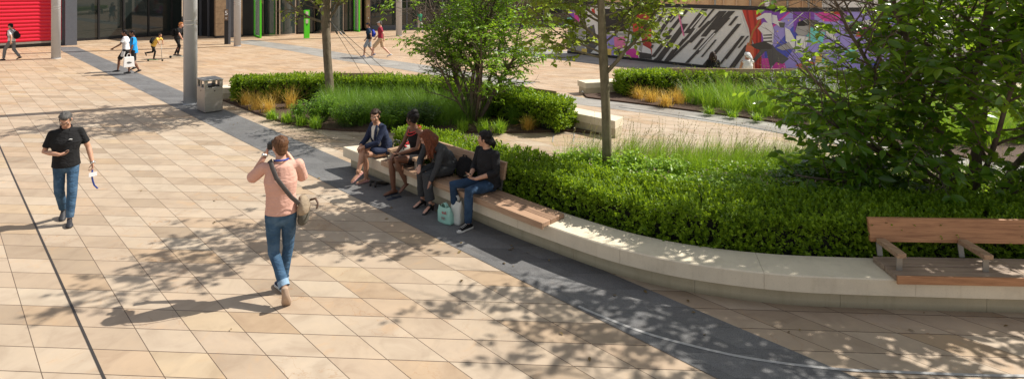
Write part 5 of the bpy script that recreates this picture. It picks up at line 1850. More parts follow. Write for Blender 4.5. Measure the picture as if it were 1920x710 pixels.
tag(mb.build('soil_bed', M['mulch']), kind='structure')


# ------------------------------------------------------------------ grasses and low plants
def blades(P, h, lean, width, rng, droop=0.55, bias=(0, 0)):
    """grass blades as tapering bent ribbons; h, lean arrays"""
    n = len(P)
    a = rng.random(n) * 2 * math.pi
    d = np.stack([np.cos(a) + bias[0], np.sin(a) + bias[1], np.zeros(n)], 1)
    d = d / np.linalg.norm(d, axis=1, keepdims=True)
    sd = np.stack([-d[:, 1], d[:, 0], np.zeros(n)], 1)
    tw = rng.normal(size=(n, 1)) * 0.6
    sd = sd * np.cos(tw) + d * np.sin(tw)
    rows = []
    for t in (0.0, 0.35, 0.7, 1.0):
        out = lean * (t ** 1.8)
        up = h * (t - droop * lean / np.maximum(h, 1e-3) * t ** 2 * 0.6)
        c = P + d * out[:, None] + np.array([0, 0, 1.0]) * up[:, None]
        w = width * (1 - t) ** 0.7 * 0.5 if t < 1 else width * 0.0
        w = np.broadcast_to(w, (n,))
        rows.append(c - sd * w[:, None]); rows.append(c + sd * w[:, None])
    V = np.stack(rows[:6] + [rows[6]], 1)
    T0 = np.array([(0, 1, 3), (0, 3, 2), (2, 3, 5), (2, 5, 4), (4, 5, 6)])
    T = T0[None] + (np.arange(n) * 7)[:, None, None]
    return V.reshape(-1, 3), T.reshape(-1, 3)


M['grass'] = mat_leaf('fresh_grass', (0.110, 0.250, 0.016), (0.330, 0.510, 0.040), tr=0.46, scale=0.9)
M['grass_dark'] = mat_leaf('deep_green_grass', (0.080, 0.190, 0.022), (0.230, 0.400, 0.044), tr=0.46, scale=0.9)
M['grass_orange'] = mat_leaf('orange_grass', (0.44, 0.26, 0.045), (0.80, 0.60, 0.16), tr=0.35, scale=4)
M['seed'] = mat_leaf('grass_seed_heads', (0.20, 0.19, 0.08), (0.38, 0.34, 0.18), tr=0.3)
M['herb'] = mat_leaf('broad_leaf_herb', (0.075, 0.195, 0.016), (0.250, 0.430, 0.034), tr=0.44, scale=1.5)
M['cover'] = mat_leaf('pale_green_ground_cover', (0.130, 0.275, 0.018), (0.370, 0.540, 0.042), tr=0.46, scale=1.2)
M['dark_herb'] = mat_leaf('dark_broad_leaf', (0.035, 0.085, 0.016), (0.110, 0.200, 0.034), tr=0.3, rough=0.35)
M['flower'] = mat_leaf('lavender_flower', (0.42, 0.38, 0.55), (0.72, 0.70, 0.78), trans=(0.6, 0.55, 0.75), tr=0.3)
M['pinkflower'] = mat_leaf('pink_flower', (0.45, 0.22, 0.22), (0.7, 0.5, 0.48), trans=(0.6, 0.4, 0.4), tr=0.3)


def grass_field(name, poly, z, density, hh, lean, width, m, label, cat, seed, clump=True, seedheads=0.0, bias=(0, 0)):
    rng = np.random.default_rng(seed)
    C = scatter(poly, density / 26.0, rng)
    k = rng.integers(18, 36, len(C))
    P = np.repeat(C, k, 0) + rng.normal(size=(k.sum(), 2)) * 0.055
    cl = np.repeat(0.75 + 0.5 * rng.random(len(C)), k)
    P = np.column_stack([P, np.full(len(P), z)])
    n = len(P)
    h = hh * cl * (0.6 + 0.5 * rng.random(n))
    parts = [blades(P, h, lean * (0.25 + rng.random(n)) * cl, width, rng, bias=bias)]
    V, T = join(parts)
    mi = np.zeros(len(T), int)
    mats = [m]
    if seedheads:
        q = rng.choice(n, int(n * seedheads), replace=False)
        sh = h[q] * 1.35
        v2, t2 = blades(P[q], sh, lean * 1.1 * (0.3 + rng.random(len(q))), width * 0.75, rng, bias=bias)
        # plume: thin tufts along the upper third of each stem
        S_ = v2.reshape(-1, 7, 3)
        tops, mids = S_[:, 6], (S_[:, 4] + S_[:, 5]) / 2
        pr = []
        for f in np.linspace(0, 1, 7):
            pp = mids * (1 - f) + tops * f
            dd = (tops - mids) / (np.linalg.norm(tops - mids, axis=1, keepdims=True) + 1e-9) + rand_unit(len(q), rng) * 0.35
            pr.append(leaves(pp, dd, rand_unit(len(q), rng), 0.045, 0.4))
        v3, t3 = join([(v2, t2)] + pr)
        T = np.concatenate([T, t3 + len(V)]); mi = np.concatenate([mi, np.ones(len(t3), int)])
        V = np.concatenate([V, v3]); mats = [m, M['seed']]
    o = mesh_np(name, V, T, mats, mi=mi)
    return tag(o, label, cat, kind='stuff')


def leaf_field(name, poly, z0, hf, density, size, m, label, cat, seed, width=1.0, big=False, up=0.8, kind='stuff', flowers=None):
    """ground cover: leaves spread through a soft layer of varying height"""
    rng = np.random.default_rng(seed)
    P = scatter(poly, density, rng)
    n = len(P)
    top = hf * (1.0 + 0.30 * wobble(P, seed + 1, 2.2) + 0.22 * wobble(P, seed + 2, 6.0))
    z = z0 + top * (1 - 0.55 * rng.random(n) ** 2.2)
    P3 = np.column_stack([P, z])
    a = rng.random(n) * 6.283
    D = np.stack([np.cos(a), np.sin(a), rng.normal(size=n) * 0.45 + 0.12], 1)
    N = np.stack([rng.normal(size=n) * 0.45, rng.normal(size=n) * 0.45, np.full(n, up)], 1)
    L = size * (0.6 + 0.75 * rng.random(n))
    V, T = leaves(P3, D, N, L, width, BIG_V if big else SMALL_V, BIG_T if big else SMALL_T)
    mi = np.zeros(len(T), int); mats = [m]
    if flowers:
        k = int(n * flowers)
        q = rng.choice(n, k)
        pr = []
        for j in range(5):
            pr.append(leaves(np.column_stack([P[q], z0 + top[q] + 0.03]) + rng.normal(size=(k, 3)) * 0.008, rand_unit(k, rng) + [0, 0, 0.5], rand_unit(k, rng), 0.022, 1.2))
        v3, t3 = join(pr)
        T = np.concatenate([T, t3 + len(V)]); mi = np.concatenate([mi, np.ones(len(t3), int)]); V = np.concatenate([V, v3]); mats = [m, M['pinkflower']]
    o = mesh_np(name, V, T, mats, mi=mi)
    return tag(o, label, cat, kind=kind)


def tuft(name, p, h, lean, n, width, m, label, cat, seed, group=None, bias=(0, 0), spread=0.05):
    rng = np.random.default_rng(seed)
    P = np.column_stack([p[0] + rng.normal(size=n) * spread, p[1] + rng.normal(size=n) * spread, np.full(n, p[2])])
    V, T = blades(P, h * (0.55 + 0.5 * rng.random(n)), lean * (0.1 + rng.random(n)), width, rng, droop=0.8, bias=bias)
    o = mesh_np(name, V, T, m, origin=p)
    return tag(o, label, cat, group)


def bush(name, p, r, h, nst, size, m, label, cat, seed, width=1.0, group=None):
    """leafy perennial: arching stems carrying pairs of broad leaves"""
    rng = np.random.default_rng(seed)
    pp, dd, nn, ll = [], [], [], []
    st = MB()
    for i in range(nst):
        a = rng.random() * 6.283
        rr = r * math.sqrt(rng.random())
        b0 = np.array([p[0] + math.cos(a) * rr * 0.35, p[1] + math.sin(a) * rr * 0.35, p[2]])
        hh = h * (0.65 + 0.45 * rng.random()) * (1 - 0.35 * (rr / r) ** 2)
        e = np.array([p[0] + math.cos(a) * rr, p[1] + math.sin(a) * rr, p[2] + hh])
        c = (b0 + e) / 2 + np.array([0, 0, hh * 0.18])
        pts = [b0 * (1 - t) ** 2 + 2 * c * t * (1 - t) + e * t * t for t in np.linspace(0, 1, 6)]
        st.tube(pts, [0.006, 0.006, 0.005, 0.004, 0.004, 0.002], n=4)
        az = rng.random() * 6.28
        for t in np.linspace(0.25, 1.0, 7):
            q = b0 * (1 - t) ** 2 + 2 * c * t * (1 - t) + e * t * t
            for s in (0, 1):
                az += 3.1416 if s else 1.35
                d = np.array([math.cos(az), math.sin(az), 0.25 + 0.3 * rng.normal()])
                pp.append(q); dd.append(d); nn.append([0.3 * rng.normal(), 0.3 * rng.normal(), 1]); ll.append(size * (1.15 - 0.45 * t) * (0.7 + 0.5 * rng.random()))
    V, T = leaves(np.array(pp), np.array(dd), np.array(nn), np.array(ll), width, BIG_V, BIG_T)
    root = empty(name, p, 0, label, cat, group)
    mesh_np('leaves', V, T, m, root)
    st.build('stems', M['herb_stem'], root)
    return root


M['herb_stem'] = mat('green_stem', (0.09, 0.14, 0.04), 0.6)

# left bed ------------------------------------------------------------------
for i, (x, y, h) in enumerate([(461, 196, .48), (481, 205, .50), (503, 210, .46), (516, 192, .55), (545, 202, .62), (576, 188, .60)]):
    tuft('orange_grass_tuft', G(x, y, .05), h * 1.3, 0.52, 200, 0.009, M['grass_orange'], 'feathery orange grass tuft in bare mulch at the bin end of the left bed', 'grass tuft', 100 + i, 'orange grass tufts at the bin end of the left bed', bias=(0.3, 0), spread=0.075)
for i, (x, y, h, l) in enumerate([(511, 223, .34, 'low bright green strap-leaf tuft on mulch nearest the bin'), (538, 229, .38, 'green strap-leaf tuft in front of the orange tufts'), (565, 234, .36, 'green strap-leaf tuft before the guyed tree, front edge of left bed'), (592, 239, .40, 'green strap-leaf tuft at the bed edge left of the seated blazer woman'), (868, 246, .40, 'green strap-leaf tuft under the shrub, left of its stems'), (908, 247, .42, 'bright green strap-leaf tuft directly below the shrub stems'), (937, 248, .42, 'bright green strap-leaf tuft right of the shrub stems')]):
    tuft('strap_leaf_tuft', G(x, y, .05), h, 0.30, 130, 0.022, M['grass'], l, 'plant', 120 + i, 'strap-leaf tufts along the left bed edge', spread=0.06)
tuft('golden_grass_tuft', G(990, 243, .05), .46, 0.42, 260, 0.010, M['grass_orange'], 'golden arching grass tuft at the front right corner of the left bed', 'grass tuft', 131)
tuft('tan_grass_tuft', G(965, 232, .05), .62, 0.42, 260, 0.009, M['grass_dark'], 'arching olive grass tuft against the hedge right of the shrub', 'grass tuft', 132)
grass_field('tall_grass', [G(598, 206)[:2], G(640, 238)[:2], G(760, 242)[:2], G(870, 240)[:2], G(950, 215)[:2], G(860, 186)[:2], G(640, 184)[:2]], 0.05, 1000, 0.74, 0.46, 0.008, M['grass_dark'], 'mass of tall fine green grass filling the left bed', 'grass', 31)
bush('leafy_perennial', G(600, 226, .05), 0.55, 0.66, 85, 0.10, M['herb'], 'bright broad-leaved clump at the foot of the guyed tree', 'plant', 141)
bush('leafy_perennial', G(652, 236, .05), 0.50, 0.62, 70, 0.10, M['herb'], 'green leafy clump right of the guyed tree, behind the blazer woman', 'plant', 142)
bush('leafy_perennial', G(735, 238, .05), 0.60, 0.66, 90, 0.11, M['herb'], 'broad-leaved clump behind the woman with the updo', 'plant', 143)
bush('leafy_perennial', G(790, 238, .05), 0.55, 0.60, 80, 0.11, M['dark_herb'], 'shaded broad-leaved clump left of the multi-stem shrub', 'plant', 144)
bush('leafy_perennial', G(560, 222, .05), 0.35, 0.42, 40, 0.085, M['herb'], 'small leafy clump between orange and green tufts', 'plant', 145)
# right bed -----------------------------------------------------------------
for i, (x, y, h) in enumerate([(1198, 184, .42), (1222, 190, .44), (1248, 198, .48), (1272, 193, .50)]):
    tuft('orange_grass_tuft', G(x, y, .05), h * 1.3, 0.52, 200, 0.011, M['grass_orange'], 'orange grass tuft on mulch at the left end of the far right bed', 'grass tuft', 150 + i, 'orange grass tufts of the far right bed', spread=0.09)
poly3 = [G(1278, 184)[:2], G(1292, 203)[:2], G(1330, 210)[:2], G(1400, 219)[:2], G(1500, 233)[:2], G(1600, 249)[:2], G(1800, 285)[:2], (15, 13.6), (15.5, 16.2), (9, 17.3), (5.2, 17.6)]
grass_field('tall_grass', poly3, 0.05, 560, 0.72, 0.44, 0.010, M['grass'], 'mass of bright green grass in the far right bed', 'grass', 32)
grass_field('tall_grass', poly3, 0.05, 240, 0.92, 0.50, 0.010, M['grass_dark'], 'darker taller grass with seed plumes among the far right bed', 'grass', 35, seedheads=0.06)
fs_rng = np.random.default_rng(33)
Pf = scatter([G(1470, 190)[:2], G(1500, 215)[:2], G(1700, 225)[:2], (13, 16.2), (12, 16.9), (7.6, 17.0)], 34, fs_rng)
parts = []
for p in Pf:
    hgt = 0.85 + 0.3 * fs_rng.random()
    for zz in np.linspace(0.45, hgt, 11):
        k = 3
        parts.append(leaves(np.repeat([[p[0], p[1], zz]], k, 0) + fs_rng.normal(size=(k, 3)) * 0.012, rand_unit(k, fs_rng) + [0, 0, .6], rand_unit(k, fs_rng), 0.035, 0.8))
V_, T_ = join(parts)
sv, st_ = blades(np.column_stack([Pf, np.full(len(Pf), .05)]), np.full(len(Pf), 0.9), np.full(len(Pf), 0.05), 0.012, fs_rng)
tag(mesh_np('flower_spikes', np.concatenate([V_, sv]), np.concatenate([T_, st_ + len(V_)]), [M['flower'], M['grass']], mi=np.concatenate([np.zeros(len(T_), int), np.ones(len(st_), int)])), 'pale lavender flower spikes rising from the far right grass', 'flowers', kind='stuff')
for i, (x, y, h, l) in enumerate([(1330, 214, .30, 'small green tuft at the path edge, nearest the orange tufts of the far bed'), (1372, 219, .28, 'small green tuft at the path edge of the far bed, second from orange tufts'), (1420, 226, .30, 'small tuft at the far bed edge beside the drooping branch'), (1536, 246, .36, 'bright green tuft on mulch just behind the drooping branch')]):
    tuft('strap_leaf_tuft', G(x, y, .05), h, 0.28, 110, 0.022, M['grass'], l, 'plant', 160 + i, 'strap-leaf tufts along the far right bed', spread=0.06)
# front bed -----------------------------------------------------------------
Wc = offset(W, 0.40 + wid)
gc_front = list((Wc - normals2(W) * 0.05)[34:])
gc = [tuple(p) for p in gc_front] + [(10.8, 8.6), (8.0, 9.0), (5.5, 9.5), (3.4, 9.7), (2.2, 9.7), (1.4, 9.7), (0.75, 9.75)]
leaf_field('ground_cover', gc, 0.30, 0.36, 2300, 0.052, M['cover'], 'pale green ground cover with tiny pink flowers behind the front hedge', 'ground cover', 41, width=1.1, flowers=0.006)
grass_field('tall_grass', [(0.75, 9.75), (0.9, 10.15), (1.8, 10.45), (2.8, 10.55), (4.0, 10.4), (5.4, 10.05), (5.3, 9.45), (3.6, 9.55), (2.2, 9.6)], 0.30, 1900, 0.62, 0.34, 0.008, M['grass'], 'wispy tall grass with seed plumes at the back of the front bed', 'grass', 42, seedheads=0.045, bias=(0.9, 0.1))
grass_field('tall_grass', [(5.4, 10.05), (7.2, 9.65), (8.6, 9.3), (8.4, 8.9), (5.3, 9.4)], 0.30, 600, 0.52, 0.26, 0.008, M['grass'], 'tall grass behind the large shrub of the front bed', 'grass', 43, seedheads=0.08, bias=(0.9, 0.1))
for i, (X_, Y_, h, r, l) in enumerate([(1.22, 9.45, .62, .35, 'bright leafy clump left of the slender trunk in the front bed'), (1.85, 9.35, .62, .38, 'bright leafy clump touching the slender trunk on its right'), (2.45, 9.25, .55, .38, 'leafy clump between slender trunk and green grass, front bed'), (0.75, 9.6, .48, .3, 'low leafy clump at the left tip of the front bed')]):
    bush('leafy_perennial', (X_, Y_, .30), r, h, 60, 0.11, M['cover'], l, 'plant', 170 + i)
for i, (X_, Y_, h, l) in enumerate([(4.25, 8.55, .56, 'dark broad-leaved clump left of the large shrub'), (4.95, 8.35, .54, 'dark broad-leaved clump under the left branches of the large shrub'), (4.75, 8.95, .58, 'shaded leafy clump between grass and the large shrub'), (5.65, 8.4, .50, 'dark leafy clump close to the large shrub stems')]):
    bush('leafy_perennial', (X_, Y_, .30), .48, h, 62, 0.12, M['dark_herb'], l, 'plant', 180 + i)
for i, (X_, Y_, l) in enumerate([(3.75, 9.35, 'upright green grass clump left of centre in the front bed'), (4.4, 9.3, 'upright green grass clump nearest the dark leafy plants, front bed'), (3.05, 9.4, 'upright green grass clump nearest the slender trunk, front bed')]):
    tuft('grass_clump', np.array([X_, Y_, .30]), .74, .36, 520, .008, M['grass'], l, 'grass tuft', 190 + i, spread=.13, bias=(.4, 0))
# ------------------------------------------------------------------ trees
def bark_mat(name, a, b_, scale=6.0):
    m, nt, b, out = new_mat(name)
    tc = nt.nodes.new('ShaderNodeTexCoord')
    mp = nt.nodes.new('ShaderNodeMapping'); mp.inputs['Scale'].default_value = (1, 1, 0.3)
    nt.links.new(tc.outputs['Object'], mp.inputs[0])
    n = node_noise(nt, mp.outputs[0], scale * 4, 6.0, 0.7)
    n2 = node_noise(nt, tc.outputs['Object'], scale, 4.0, 0.6)
    f = S(nt, n.outputs[0]) * 0.6 + S(nt, n2.outputs[0]) * 0.5 - 0.05
    r = node_ramp(nt, f.s, [(0.3, a), (0.72, b_)])
    nt.links.new(r.outputs[0], b.inputs['Base Color'])
    b.inputs['Roughness'].default_value = 0.85
    node_bump(nt, n.outputs[0], b, 0.6, 0.01)
    return m


M['bark_grey'] = bark_mat('grey_brown_bark', (0.075, 0.055, 0.035), (0.25, 0.20, 0.135))
M['bark_green'] = bark_mat('greenish_bark', (0.09, 0.075, 0.042), (0.26, 0.215, 0.13))
M['bark_shrub'] = bark_mat('shrub_bark', (0.06, 0.04, 0.03), (0.20, 0.145, 0.11), 10)
M['leaf_a'] = mat_leaf('round_tree_leaf', (0.110, 0.195, 0.020), (0.340, 0.430, 0.060), tr=0.50, rough=0.38, scale=1.0)
M['leaf_c'] = mat_leaf('narrow_shrub_leaf', (0.060, 0.165, 0.012), (0.290, 0.490, 0.032), tr=0.48, rough=0.38, scale=1.0)
M['leaf_d'] = mat_leaf('glossy_dark_leaf', (0.018, 0.066, 0.010), (0.125, 0.255, 0.022), trans=(0.60, 0.84, 0.05), tr=0.50, rough=0.24, spec=0.6, scale=1.0)


class Tree:
    def __init__(s, seed, P):
        s.rng = np.random.default_rng(seed)
        s.P = P
        s.wood = MB()
        s.lp, s.ld, s.ln, s.ll = [], [], [], []

    def limb(s, p, d, L, r, lvl, keep=None):
        P, rng = s.P, s.rng
        step = P['step'][min(lvl, len(P['step']) - 1)]
        n = max(3, int(L / step))
        d = np.asarray(d, float); d = d / np.linalg.norm(d)
        pts = [np.asarray(p, float)]
        dirs = [d]
        for i in range(n):
            d = d + rng.normal(size=3) * P['wob'][lvl] + np.array([0, 0, P['up'][lvl]])
            d = d / np.linalg.norm(d)
            pts.append(pts[-1] + d * (L / n)); dirs.append(d)
        rr = [r * (1 - 0.72 * (i / n)) for i in range(n + 1)]
        s.wood.tube(pts, rr, n=9 if lvl == 0 else (6 if lvl == 1 else 4))
        if lvl < P['levels']:
            c = max(1, int(L * P['kids'][lvl] + rng.random()))
            t0 = P['from'][lvl]
            az = rng.random() * 6.28
            for k in range(c):
                t = t0 + (1 - t0) * ((k + 0.3 + 0.5 * rng.random()) / c)
                i = min(n - 1, int(t * n))
                q = pts[i] + (pts[i + 1] - pts[i]) * (t * n - i)
                ax = dirs[i]
                az += 2.4 + rng.normal() * 0.4
                s1 = np.cross(ax, [0.13, 0.2, 1.0]); s1 = s1 / (np.linalg.norm(s1) + 1e-9)
                s2 = np.cross(ax, s1)
                side = s1 * math.cos(az) + s2 * math.sin(az) * P['flat'][lvl]
                ang = P['ang'][lvl] * (0.8 + 0.4 * rng.random())
                cd = ax * math.cos(ang) + side / (np.linalg.norm(side) + 1e-9) * math.sin(ang)
                cl = L * P['ratio'][lvl] * (1.0 - P['taper'][lvl] * t) * (0.75 + 0.5 * rng.random())
                cl = max(cl, 0.18)
                s.limb(q, cd, cl, max(0.003, rr[i] * 0.55), lvl + 1)
        if lvl >= P['leaflvl']:
            seglen = L
            k = max(3, int(seglen / P['gap']))
            az = rng.random() * 6.28
            for j in range(k):
                t = 0.12 + 0.88 * (j + rng.random()) / k
                t = min(t, 0.999)
                i = int(t * n)
                q = pts[i] + (pts[i + 1] - pts[i]) * (t * n - i)
                ax = dirs[i]
                s1 = np.cross(ax, [0, 0, 1.0]); s1 = s1 / (np.linalg.norm(s1) + 1e-9)
                sg = 1 if j % 2 else -1
                dd = ax * 0.55 + s1 * sg * (0.8 + 0.3 * rng.normal()) + np.array([0, 0, -P['droop'] + 0.25 * rng.normal()])
                s.lp.append(q); s.ld.append(dd)
                s.ln.append(np.array([0, 0, 1.0]) + rng.normal(size=3) * P['tilt'])
                s.ll.append(P['leaf'] * (0.6 + 0.6 * rng.random()))

    def build(s, name, base, label, cat, lm, bm, lw, keep=None):
        root = empty(name, base, 0, label, cat)
        P, D, N, L = (np.array(a) for a in (s.lp, s.ld, s.ln, s.ll))
        if keep is not None:
            k = keep(P, s.rng)
            P, D, N, L = P[k], D[k], N[k], L[k]
        s.count = len(P)
        V, T = leaves(P, D, N, L, lw, BIG_V, BIG_T)
        mesh_np('crown', V, T, lm, root)
        s.wood.build('trunk', bm, root, smooth=True)
        print('TREE', name, len(P))
        return root


# slender tree in the front bed ------------------------------------------------
PA = dict(step=(0.25, 0.16, 0.10, 0.08), wob=(0.025, 0.10, 0.14, 0.15), up=(0.0, 0.025, 0.01, 0.0), levels=3, kids=(0, 5.6, 7.5, 0), **{'from': (0.3, 0.15, 0.1, 0)}, ang=(1.0, 0.85, 0.8, 0.7), ratio=(0.5, 0.46, 0.50, 0.4), taper=(0.4, 0.45, 0.4, 0.3), flat=(1, 0.6, 0.6, 0.6), leaflvl=2, gap=0.05, droop=0.15, tilt=0.55, leaf=0.100)
baseA = np.array([1.55, 9.42, 0.30])
tA = Tree(5, PA)
trunkA = [baseA + [0, 0, -0.1], baseA + [0.0, 0, 0.8], baseA + [-0.03, 0, 1.6], baseA + [-0.06, 0.02, 2.2], baseA + [-0.09, 0.03, 3.0], baseA + [-0.05, 0.05, 4.2], baseA + [0.0, 0.0, 5.2], baseA + [0.05, 0, 6.1]]
tA.wood.tube(trunkA, [0.082, 0.076, 0.073, 0.075, 0.058, 0.046, 0.03, 0.012], n=12)
def onA(z):
    q = np.array([t[2] for t in trunkA])
    return np.array([np.interp(z, q, [t[k] for t in trunkA]) for k in range(3)])
# (height, azimuth, rise, length, radius)
for z, az, rise, L, r in [(2.10, 0.15, 0.95, 1.9, 0.036), (2.38, 3.0, 0.25, 1.35, 0.022), (2.55, 2.0, 0.3, 1.2, 0.02), (2.45, 2.55, 0.3, 1.5, 0.02), (2.65, 3.05, 0.55, 1.6, 0.02), (2.6, 0.35, 0.45, 1.5, 0.02), (2.95, 2.3, 0.3, 1.6, 0.02), (3.05, 0.4, 0.25, 1.6, 0.02), (3.2, 2.9, 0.2, 1.7, 0.02), (2.7, 2.75, 0.38, 1.55, 0.024), (2.75, 0.55, 0.35, 1.5, 0.022), (2.85, 0.1, 0.25, 1.6, 0.022), (3.0, 2.75, 0.5, 1.7, 0.024), (3.15, 1.7, 0.4, 1.4, 0.02), (3.3, 0.9, 0.45, 1.5, 0.02), (3.5, 1.3, 0.5, 1.6, 0.02), (3.7, 3.2, 0.6, 1.8, 0.024), (4.0, 0.2, 0.6, 1.7, 0.022), (4.2, 1.8, 0.6, 1.7, 0.022), (4.45, 2.2, 0.65, 1.7, 0.022), (4.7, 0.9, 0.7, 1.6, 0.02), (5.0, 3.5, 0.8, 1.6, 0.02), (5.3, 1.0, 0.9, 1.5, 0.02), (5.6, 1.5, 0.9, 1.3, 0.018), (5.9, 2.8, 1.0, 1.2, 0.016)]:
    tA.limb(onA(z), [math.cos(az), math.sin(az), rise], L * (0.62 if z > 5.15 else (1.2 if z > 3.6 else 1.0)), r, 1)
tA.build('young_tree', baseA, 'slender young tree with straight bare trunk and round leaves in the front bed', 'tree', M['leaf_a'], M['bark_green'], 1.55, keep=lambda P, r: (P[:, 2] < 3.1) | (P[:, 1] < 10.3) | (r.random(len(P)) < 0.35))

# guyed tree in the left bed -----------------------------------------------------
PB = dict(PA); PB.update(leaf=0.13, gap=0.06, kids=(0, 5.0, 7.0, 0), droop=0.2)
baseB = np.array([-5.45, 16.9, 0.05])
tB = Tree(8, PB)
trunkB = [baseB + [0.16, 0, -0.1], baseB + [0.10, 0, 0.5], baseB + [0.03, 0, 1.4], baseB + [-0.02, 0, 2.4], baseB + [0.02, 0, 3.2], baseB + [0.05, 0, 5.0], baseB + [0, 0, 7.6]]
tB.wood.tube(trunkB, [0.135, 0.125, 0.118, 0.122, 0.085, 0.05, 0.015], n=12)
def onB(z):
    q = np.array([t[2] for t in trunkB])
    return np.array([np.interp(z, q, [t[k] for t in trunkB]) for k in range(3)])
for z, az, rise, L, r in [(2.42, 3.3, 0.65, 2.0, 0.045), (2.5, 0.1, 0.75, 2.1, 0.045), (2.55, 3.9, 1.6, 1.8, 0.035), (2.6, 0.9, 1.3, 1.8, 0.035), (2.7, 5.3, 0.9, 1.8, 0.03), (3.0, 2.6, 0.5, 2.2, 0.03), (3.3, 0.3, 0.5, 2.2, 0.03), (3.6, 4.4, 0.5, 2.1, 0.03), (3.9, 3.4, 0.55, 2.2, 0.03), (4.2, 1.4, 0.55, 2.1, 0.03), (4.5, 5.5, 0.6, 2.0, 0.03), (4.8, 2.8, 0.7, 2.0, 0.028), (5.2, 0.6, 0.8, 1.9, 0.026), (5.6, 4.1, 0.9, 1.7, 0.024), (6.0, 2.0, 1.0, 1.5, 0.02), (6.4, 5.5, 1.0, 1.2, 0.02)]:
    tB.limb(onB(z), [math.cos(az), math.sin(az), rise], L * (1.15 if z > 3.2 else 1.0), r, 1)
rootB = tB.build('young_tree', baseB, 'young tree held by three guy wires beside the orange grass of the left bed', 'tree', M['leaf_a'], M['bark_grey'], 1.0, keep=lambda P, r: (P[:, 2] > 3.0) | (r.random(len(P)) < 0.16))
M['wire'] = mat('steel_wire', (0.10, 0.10, 0.10), 0.4, 0.8)
for (x, y), l in (((676, 135), 'guy wire of the bare-trunked tree, leftmost of the three'), ((716, 150), 'guy wire of the bare-trunked tree, middle of the three'), ((730, 138), 'guy wire of the bare-trunked tree, rightmost of the three')):
    a = onB(2.52) + [0.1, 0, 0]
    e = G(x, y, 0.70); d = e - a
    e = a + d * ((2.52 - 0.1) / (2.52 - 0.70))
    w = MB(); w.tube([a, e], 0.008, n=5)
    k = a + d * 0.22
    w.tube([k - d * 0.02, k + d * 0.02], [0.03, 0.03], n=6)
    tag(w.build('guy_wire', M['wire'], origin=a), l, 'guy wire', 'guy wires of the tree in the left bed')

# multi-stem shrub of the left bed -------------------------------------------------
PC = dict(step=(0.22, 0.14, 0.09, 0.07), wob=(0.07, 0.10, 0.13, 0.15), up=(0.02, 0.01, -0.01, -0.03), levels=2, kids=(6.0, 7.5, 0, 0), **{'from': (0.27, 0.12, 0.1, 0)}, ang=(0.85, 0.75, 0.7, 0.7), ratio=(0.42, 0.42, 0.5, 0.4), taper=(0.45, 0.4, 0.4, 0.3), flat=(0.8, 0.6, 0.6, 0.6), leaflvl=1, gap=0.048, droop=0.25, tilt=0.6, leaf=0.125)
baseC = G(888, 228, 0.05)
tC = Tree(12, PC)
for dx, dy, dz, L, r in [(-0.42, 0.05, 1, 3.6, 0.055), (-0.16, -0.1, 1, 4.2, 0.06), (0.05, 0.15, 1, 4.6, 0.06), (0.26, -0.05, 1, 4.0, 0.055), (0.5, 0.1, 1, 3.5, 0.045), (-0.55, -0.05, 1, 2.9, 0.04), (0.62, -0.1, 0.9, 2.5, 0.04), (-0.3, 0.4, 1, 3.6, 0.04), (0.35, 0.4, 1, 3.6, 0.04), (0.2, -0.45, 0.9, 2.6, 0.035), (-0.3, -0.45, 0.9, 2.4, 0.035)]:
    tC.limb(baseC + np.array([dx, dy, 0]) * 0.18, [dx, dy, dz], L, r, 0)
tC.build('multi_stem_shrub', baseC, 'tall multi-stem shrub with narrow bright leaves in the left bed', 'shrub', M['leaf_c'], M['bark_shrub'], 0.72, keep=lambda P, r: (P[:, 1] < 15.6 - 0.35 * np.maximum(P[:, 2] - 1.8, 0) + 0.3 * r.random(len(P))) & (P[:, 2] < 4.3 + 0.4 * r.random(len(P))) & (wobble(P, 62, 2.6) > -0.22))

# large dark shrub on the right -----------------------------------------------------
PD = dict(PC); PD.update(leaf=0.182, gap=0.054, kids=(4.9, 6.2, 0, 0), tilt=0.75, droop=0.3, ratio=(0.44, 0.42, 0.5, 0.4))
baseD = np.array([7.0, 8.75, 0.30])
tD = Tree(17, PD)
for dx, dy, dz, L, r in [(0.0, 0.0, 1, 6.2, 0.085), (-0.28, -0.05, 1, 5.4, 0.06), (0.3, 0.1, 1, 5.4, 0.06), (-0.62, 0.1, 1, 4.4, 0.05), (-0.9, -0.15, 0.95, 3.1, 0.042), (-1.3, 0.0, 0.66, 2.9, 0.042), (-1.5, -0.25, 0.46, 2.7, 0.036), (0.8, 0.0, 0.9, 4.0, 0.05), (-0.35, -0.6, 1, 3.4, 0.045), (0.35, -0.65, 0.9, 3.2, 0.04), (-0.3, 0.3, 1, 3.6, 0.045), (0.5, 0.35, 1, 4.0, 0.045), (1.2, -0.3, 0.6, 2.8, 0.036), (0.05, -0.8, 0.55, 2.0, 0.03), (-0.9, -0.6, 0.5, 2.1, 0.03), (0.9, -0.6, 0.5, 2.1, 0.03), (1.3, 0.2, 0.6, 3.0, 0.03), (-1.1, -0.35, 0.9, 3.4, 0.036)]:
    tD.limb(baseD + np.array([dx, dy, 0]) * 0.22, [dx, dy, dz], L, r, 0)
tD.build('multi_stem_shrub', baseD, 'large dark glossy-leaved shrub filling the right end of the front bed', 'shrub', M['leaf_d'], M['bark_shrub'], 0.95, keep=lambda P, r: (P[:, 1] < 9.25 + 0.4 * r.random(len(P)) - 0.4 * np.maximum(P[:, 2] - 2.3, 0)) & (P[:, 2] < 5.6) & (wobble(P, 61, 2.6) > -0.20 - 0.8 * (P[:, 0] > 5.8)) & ((P[:, 0] > 5.3) | (r.random(len(P)) < 0.72)))
# ------------------------------------------------------------------ painted hoarding
T1 = 10.1
P0 = np.array([A0[0], A0[1], 0.0]); HD = np.array([0.713, -0.701, 0.0]) / np.linalg.norm([0.713, -0.701])
T1 = 10.1
P1 = P0 + HD * T1


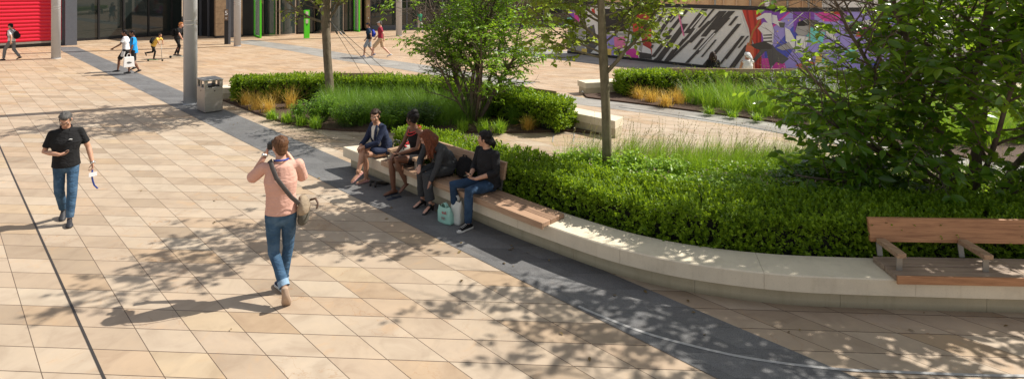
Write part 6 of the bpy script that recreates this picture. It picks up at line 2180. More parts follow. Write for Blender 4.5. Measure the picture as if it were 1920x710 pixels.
def hp1(x, y):
    k = (x - 960) / F
    t = (P0[1] * k - P0[0]) / (HD[0] - HD[1] * k)
    Y = P0[1] + HD[1] * t
    return t, CAM_H - Y * (y + 31) / F


def hp2(x, y):
    Y = P1[1]
    return (x - 960) / F * Y - P1[0], CAM_H - Y * (y + 31) / F


PAL = dict(white=(0.76, 0.75, 0.71), dark=(0.055, 0.050, 0.048), red=(0.58, 0.05, 0.03), red2=(0.36, 0.025, 0.018), purple=(0.24, 0.07, 0.46), violet=(0.36, 0.30, 0.72), blue=(0.07, 0.09, 0.50), magenta=(0.68, 0.05, 0.36), pink=(0.78, 0.20, 0.40), teal=(0.17, 0.64, 0.58), yellow=(0.80, 0.58, 0.12), orange=(0.72, 0.16, 0.07), grey=(0.38, 0.37, 0.36), lgrey=(0.78, 0.77, 0.75), dgrey=(0.10, 0.097, 0.095), black=(0.012, 0.012, 0.013), gold=(0.45, 0.18, 0.05), green=(0.05, 0.20, 0.07))
KEYS = list(PAL)
PM = [mat('mural_' + k, PAL[k], 0.42, var=0.06, scale=5.0) for k in KEYS]
PM_G = {k: i for i, k in enumerate(KEYS)}


class Mural:
    def __init__(s, origin, d, front, conv):
        s.o, s.d, s.n, s.c, s.k = origin, d, front, conv, 0
        s.mb = MB()

    def poly(s, pts, key, px=True, tmin=None, tmax=None):
        s.k += 1
        q = []
        for p in pts:
            t, z = s.c(*p) if px else p
            z = min(max(z, 0.13), s.top - 0.16)
            if tmin is not None: t = max(t, tmin)
            if tmax is not None: t = min(t, tmax)
            q.append(s.o + s.d * t + np.array([0, 0, z]) + s.n * (0.002 + 0.0006 * s.k))
        s.mb.add(q, [tuple(range(len(q)))], PM_G[key])

    def strip(s, pts, w, key):
        """a band of constant pixel width along a pixel polyline"""
        P = np.array(pts, float)
        tg = np.gradient(P, axis=0); tg /= np.linalg.norm(tg, axis=1, keepdims=True) + 1e-9
        nn = np.column_stack([-tg[:, 1], tg[:, 0]])
        w = np.broadcast_to(np.asarray(w, float), (len(P),))[:, None] / 2
        s.poly(list(P + nn * w) + list((P - nn * w)[::-1]), key)


front1 = np.array([-0.701, -0.713, 0.0]); front2 = np.array([0, -1.0, 0])
TOP1, TOP2 = 2.68, 2.64
hoard = empty('painted_hoarding', P0, 0, 'long site hoarding with a black cap, striped grey mural, red curtain and coloured shapes', 'hoarding')
pb = MB(); pb.wall(P0, P1, 0.08, 0.0, TOP1); pb.wall(P1 + [0.01, 0.0, 0], P1 + [18, 0, 0], 0.08, 0.0, TOP2)
pb.build('panel', PM[PM_G['white']], hoard)
tr = MB()
for a, b_, fr, top in ((P0, P1, front1, TOP1), (P1, P1 + np.array([18.0, 0, 0]), front2, TOP2)):
    tr.wall(a + fr * 0.005, b_ + fr * 0.005, -0.03, 0.0, 0.125)
    tr.wall(a + fr * 0.005, b_ + fr * 0.005, -0.03, top - 0.155, top + 0.01)
tr.build('black_trim', PM[PM_G['black']], hoard)
Z4 = lambda x, y: (1040 + x / 3.55, y / 3.55)
Z3 = lambda x, y: (1380 + x / 5.07, y / 5.07)
m1 = Mural(P0, HD, front1, hp1); m1.top = TOP1
p4 = lambda pts, key, **k: m1.poly([Z4(*p) for p in pts], key, **k)
# left end: patchwork of colour, a grey figure, a dark display frame
for pts, key in (([(85, 60), (205, 40), (205, 365), (85, 350)], 'grey'), ([(88, 65), (140, 50), (150, 140), (88, 150)], 'purple'), ([(85, 120), (120, 110), (118, 160), (85, 170)], 'teal'), ([(200, 160), (275, 150), (300, 250), (250, 360), (200, 355)], 'lgrey'), ([(205, 190), (262, 165), (290, 300), (240, 358), (212, 350)], 'dgrey'), ([(130, 90), (160, 75), (165, 160), (135, 170)], 'magenta'), ([(245, 60), (265, 58), (270, 95), (250, 98)], 'red'), ([(180, 325), (215, 325), (215, 358), (180, 355)], 'yellow'), ([(340, 240), (420, 235), (430, 390), (345, 380)], 'violet'), ([(395, 250), (470, 245), (470, 320), (400, 330)], 'pink'), ([(345, 325), (380, 325), (378, 372), (345, 370)], 'yellow'), ([(470, 330), (530, 300), (560, 395), (480, 385)], 'magenta'), ([(490, 60), (560, 55), (555, 215), (490, 220)], 'grey'), ([(520, 40), (640, 60), (648, 370), (560, 360), (520, 200)], 'red'), ([(545, 70), (600, 70), (640, 330), (590, 330)], 'red2')):
    p4(pts, key)
# seated grey figure with the raised hand
for pts, key in (([(545, 235), (575, 210), (585, 300), (640, 330), (650, 385), (560, 385), (540, 320), (480, 330), (470, 300), (530, 290)], 'lgrey'), ([(555, 345), (645, 360), (648, 395), (565, 395)], 'dark'), ([(515, 240), (545, 235), (535, 300), (500, 305)], 'green'), ([(570, 290), (590, 285), (580, 350), (560, 330)], 'grey')):
    p4(pts, key)
# diagonal stripes
for x0, y0, x1, y1, w in ((690, 60, 640, 150, 20), (745, 60, 655, 200, 26), (800, 70, 650, 290, 30), (885, 62, 735, 250, 28), (980, 62, 640, 410, 0), (1000, 62, 880, 222, 44), (870, 160, 690, 420, 46), (935, 190, 740, 410, 24), (1105, 75, 905, 285, 20), (1130, 75, 990, 245, 40), (1180, 75, 1060, 200, 52), (1035, 140, 760, 405, 26), (1160, 120, 880, 420, 26), (1240, 90, 1010, 440, 0), (1230, 160, 1000, 440, 30), (1255, 240, 1135, 395, 26), (1290, 300, 1180, 450, 42), (800, 330, 745, 420, 34), (1060, 225, 945, 360, 20), (700, 380, 670, 405, 26), (1110, 415, 1060, 460, 26), (845, 60, 770, 150, 14), (1060, 62, 960, 185, 16), (770, 235, 655, 380, 30), (860, 260, 790, 350, 14), (990, 255, 930, 330, 22), (1075, 265, 980, 380, 14), (1215, 110, 1165, 172, 20), (1180, 330, 1100, 430, 18), (655, 300, 645, 320, 16), (1290, 240, 1225, 320, 14)):
    if w == 0: continue
    d = np.array([x1 - x0, y1 - y0], float)
    hw = w * 0.46
    # bars end square to the wall, so their tips step like the painted ones
    p4([(x0 - hw, y0), (x0 + hw, y0), (x1 + hw, y1), (x1 - hw, y1)], 'dark')
for x0, y0, x1, y1, key in ((1005, 75, 905, 192, 'lgrey'), (1068, 222, 965, 335, 'lgrey'), (1222, 262, 1130, 355, 'lgrey'), (1240, 90, 1280, 215, 'lgrey'), (945, 190, 890, 268, 'lgrey'), (825, 85, 862, 240, 'pink')):
    p4([(x0 - 5, y0), (x0 + 5, y0), (x1 + 5, y1), (x1 - 5, y1)], key)
# red curtain with rope and tassel
p4([(1250, 66), (1378, 66), (1385, 300), (1380, 470), (1262, 466), (1330, 300), (1290, 180)], 'red')
for a, b_ in ((1275, 1305), (1318, 1345), (1350, 1368)):
    p4([(a, 68), (a + 14, 68), (b_ + 12, 240), (b_ + 6, 460), (b_ - 8, 460), (b_ - 2, 240)], 'red2')
m1.strip([Z4(1370, 130), Z4(1350, 170), Z4(1322, 210), Z4(1308, 260), Z4(1300, 300)], 3.5, 'gold')
p4([(1285, 285), (1310, 285), (1330, 320), (1328, 430), (1270, 425), (1275, 320)], 'orange')
p4([(1290, 285), (1308, 285), (1312, 305), (1285, 305)], 'gold')
# purple field and standing grey figure up to the corner
p4([(1378, 64), (1450, 70), (1450, 470), (1380, 470)], 'purple')
p4([(1400, 190), (1450, 150), (1450, 470), (1400, 470)], 'blue')
p4([(1382, 390), (1450, 385), (1450, 470), (1382, 470)], 'magenta')
p4([(1345, 120), (1400, 88), (1445, 88), (1450, 180), (1430, 165), (1395, 120), (1350, 135)], 'lgrey')
p4([(1355, 190), (1395, 148), (1450, 160), (1450, 310), (1395, 285), (1385, 225)], 'lgrey')
for z in (232, 252, 274):
    p4([(1390, z), (1450, z - 4), (1450, z + 6), (1392, z + 8)], 'dgrey')
p4([(1305, 298), (1400, 275), (1450, 300), (1450, 330), (1400, 345), (1335, 322)], 'dark')
p4([(1375, 330), (1420, 325), (1350, 400), (1300, 455), (1285, 458), (1320, 400)], 'dgrey')
p4([(1410, 330), (1450, 325), (1450, 455), (1438, 455)], 'dgrey')
m1.mb.build('mural', PM, hoard)
# the framed display set into the left end
dmb = MB()
for pts, key in (([(318, 48), (492, 48), (490, 220), (318, 215)], 'lgrey'), ([(326, 60), (484, 60), (482, 212), (326, 206)], 'black'), ([(495, 55), (545, 55), (545, 105), (495, 105)], 'grey'), ([(505, 62), (535, 62), (535, 98), (505, 98)], 'lgrey'), ([(513, 70), (527, 70), (527, 90), (513, 90)], 'dgrey'), ([(318, 216), (490, 222), (490, 238), (318, 230)], 'grey')):
    q = [hp1(*Z4(*p)) for p in pts]
    k = 0.045 + 0.004 * len(dmb.f)
    dmb.add([P0 + HD * t + [0, 0, min(z, 2.50)] + front1 * k for t, z in q], [(0, 1, 2, 3)], PM_G[key])
dmb.build('display_frame', PM, hoard)

m2 = Mural(P1, np.array([1.0, 0, 0]), front2, hp2); m2.top = TOP2
p3 = lambda pts, key: m2.poly([Z3(*p) for p in pts], key, tmin=0.02)
p3([(335, 105), (1520, 105), (1520, 670), (335, 670)], 'violet')
for pts, key in (([(335, 105), (500, 105), (335, 250)], 'purple'), ([(500, 105), (520, 105), (345, 270), (335, 250)], 'magenta'), ([(350, 470), (560, 230), (600, 400), (480, 560)], 'blue'), ([(540, 105), (745, 105), (745, 190), (550, 310)], 'purple'), ([(745, 105), (835, 105), (835, 185)], 'blue'), ([(835, 105), (1060, 105), (960, 210), (835, 205), (745, 130)], 'magenta'), ([(835, 105), (930, 105), (925, 130), (835, 125)], 'yellow'), ([(930, 108), (1010, 108), (990, 140), (925, 140)], 'red'), ([(1000, 105), (1060, 105), (1060, 240), (980, 220)], 'purple'), ([(335, 560), (440, 540), (480, 660), (335, 670)], 'magenta'), ([(680, 250), (850, 300), (820, 420), (660, 400)], 'teal'), ([(560, 620), (680, 580), (760, 600), (650, 670)], 'orange'), ([(760, 520), (815, 510), (815, 620), (750, 620)], 'yellow'), ([(815, 560), (880, 560), (880, 625), (815, 625)], 'teal'), ([(680, 630), (800, 600), (900, 670), (680, 670)], 'violet'), ([(800, 640), (900, 610), (900, 670), (800, 670)], 'yellow'), ([(1140, 270), (1240, 260), (1240, 350), (1140, 350)], 'red'), ([(1240, 310), (1330, 290), (1320, 360), (1240, 360)], 'yellow'), ([(1170, 270), (1470, 220), (1480, 260), (1200, 300)], 'magenta'), ([(1300, 150), (1500, 130), (1500, 200), (1320, 200)], 'teal'), ([(1250, 600), (1400, 560), (1400, 670), (1260, 670)], 'blue'), ([(1380, 600), (1500, 580), (1500, 670), (1380, 670)], 'pink'), ([(1020, 480), (1120, 450), (1170, 560), (1080, 590)], 'teal')):
    p3(pts, key)
for i in range(7):
    p3([(545 + i * 26, 135 + 6 * (i % 2)), (556 + i * 26, 128), (600 + i * 24, 185 - i * 6), (590 + i * 24, 196 - i * 6)], 'purple')
for x, y in ((497, 197), (392, 300), (393, 405), (603, 195), (400, 610), (828, 197)):
    p3([(x - 6, y - 6), (x + 6, y - 6), (x + 6, y + 6), (x - 6, y + 6)], 'yellow')
p3([(632, 118), (640, 122), (490, 255), (486, 250)], 'white')
# grey stooping figures, drawn as plain silhouettes
for pts, key in (([(335, 140), (385, 150), (395, 200), (460, 215), (455, 260), (420, 265), (385, 235), (335, 215)], 'lgrey'), ([(400, 215), (465, 215), (455, 265), (415, 262)], 'dgrey'), ([(335, 215), (358, 290), (350, 420), (335, 425)], 'lgrey'), ([(335, 415), (385, 480), (500, 560), (440, 610), (380, 590), (340, 640), (335, 520)], 'dgrey'), ([(462, 260), (510, 290), (560, 380), (555, 470), (470, 390)], 'lgrey'), ([(380, 455), (500, 400), (540, 460), (440, 480)], 'grey'), ([(560, 300), (585, 215), (660, 185), (760, 195), (850, 260), (840, 310), (760, 290), (700, 240), (680, 330), (600, 350)], 'grey'), ([(585, 215), (630, 195), (690, 240), (640, 250), (580, 250)], 'black'), ([(640, 190), (760, 192), (850, 265), (800, 300), (700, 250)], 'dgrey'), ([(570, 340), (690, 350), (650, 480), (560, 500)], 'lgrey'), ([(850, 280), (900, 300), (980, 390), (960, 400), (850, 330)], 'white'), ([(820, 470), (880, 560), (850, 580), (800, 500)], 'grey'), ([(1030, 260), (1180, 200), (1190, 270), (1130, 330), (1040, 320)], 'black'), ([(1170, 210), (1320, 170), (1310, 230), (1200, 260)], 'lgrey'), ([(750, 600), (830, 590), (860, 660), (740, 660)], 'lgrey')):
    p3(pts, key)
m2.mb.build('mural', PM, hoard)
m3 = Mural(P1, np.array([1.0, 0, 0]), front2, lambda t, z: (t, z)); m3.top = TOP2
for i, (t0, t1, z0, z1, key) in enumerate(((7.6, 9.0, 0.2, 2.45, 'white'), (9.2, 10.0, 0.3, 1.6, 'magenta'), (10.0, 11.2, 0.2, 2.4, 'white'), (11.4, 12.6, 0.5, 2.0, 'blue'), (12.6, 14, 0.2, 2.4, 'grey'))):
    m3.poly([(t0, z0), (t1, z0 + 0.1), (t1 + 0.2, z1), (t0 + 0.1, z1)], key)
m3.mb.build('mural', PM, hoard)
rp = MB(); q = hp2(1380 + 694 / 5.07, 30); rp.tube([P1 + [q[0], -0.06, 2.45], P1 + [q[0], -0.06, 1.35]], 0.018, n=6)
tag(rp.build('timber_batten', mat('pale_batten', (0.42, 0.27, 0.15), 0.8), origin=P1 + [q[0], -0.06, 1.35]), 'thin pale timber batten hanging upright on the coloured hoarding', 'batten')

# ------------------------------------------------------------------ timber framed works behind the hoarding
PLY = wood_mat('raw_plywood', (0.55, 0.36, 0.20), (0.42, 0.26, 0.14), 0.0, 0.75)
STUD = wood_mat('stud_timber', (0.50, 0.33, 0.20), (0.36, 0.22, 0.13), 1.57, 0.75)
wk = empty('timber_framed_wall', (9.0, 27.0, 0), 0, 'raw plywood wall with upright studs rising behind the painted hoarding', 'wall')
q0, q1 = np.array([4.4, 30.2, 0]), np.array([24.0, 26.2, 0])
dq = (q1 - q0) / np.linalg.norm(q1 - q0); nq = np.array([dq[1], -dq[0], 0])
mb = MB(); mb.wall(q0, q1, 0.05, 0.0, 4.6); mb.build('plywood_panel', PLY, wk)
L_ = np.linalg.norm(q1 - q0)
for i, t in enumerate(np.arange(0.2, L_, 0.61)):
    c = q0 + dq * t
    mb = MB(); mb.obox(c + nq * 0.003, dq * 0.07, nq * 0.14, [0, 0, 4.6]); mb.build('stud', STUD, wk)
mb = MB(); mb.obox(q0 + nq * 0.004 + [0, 0, 3.15], dq * L_, nq * 0.10, [0, 0, 0.05]); mb.build('rail', STUD, wk)
WHS = mat('white_membrane', (0.68, 0.67, 0.65), 0.5, var=0.05)
for i, t in enumerate((10.9, 11.5, 12.15, 12.75)):
    mb = MB(); mb.obox(q0 + dq * t + nq * 0.002 + [0, 0, 2.4], dq * 0.50, nq * 0.02, [0, 0, 1.6]); o = mb.build('membrane_sheet', WHS, wk)
    mb = MB(); mb.obox(q0 + dq * (t + 0.18) + nq * 0.023 + [0, 0, 3.05], dq * 0.10, nq * 0.003, [0, 0, 0.10]); mb.obox(q0 + dq * (t + 0.18) + nq * 0.023 + [0, 0, 2.90], dq * 0.10, nq * 0.003, [0, 0, 0.07]); mb.build('red_mark', RED, o)
bk = empty('plastic_tub', q0 + dq * 8.3 + nq * 0.45 + np.array([0, 0, 2.4]), 0, 'small white tub standing on the works ledge above the hoarding', 'tub')
mb = MB(); c = np.array(bk.location); mb.tube([c, c + [0, 0, 0.62]], [0.11, 0.12], n=14); mb.build('body', WHS, bk, smooth=False)
mb = MB(); mb.tube([c + [0, 0, 0.622], c + [0, 0, 0.67]], [0.128, 0.128], n=14); mb.build('lid', WHS, bk)
mb = MB(); mb.obox(q0 + dq * 7.6 + nq * 0.145 + [0, 0, 2.36], dq * 1.6, nq * 0.5, [0, 0, 0.04]); mb.build('ledge', STUD, wk)
# scaffold poles in front of the works
for i, t in enumerate((5.9, 7.55, 9.25, 10.2)):
    c = q0 + dq * t + nq * 0.35
    mb = MB(); mb.tube([c, c + [0, 0, 5.0]], 0.05, n=10)
    tag(mb.build('scaffold_pole', M['bracket'], origin=c, smooth=True), 'upright steel pole before the plywood wall above the hoarding', 'pole', 'poles before the plywood wall')
# low white cabin far right behind hoarding
cb = empty('site_cabin', (17.5, 27.5, 0), 0, 'white flat-roofed site cabin glimpsed through the large dark shrub', 'cabin')
mb = MB(); mb.box((18.0, 28.0, 1.5), (5.5, 3, 3.0)); mb.build('wall', WHS, cb)
mb = MB(); mb.box((18.0, 28.0, 3.06), (5.8, 3.3, 0.12)); mb.build('roof', PM[PM_G['grey']], cb)
mb = MB(); mb.box((17.2, 26.48, 1.9), (1.4, 0.06, 0.9)); mb.build('window', mat_glass('cabin_glass'), cb)

# ------------------------------------------------------------------ the glazed building
DG = mat('dark_grey_cladding', (0.105, 0.112, 0.130), 0.5, 0.2, var=0.08)
BLK = mat('black_frame', (0.018, 0.018, 0.020), 0.4, 0.3)
GLASS = mat_glass('dark_glazing', (0.022, 0.030, 0.028))
BR = mat('brown_stone_cladding', (0.30, 0.20, 0.115), 0.75, var=0.25, scale=5, bump=0.2)
GREEN = mat('bright_green_paint', (0.075, 0.55, 0.008), 0.4, var=0.05)
TANM = mat('bronze_metal', (0.42, 0.33, 0.25), 0.4, 0.5, var=0.1)
REDS = mat('red_shutter_paint', (0.62, 0.006, 0.030), 0.38, var=0.07)
H = 5.2
bd = empty('glazed_building', (-22, 37, 0), 0, 'building with red roller shutter, dark glazed front and green-framed entrance', 'building')
s0, s1 = np.array([-34.0, 25.6, 0]), np.array([-26.2, 33.5, 0])
ds = (s1 - s0) / np.linalg.norm(s1 - s0); fs_ = np.array([ds[1], -ds[0], 0])
Ls = np.linalg.norm(s1 - s0)
# curved slats of the shutter
mb = MB(); vs, fcs = [], []
zz = np.linspace(0.30, H, 400)
for z in zz:
    o = 0.055 * abs(math.sin(math.pi * (z - 0.30) / 0.205)) ** 0.8
    vs += [s0 + fs_ * o + [0, 0, z], s1 + fs_ * o + [0, 0, z]]
for i in range(len(zz) - 1):
    fcs.append((2 * i, 2 * i + 1, 2 * i + 3, 2 * i + 2))
mb.add(vs, fcs); sh = mb.build('roller_shutter', REDS, bd)
mb = MB(); mb.wall(s0, s1, -0.07, 0.19, 0.30); mb.build('bottom_bar', M['bracket'], sh)
mb = MB(); mb.wall(s0 - fs_ * 0.1, s1 - fs_ * 0.1, -0.10, 0.0, 0.188); mb.build('plinth', BLK, bd)
mb = MB(); mb.wall(s0 - fs_ * 0.6, s1 - fs_ * 0.6, 0.3, 0.0, H); mb.build('rear_wall', DG, bd)
mb = MB(); mb.obox(s1 + ds * 0.01 - fs_ * 0.1, ds * 0.10, fs_ * 0.22, [0, 0, H]); mb.build('guide_rail', DG, bd)
# projecting dark grey column
mb = MB(); mb.obox(s1 + ds * 0.10 - fs_ * 2.2, ds * 0.55, fs_ * 2.75, [0, 0, H]); mb.build('corner_column', DG, bd)
g0, g1 = np.array([-27.1, 35.7, 0]), np.array([-23.1, 40.4, 0])
dgv = (g1 - g0) / np.linalg.norm(g1 - g0); fg = np.array([dgv[1], -dgv[0], 0]); Lg = np.linalg.norm(g1 - g0)
mb = MB(); mb.wall(g0, g1, 0.25, 0.0, 0.16); mb.build('sill', BLK, bd)
n = 5
fr = [0.0, 0.20, 0.42, 0.655, 0.885, 1.0]
for i in range(n):
    a, b_ = g0 + dgv * Lg * fr[i], g0 + dgv * Lg * fr[i + 1]
    mb = MB(); mb.wall(a + dgv * 0.05, b_ - dgv * 0.05, 0.03, 0.162, H - 0.2); w = mb.build('window', GLASS, bd)
    mb = MB(); mb.obox(a - dgv * 0.045 - fg * 0.05, dgv * 0.09, fg * 0.14, [0, 0, H]); mb.build('mullion', BLK, w)
mb = MB(); mb.wall(g0 - fg * 0.5, g1 - fg * 0.5, 0.15, 0, H); mb.build('rear_wall', BLK, bd)
# recess with dark panels running back out to the stone pier
r1 = np.array([-19.45, 37.95, 0])
mb = MB(); mb.wall(g1, r1 + [0, 0.4, 0], 0.2, 0.0, H); mb.build('recess_wall', BLK, bd)
dr_ = (r1 + [0, 0.4, 0] - g1); Lr = np.linalg.norm(dr_); dr_ = dr_ / Lr; fr_ = np.array([dr_[1], -dr_[0], 0])
for t in np.linspace(0.3, Lr - 0.3, 5):
    mb = MB(); mb.obox(g1 + dr_ * t, dr_ * 0.10, fr_ * 0.10, [0, 0, H]); mb.build('recess_rib', DG, bd)
# entrance front
e0 = np.array([-19.35, 37.60, 0]); de = np.array([0.80, 0.60, 0]); fe = np.array([0.60, -0.80, 0])
def E(t, o=0.0, z=0.0): return e0 + de * t + fe * o + np.array([0, 0, z])
def pier(t0, t1, dep=0.5):
    mb = MB()
    z = 0.16
    while z < H:
        z2 = min(z + 0.80, H)
        mb.obox(E(t0, -dep, z), de * (t1 - t0), fe * dep, [0, 0, z2 - z - 0.012]); z = z2
    p = mb.build('stone_pier', BR, bd)
    mb = MB(); mb.obox(E(t0 + 0.02, -dep, 0), de * (t1 - t0 - 0.04), fe * (dep + 0.03), [0, 0, 0.15]); mb.build('base', BLK, p)
pier(0.0, 0.62); pier(1.25, 1.62)
mb = MB(); mb.obox(E(0.6, -0.5), de * 0.66, fe * 0.35, [0, 0, H]); mb.build('infill_panel', DG, bd)
mb = MB(); mb.obox(E(1.62, -0.9), de * 9.6, fe * 0.1, [0, 0, H]); mb.build('inner_wall', BLK, bd)
# green portal frames
def portal(t, out0, out1, w=0.10):
    mb = MB()
    for o in (out0, out1):
        mb.obox(E(t, o), de * w, fe * w, [0, 0, H])
    mb.obox(E(t + 0.02, out0 + w), de * 0.06, fe * (out1 - out0 - w), [0, 0, 0.10])
    p = mb.build('green_portal', GREEN, bd)
    mb = MB(); mb.obox(E(t + 0.04, out0 + w, 0.11), de * 0.02, fe * (out1 - out0 - w), [0, 0, H - 0.3]); mb.build('glass_fin', GL2, p)
GL2, nt_, b_n, out_n = new_mat('clear_fin_glass')
b_n.inputs['Base Color'].default_value = (0.75, 0.88, 0.82, 1); b_n.inputs['Roughness'].default_value = 0.02
b_n.inputs['Transmission Weight'].default_value = 0.0; b_n.inputs['Alpha'].default_value = 0.22; b_n.inputs['Specular IOR Level'].default_value = 0.8
portal(2.35, -0.1, 1.5)
portal(9.4, -0.2, 0.75); 
# revolving doors: glass drums with bronze posts
def drum(t, r, label):
    c = E(t, -0.35)
    dm = MB()
    for a0 in (2.0, 3.55, 5.1, 0.45):
        aa = np.linspace(a0, a0 + 1.35, 10)
        vs = []
        for a in aa:
            vs += [c + [r * math.cos(a), r * math.sin(a), 0.10], c + [r * math.cos(a), r * math.sin(a), 2.9]]
        dm.add(vs, [(2 * i, 2 * i + 2, 2 * i + 3, 2 * i + 1) for i in range(9)])
    d = dm.build('revolving_door', GLASS, bd)
    for a in (2.0, 3.35, 3.55, 4.9, 5.1, 6.45, 0.45, 1.8):
        p = MB(); p.tube([c + [r * math.cos(a), r * math.sin(a), 0.0], c + [r * math.cos(a), r * math.sin(a), 3.0]], 0.045, n=8); p.build('post', TANM, d)
    p = MB(); p.tube([c, c + [0, 0, 0.10]], [r + 0.03, r + 0.03], n=36); p.build('base_ring', TANM, d)
    p = MB(); p.tube([c + [0, 0, 2.9], c + [0, 0, 3.4]], [r + 0.05, r + 0.05], n=36); p.build('canopy', BLK, d)
    for k in range(2):
        a = 0.6 + k * 1.57
        p = MB(); p.wall(c + [-r * 0.93 * math.cos(a), -r * 0.93 * math.sin(a), 0], c + [r * 0.93 * math.cos(a), r * 0.93 * math.sin(a), 0], 0.03, 0.11, 2.88); p.build('wing', GLASS, d)
drum(4.1, 1.05, ''); drum(7.6, 1.0, '')
for t0, t1 in ((5.25, 6.45), (8.65, 9.35)):
    mb = MB(); mb.obox(E(t0, -0.30, 0.08), de * (t1 - t0), fe * 0.03, [0, 0, H]); w = mb.build('glass_door', GLASS, bd)
    for t in (t0, t1 - 0.07):
        mb = MB(); mb.obox(E(t, -0.31, 0.0), de * 0.07, fe * 0.09, [0, 0, H]); mb.build('door_frame', BLK, w)
pier(9.62, 9.95, 0.4); pier(10.35, 10.65, 0.4)
for t in (9.8, 10.5):
    mb = MB()
    for z in (0.95, 1.9):
        mb.ell(E(t, 0.015, z), (0.035, 0.035, 0.05), nu=8, nv=6)
    mb.build('stud_light', M['badge'], bd)
# glazed front farther right
k0, k1 = E(10.75, -0.2), np.array([16.0, 50.5, 0])
dk = (k1 - k0) / np.linalg.norm(k1 - k0); fk = np.array([dk[1], -dk[0], 0]); Lk = np.linalg.norm(k1 - k0)
mb = MB(); mb.wall(k0, k1, 0.3, 0.0, 0.35); mb.build('sill', DG, bd)
for i in range(10):
    a, b_ = k0 + dk * Lk * i / 10, k0 + dk * Lk * (i + 1) / 10
    mb = MB(); mb.wall(a + dk * 0.06, b_ - dk * 0.06, 0.04, 0.352, H); w = mb.build('window', GLASS, bd)
    mb = MB(); mb.obox(a - dk * 0.05 - fk * 0.05, dk * 0.10, fk * 0.16, [0, 0, H]); mb.build('mullion', DG, w)
mb = MB(); mb.wall(k0 - fk * 0.8, k1 - fk * 0.8, 0.2, 0, H); mb.build('rear_wall', BLK, bd)
poly = [s0 + fs_ * 0.25, s1 + fs_ * 0.25, s1 + ds * 0.7 + fs_ * 0.6, g0 + fg * 0.2, g1 + fg * 0.2, r1 + [0, -0.4, 0], E(2, 0.2), E(10.7, 0.2), k1, k1 + [0, 14, 0], (-40, 64, 0), (-48, 40, 0)]
mb = MB(); mb.prism([(p[0], p[1]) for p in poly], H + 0.01, H + 0.35); mb.build('roof', DG, bd)

# green control post and the totem
gp = empty('control_post', G(575, 72), 0.6, 'bright green post with two pale push plates before the revolving doors', 'post')
mb = MB(); mb.box((0, 0, 0.92), (0.34, 0.16, 1.84), bevel=0.012); mb.build('body', GREEN, gp, local=True)
for z in (1.62, 1.10):
    mb = MB(); mb.box((0.0, -0.086, z), (0.17, 0.012, 0.26), bevel=0.004); mb.build('push_plate', mat('pale_steel_plate', (0.55, 0.46, 0.42), 0.4, 0.4), gp, local=True)
    mb = MB(); mb.box((0.0, -0.086, z - 0.21), (0.06, 0.012, 0.09)); mb.build('call_button', BLK, gp, local=True)
tp = G(427, 83)
tt_ = empty('sign_totem', tp, 0.50, 'slim dark totem with the white numeral 5 beside the grey column', 'sign')
mb = MB(); mb.box((-0.08, 0, 0.70), (0.20, 0.30, 1.40), bevel=0.008); mb.build('lower_panel', BLK, tt_, local=True)
mb = MB(); mb.box((-0.08, 0, 1.735), (0.20, 0.30, 0.664), bevel=0.008); mb.build('upper_panel', mat('brown_sign_panel', (0.12, 0.075, 0.045), 0.5), tt_, local=True)
mb = MB(); mb.box((0.085, 0, 1.6), (0.125, 0.28, 3.2), bevel=0.008); mb.build('grey_blade', DG, tt_, local=True)
text_part('5', 0.36, M['badge'], tt_, (-0.085, -0.153, 1.83), (math.pi / 2, 0, 0), 'numeral')
mb = MB()
for z, w in ((1.56, 0.11), (1.50, 0.08)):
    mb.box((-0.085, -0.1525, z), (w, 0.003, 0.018))
mb.build('small_print', M['badge'], tt_, local=True)

# ------------------------------------------------------------------ tall grey columns
POLE = mat('grey_painted_steel', (0.47, 0.485, 0.51), 0.5, 0.0, var=0.05, scale=3)
def column(x, y, r, label):
    p = G(x, y)
    c = empty('lamp_column', p, 0, label, 'column', 'tall grey columns of the court')
    mb = MB(); mb.tube([(0, 0, 0), (0, 0, 11.0)], [r, r], n=40); s_ = mb.build('shaft', POLE, c, local=True, smooth=True)
    mb = MB(); mb.tube([(0, 0, 0.0), (0, 0, 0.03)], [r + 0.012, r + 0.012], n=40); mb.build('base_collar', POLE, c, local=True)
    for z in (2.36, 2.48):
        mb = MB(); mb.tube([(0, 0, z), (0, 0, z + 0.018)], [r + 0.006, r + 0.006], n=40); mb.build('band', M['metal'], c, local=True)
    return c
column(357, 195, 0.185, 'tall grey steel column next to the litter bin, on the dark paving band')
column(105, 110, 0.185, 'tall grey steel column in front of the red roller shutter')
column(445, 87, 0.185, 'tall grey steel column beside the dark totem with the numeral 5')
column(748, 68, 0.20, 'tall grey steel column beyond the couple in shorts')

# ------------------------------------------------------------------ litter bin
STEEL = mat('brushed_steel', (0.37, 0.35, 0.32), 0.42, 0.6, var=0.08, scale=4, stretch=(1, 1, 12))
bcen = (G(368.2, 206) + G(418.9, 208.9)) / 2
bin_ = empty('litter_bin', bcen, math.atan2(UV_V[1], UV_V[0]), 'square brushed steel litter bin with open slots, next to the tall column', 'bin')
w2, d2, hh = 0.235, 0.33, 0.92
mb = MB(); mb.box((0, 0, 0.35 + 0.01), (w2 * 2, d2 * 2, 0.68), bevel=0.012); mb.build('body', STEEL, bin_, local=True)
mb = MB()
for sx in (-1, 1):
    for sy in (-1, 1):
        mb = MB(); mb.box((sx * (w2 - 0.04), sy * (d2 - 0.045), 0.79), (0.08, 0.09, 0.18)); mb.build('corner_post', STEEL, bin_, local=True)
    mb = MB(); mb.box((sx * (w2 - 0.012), 0.0, 0.79), (0.024, 0.09, 0.18)); mb.build('slot_divider', STEEL, bin_, local=True)

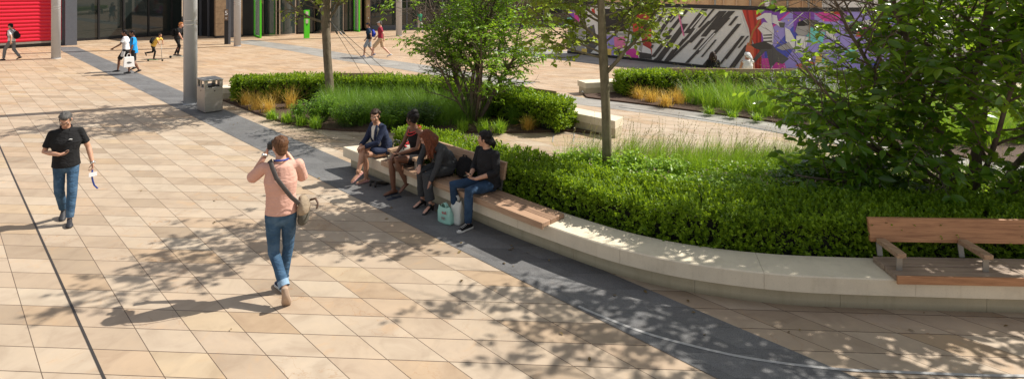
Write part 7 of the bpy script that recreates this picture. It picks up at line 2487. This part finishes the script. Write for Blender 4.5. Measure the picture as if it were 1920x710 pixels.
mb = MB(); mb.box((0, 0, 0.715), (w2 * 1.55, d2 * 1.6, 0.03)); mb.build('inner_tray', BLK, bin_, local=True)
mb = MB(); mb.box((0, 0, 0.90), (w2 * 2 + 0.035, d2 * 2 + 0.035, 0.04), bevel=0.012); mb.ell((0, 0, 0.922), (0.14, 0.18, 0.012)); mb.build('lid', STEEL, bin_, local=True)
for p, s_ in (((0.02, -d2 - 0.003, 0.60), (0.03, 0.01, 0.03)), ((-w2 - 0.003, 0.0, 0.60), (0.01, 0.03, 0.03))):
    mb = MB(); mb.box(p, s_, bevel=0.003); mb.build('lock', BLK, bin_, local=True)

# a thin scatter of dropped leaves and bark crumbs
lr = np.random.default_rng(77)
P_ = []
for poly, k in ((list(offset(W, -0.9)) + list(offset(W, -0.02))[::-1], 3.0), ([G(380, 230)[:2], G(900, 275)[:2], G(900, 262)[:2], G(430, 205)[:2]], 2.5), ([(-9, 6), (3, 5.4), (0, 9), (-8, 14)], 0.22)):
    q = scatter(poly, k, lr); P_.append(np.column_stack([q, np.full(len(q), 0.014)]))
P_ = np.concatenate(P_); n_ = len(P_); a_ = lr.random(n_) * 6.28
V_, T_ = leaves(P_, np.column_stack([np.cos(a_), np.sin(a_), 0.1 * lr.normal(size=n_)]), np.column_stack([0.3 * lr.normal(size=n_), 0.3 * lr.normal(size=n_), np.ones(n_)]), 0.025 + 0.05 * lr.random(n_), 1.0, BIG_V, BIG_T)
tag(mesh_np('fallen_leaves', V_, T_, mat_leaf('dry_leaf', (0.10, 0.06, 0.025), (0.26, 0.19, 0.07), tr=0.2)), 'few dry leaves scattered on the paving along the seat wall', 'leaves', kind='stuff')

# ------------------------------------------------------------------ light, sky, camera
SUN = Vector((0.937, 0.349, 0.0)).normalized() * math.cos(math.radians(46.5)) + Vector((0, 0, math.sin(math.radians(46.5))))
ld = bpy.data.lights.new('sun', 'SUN')
ld.energy = 5.0; ld.angle = math.radians(0.5); ld.color = (1.0, 0.945, 0.855)
lo = bpy.data.objects.new('sun', ld); link(lo)
lo.rotation_euler = (-SUN).to_track_quat('-Z', 'Y').to_euler()
w = bpy.data.worlds.new('World'); scene.world = w; w.use_nodes = True
nt = w.node_tree
bg = nt.nodes['Background']
sky = nt.nodes.new('ShaderNodeTexSky'); sky.sky_type = 'NISHITA'; sky.sun_disc = False
sky.sun_elevation = math.radians(46.5); sky.sun_rotation = math.atan2(0.937, 0.349)
sky.air_density = 1.0; sky.dust_density = 1.5; sky.ozone_density = 1.0
hz = node_mix(nt, 0.55, sky.outputs[0], (4.5, 4.3, 4.0))      # thin bright haze over the blue
nt.links.new(hz, bg.inputs[0]); bg.inputs[1].default_value = 0.10

cd = bpy.data.cameras.new('camera'); co = bpy.data.objects.new('camera', cd); link(co)
co.location = (0, 0, CAM_H); co.rotation_euler = (math.pi / 2, 0, 0)
cd.sensor_width = 36.0; cd.lens = 36.0 * F / 1920.0; cd.shift_y = -(355.0 + 31.0) / 1920.0
cd.clip_start = 0.1; cd.clip_end = 1000
scene.camera = co
vs_ = scene.view_settings
vs_.view_transform = 'Standard'; vs_.look = 'None'; vs_.gamma = 1.0; vs_.use_curve_mapping = False
vs_.exposure = 0.48
scene.cycles.max_bounces = 8; scene.cycles.transparent_max_bounces = 8
scene.cycles.use_denoising = True
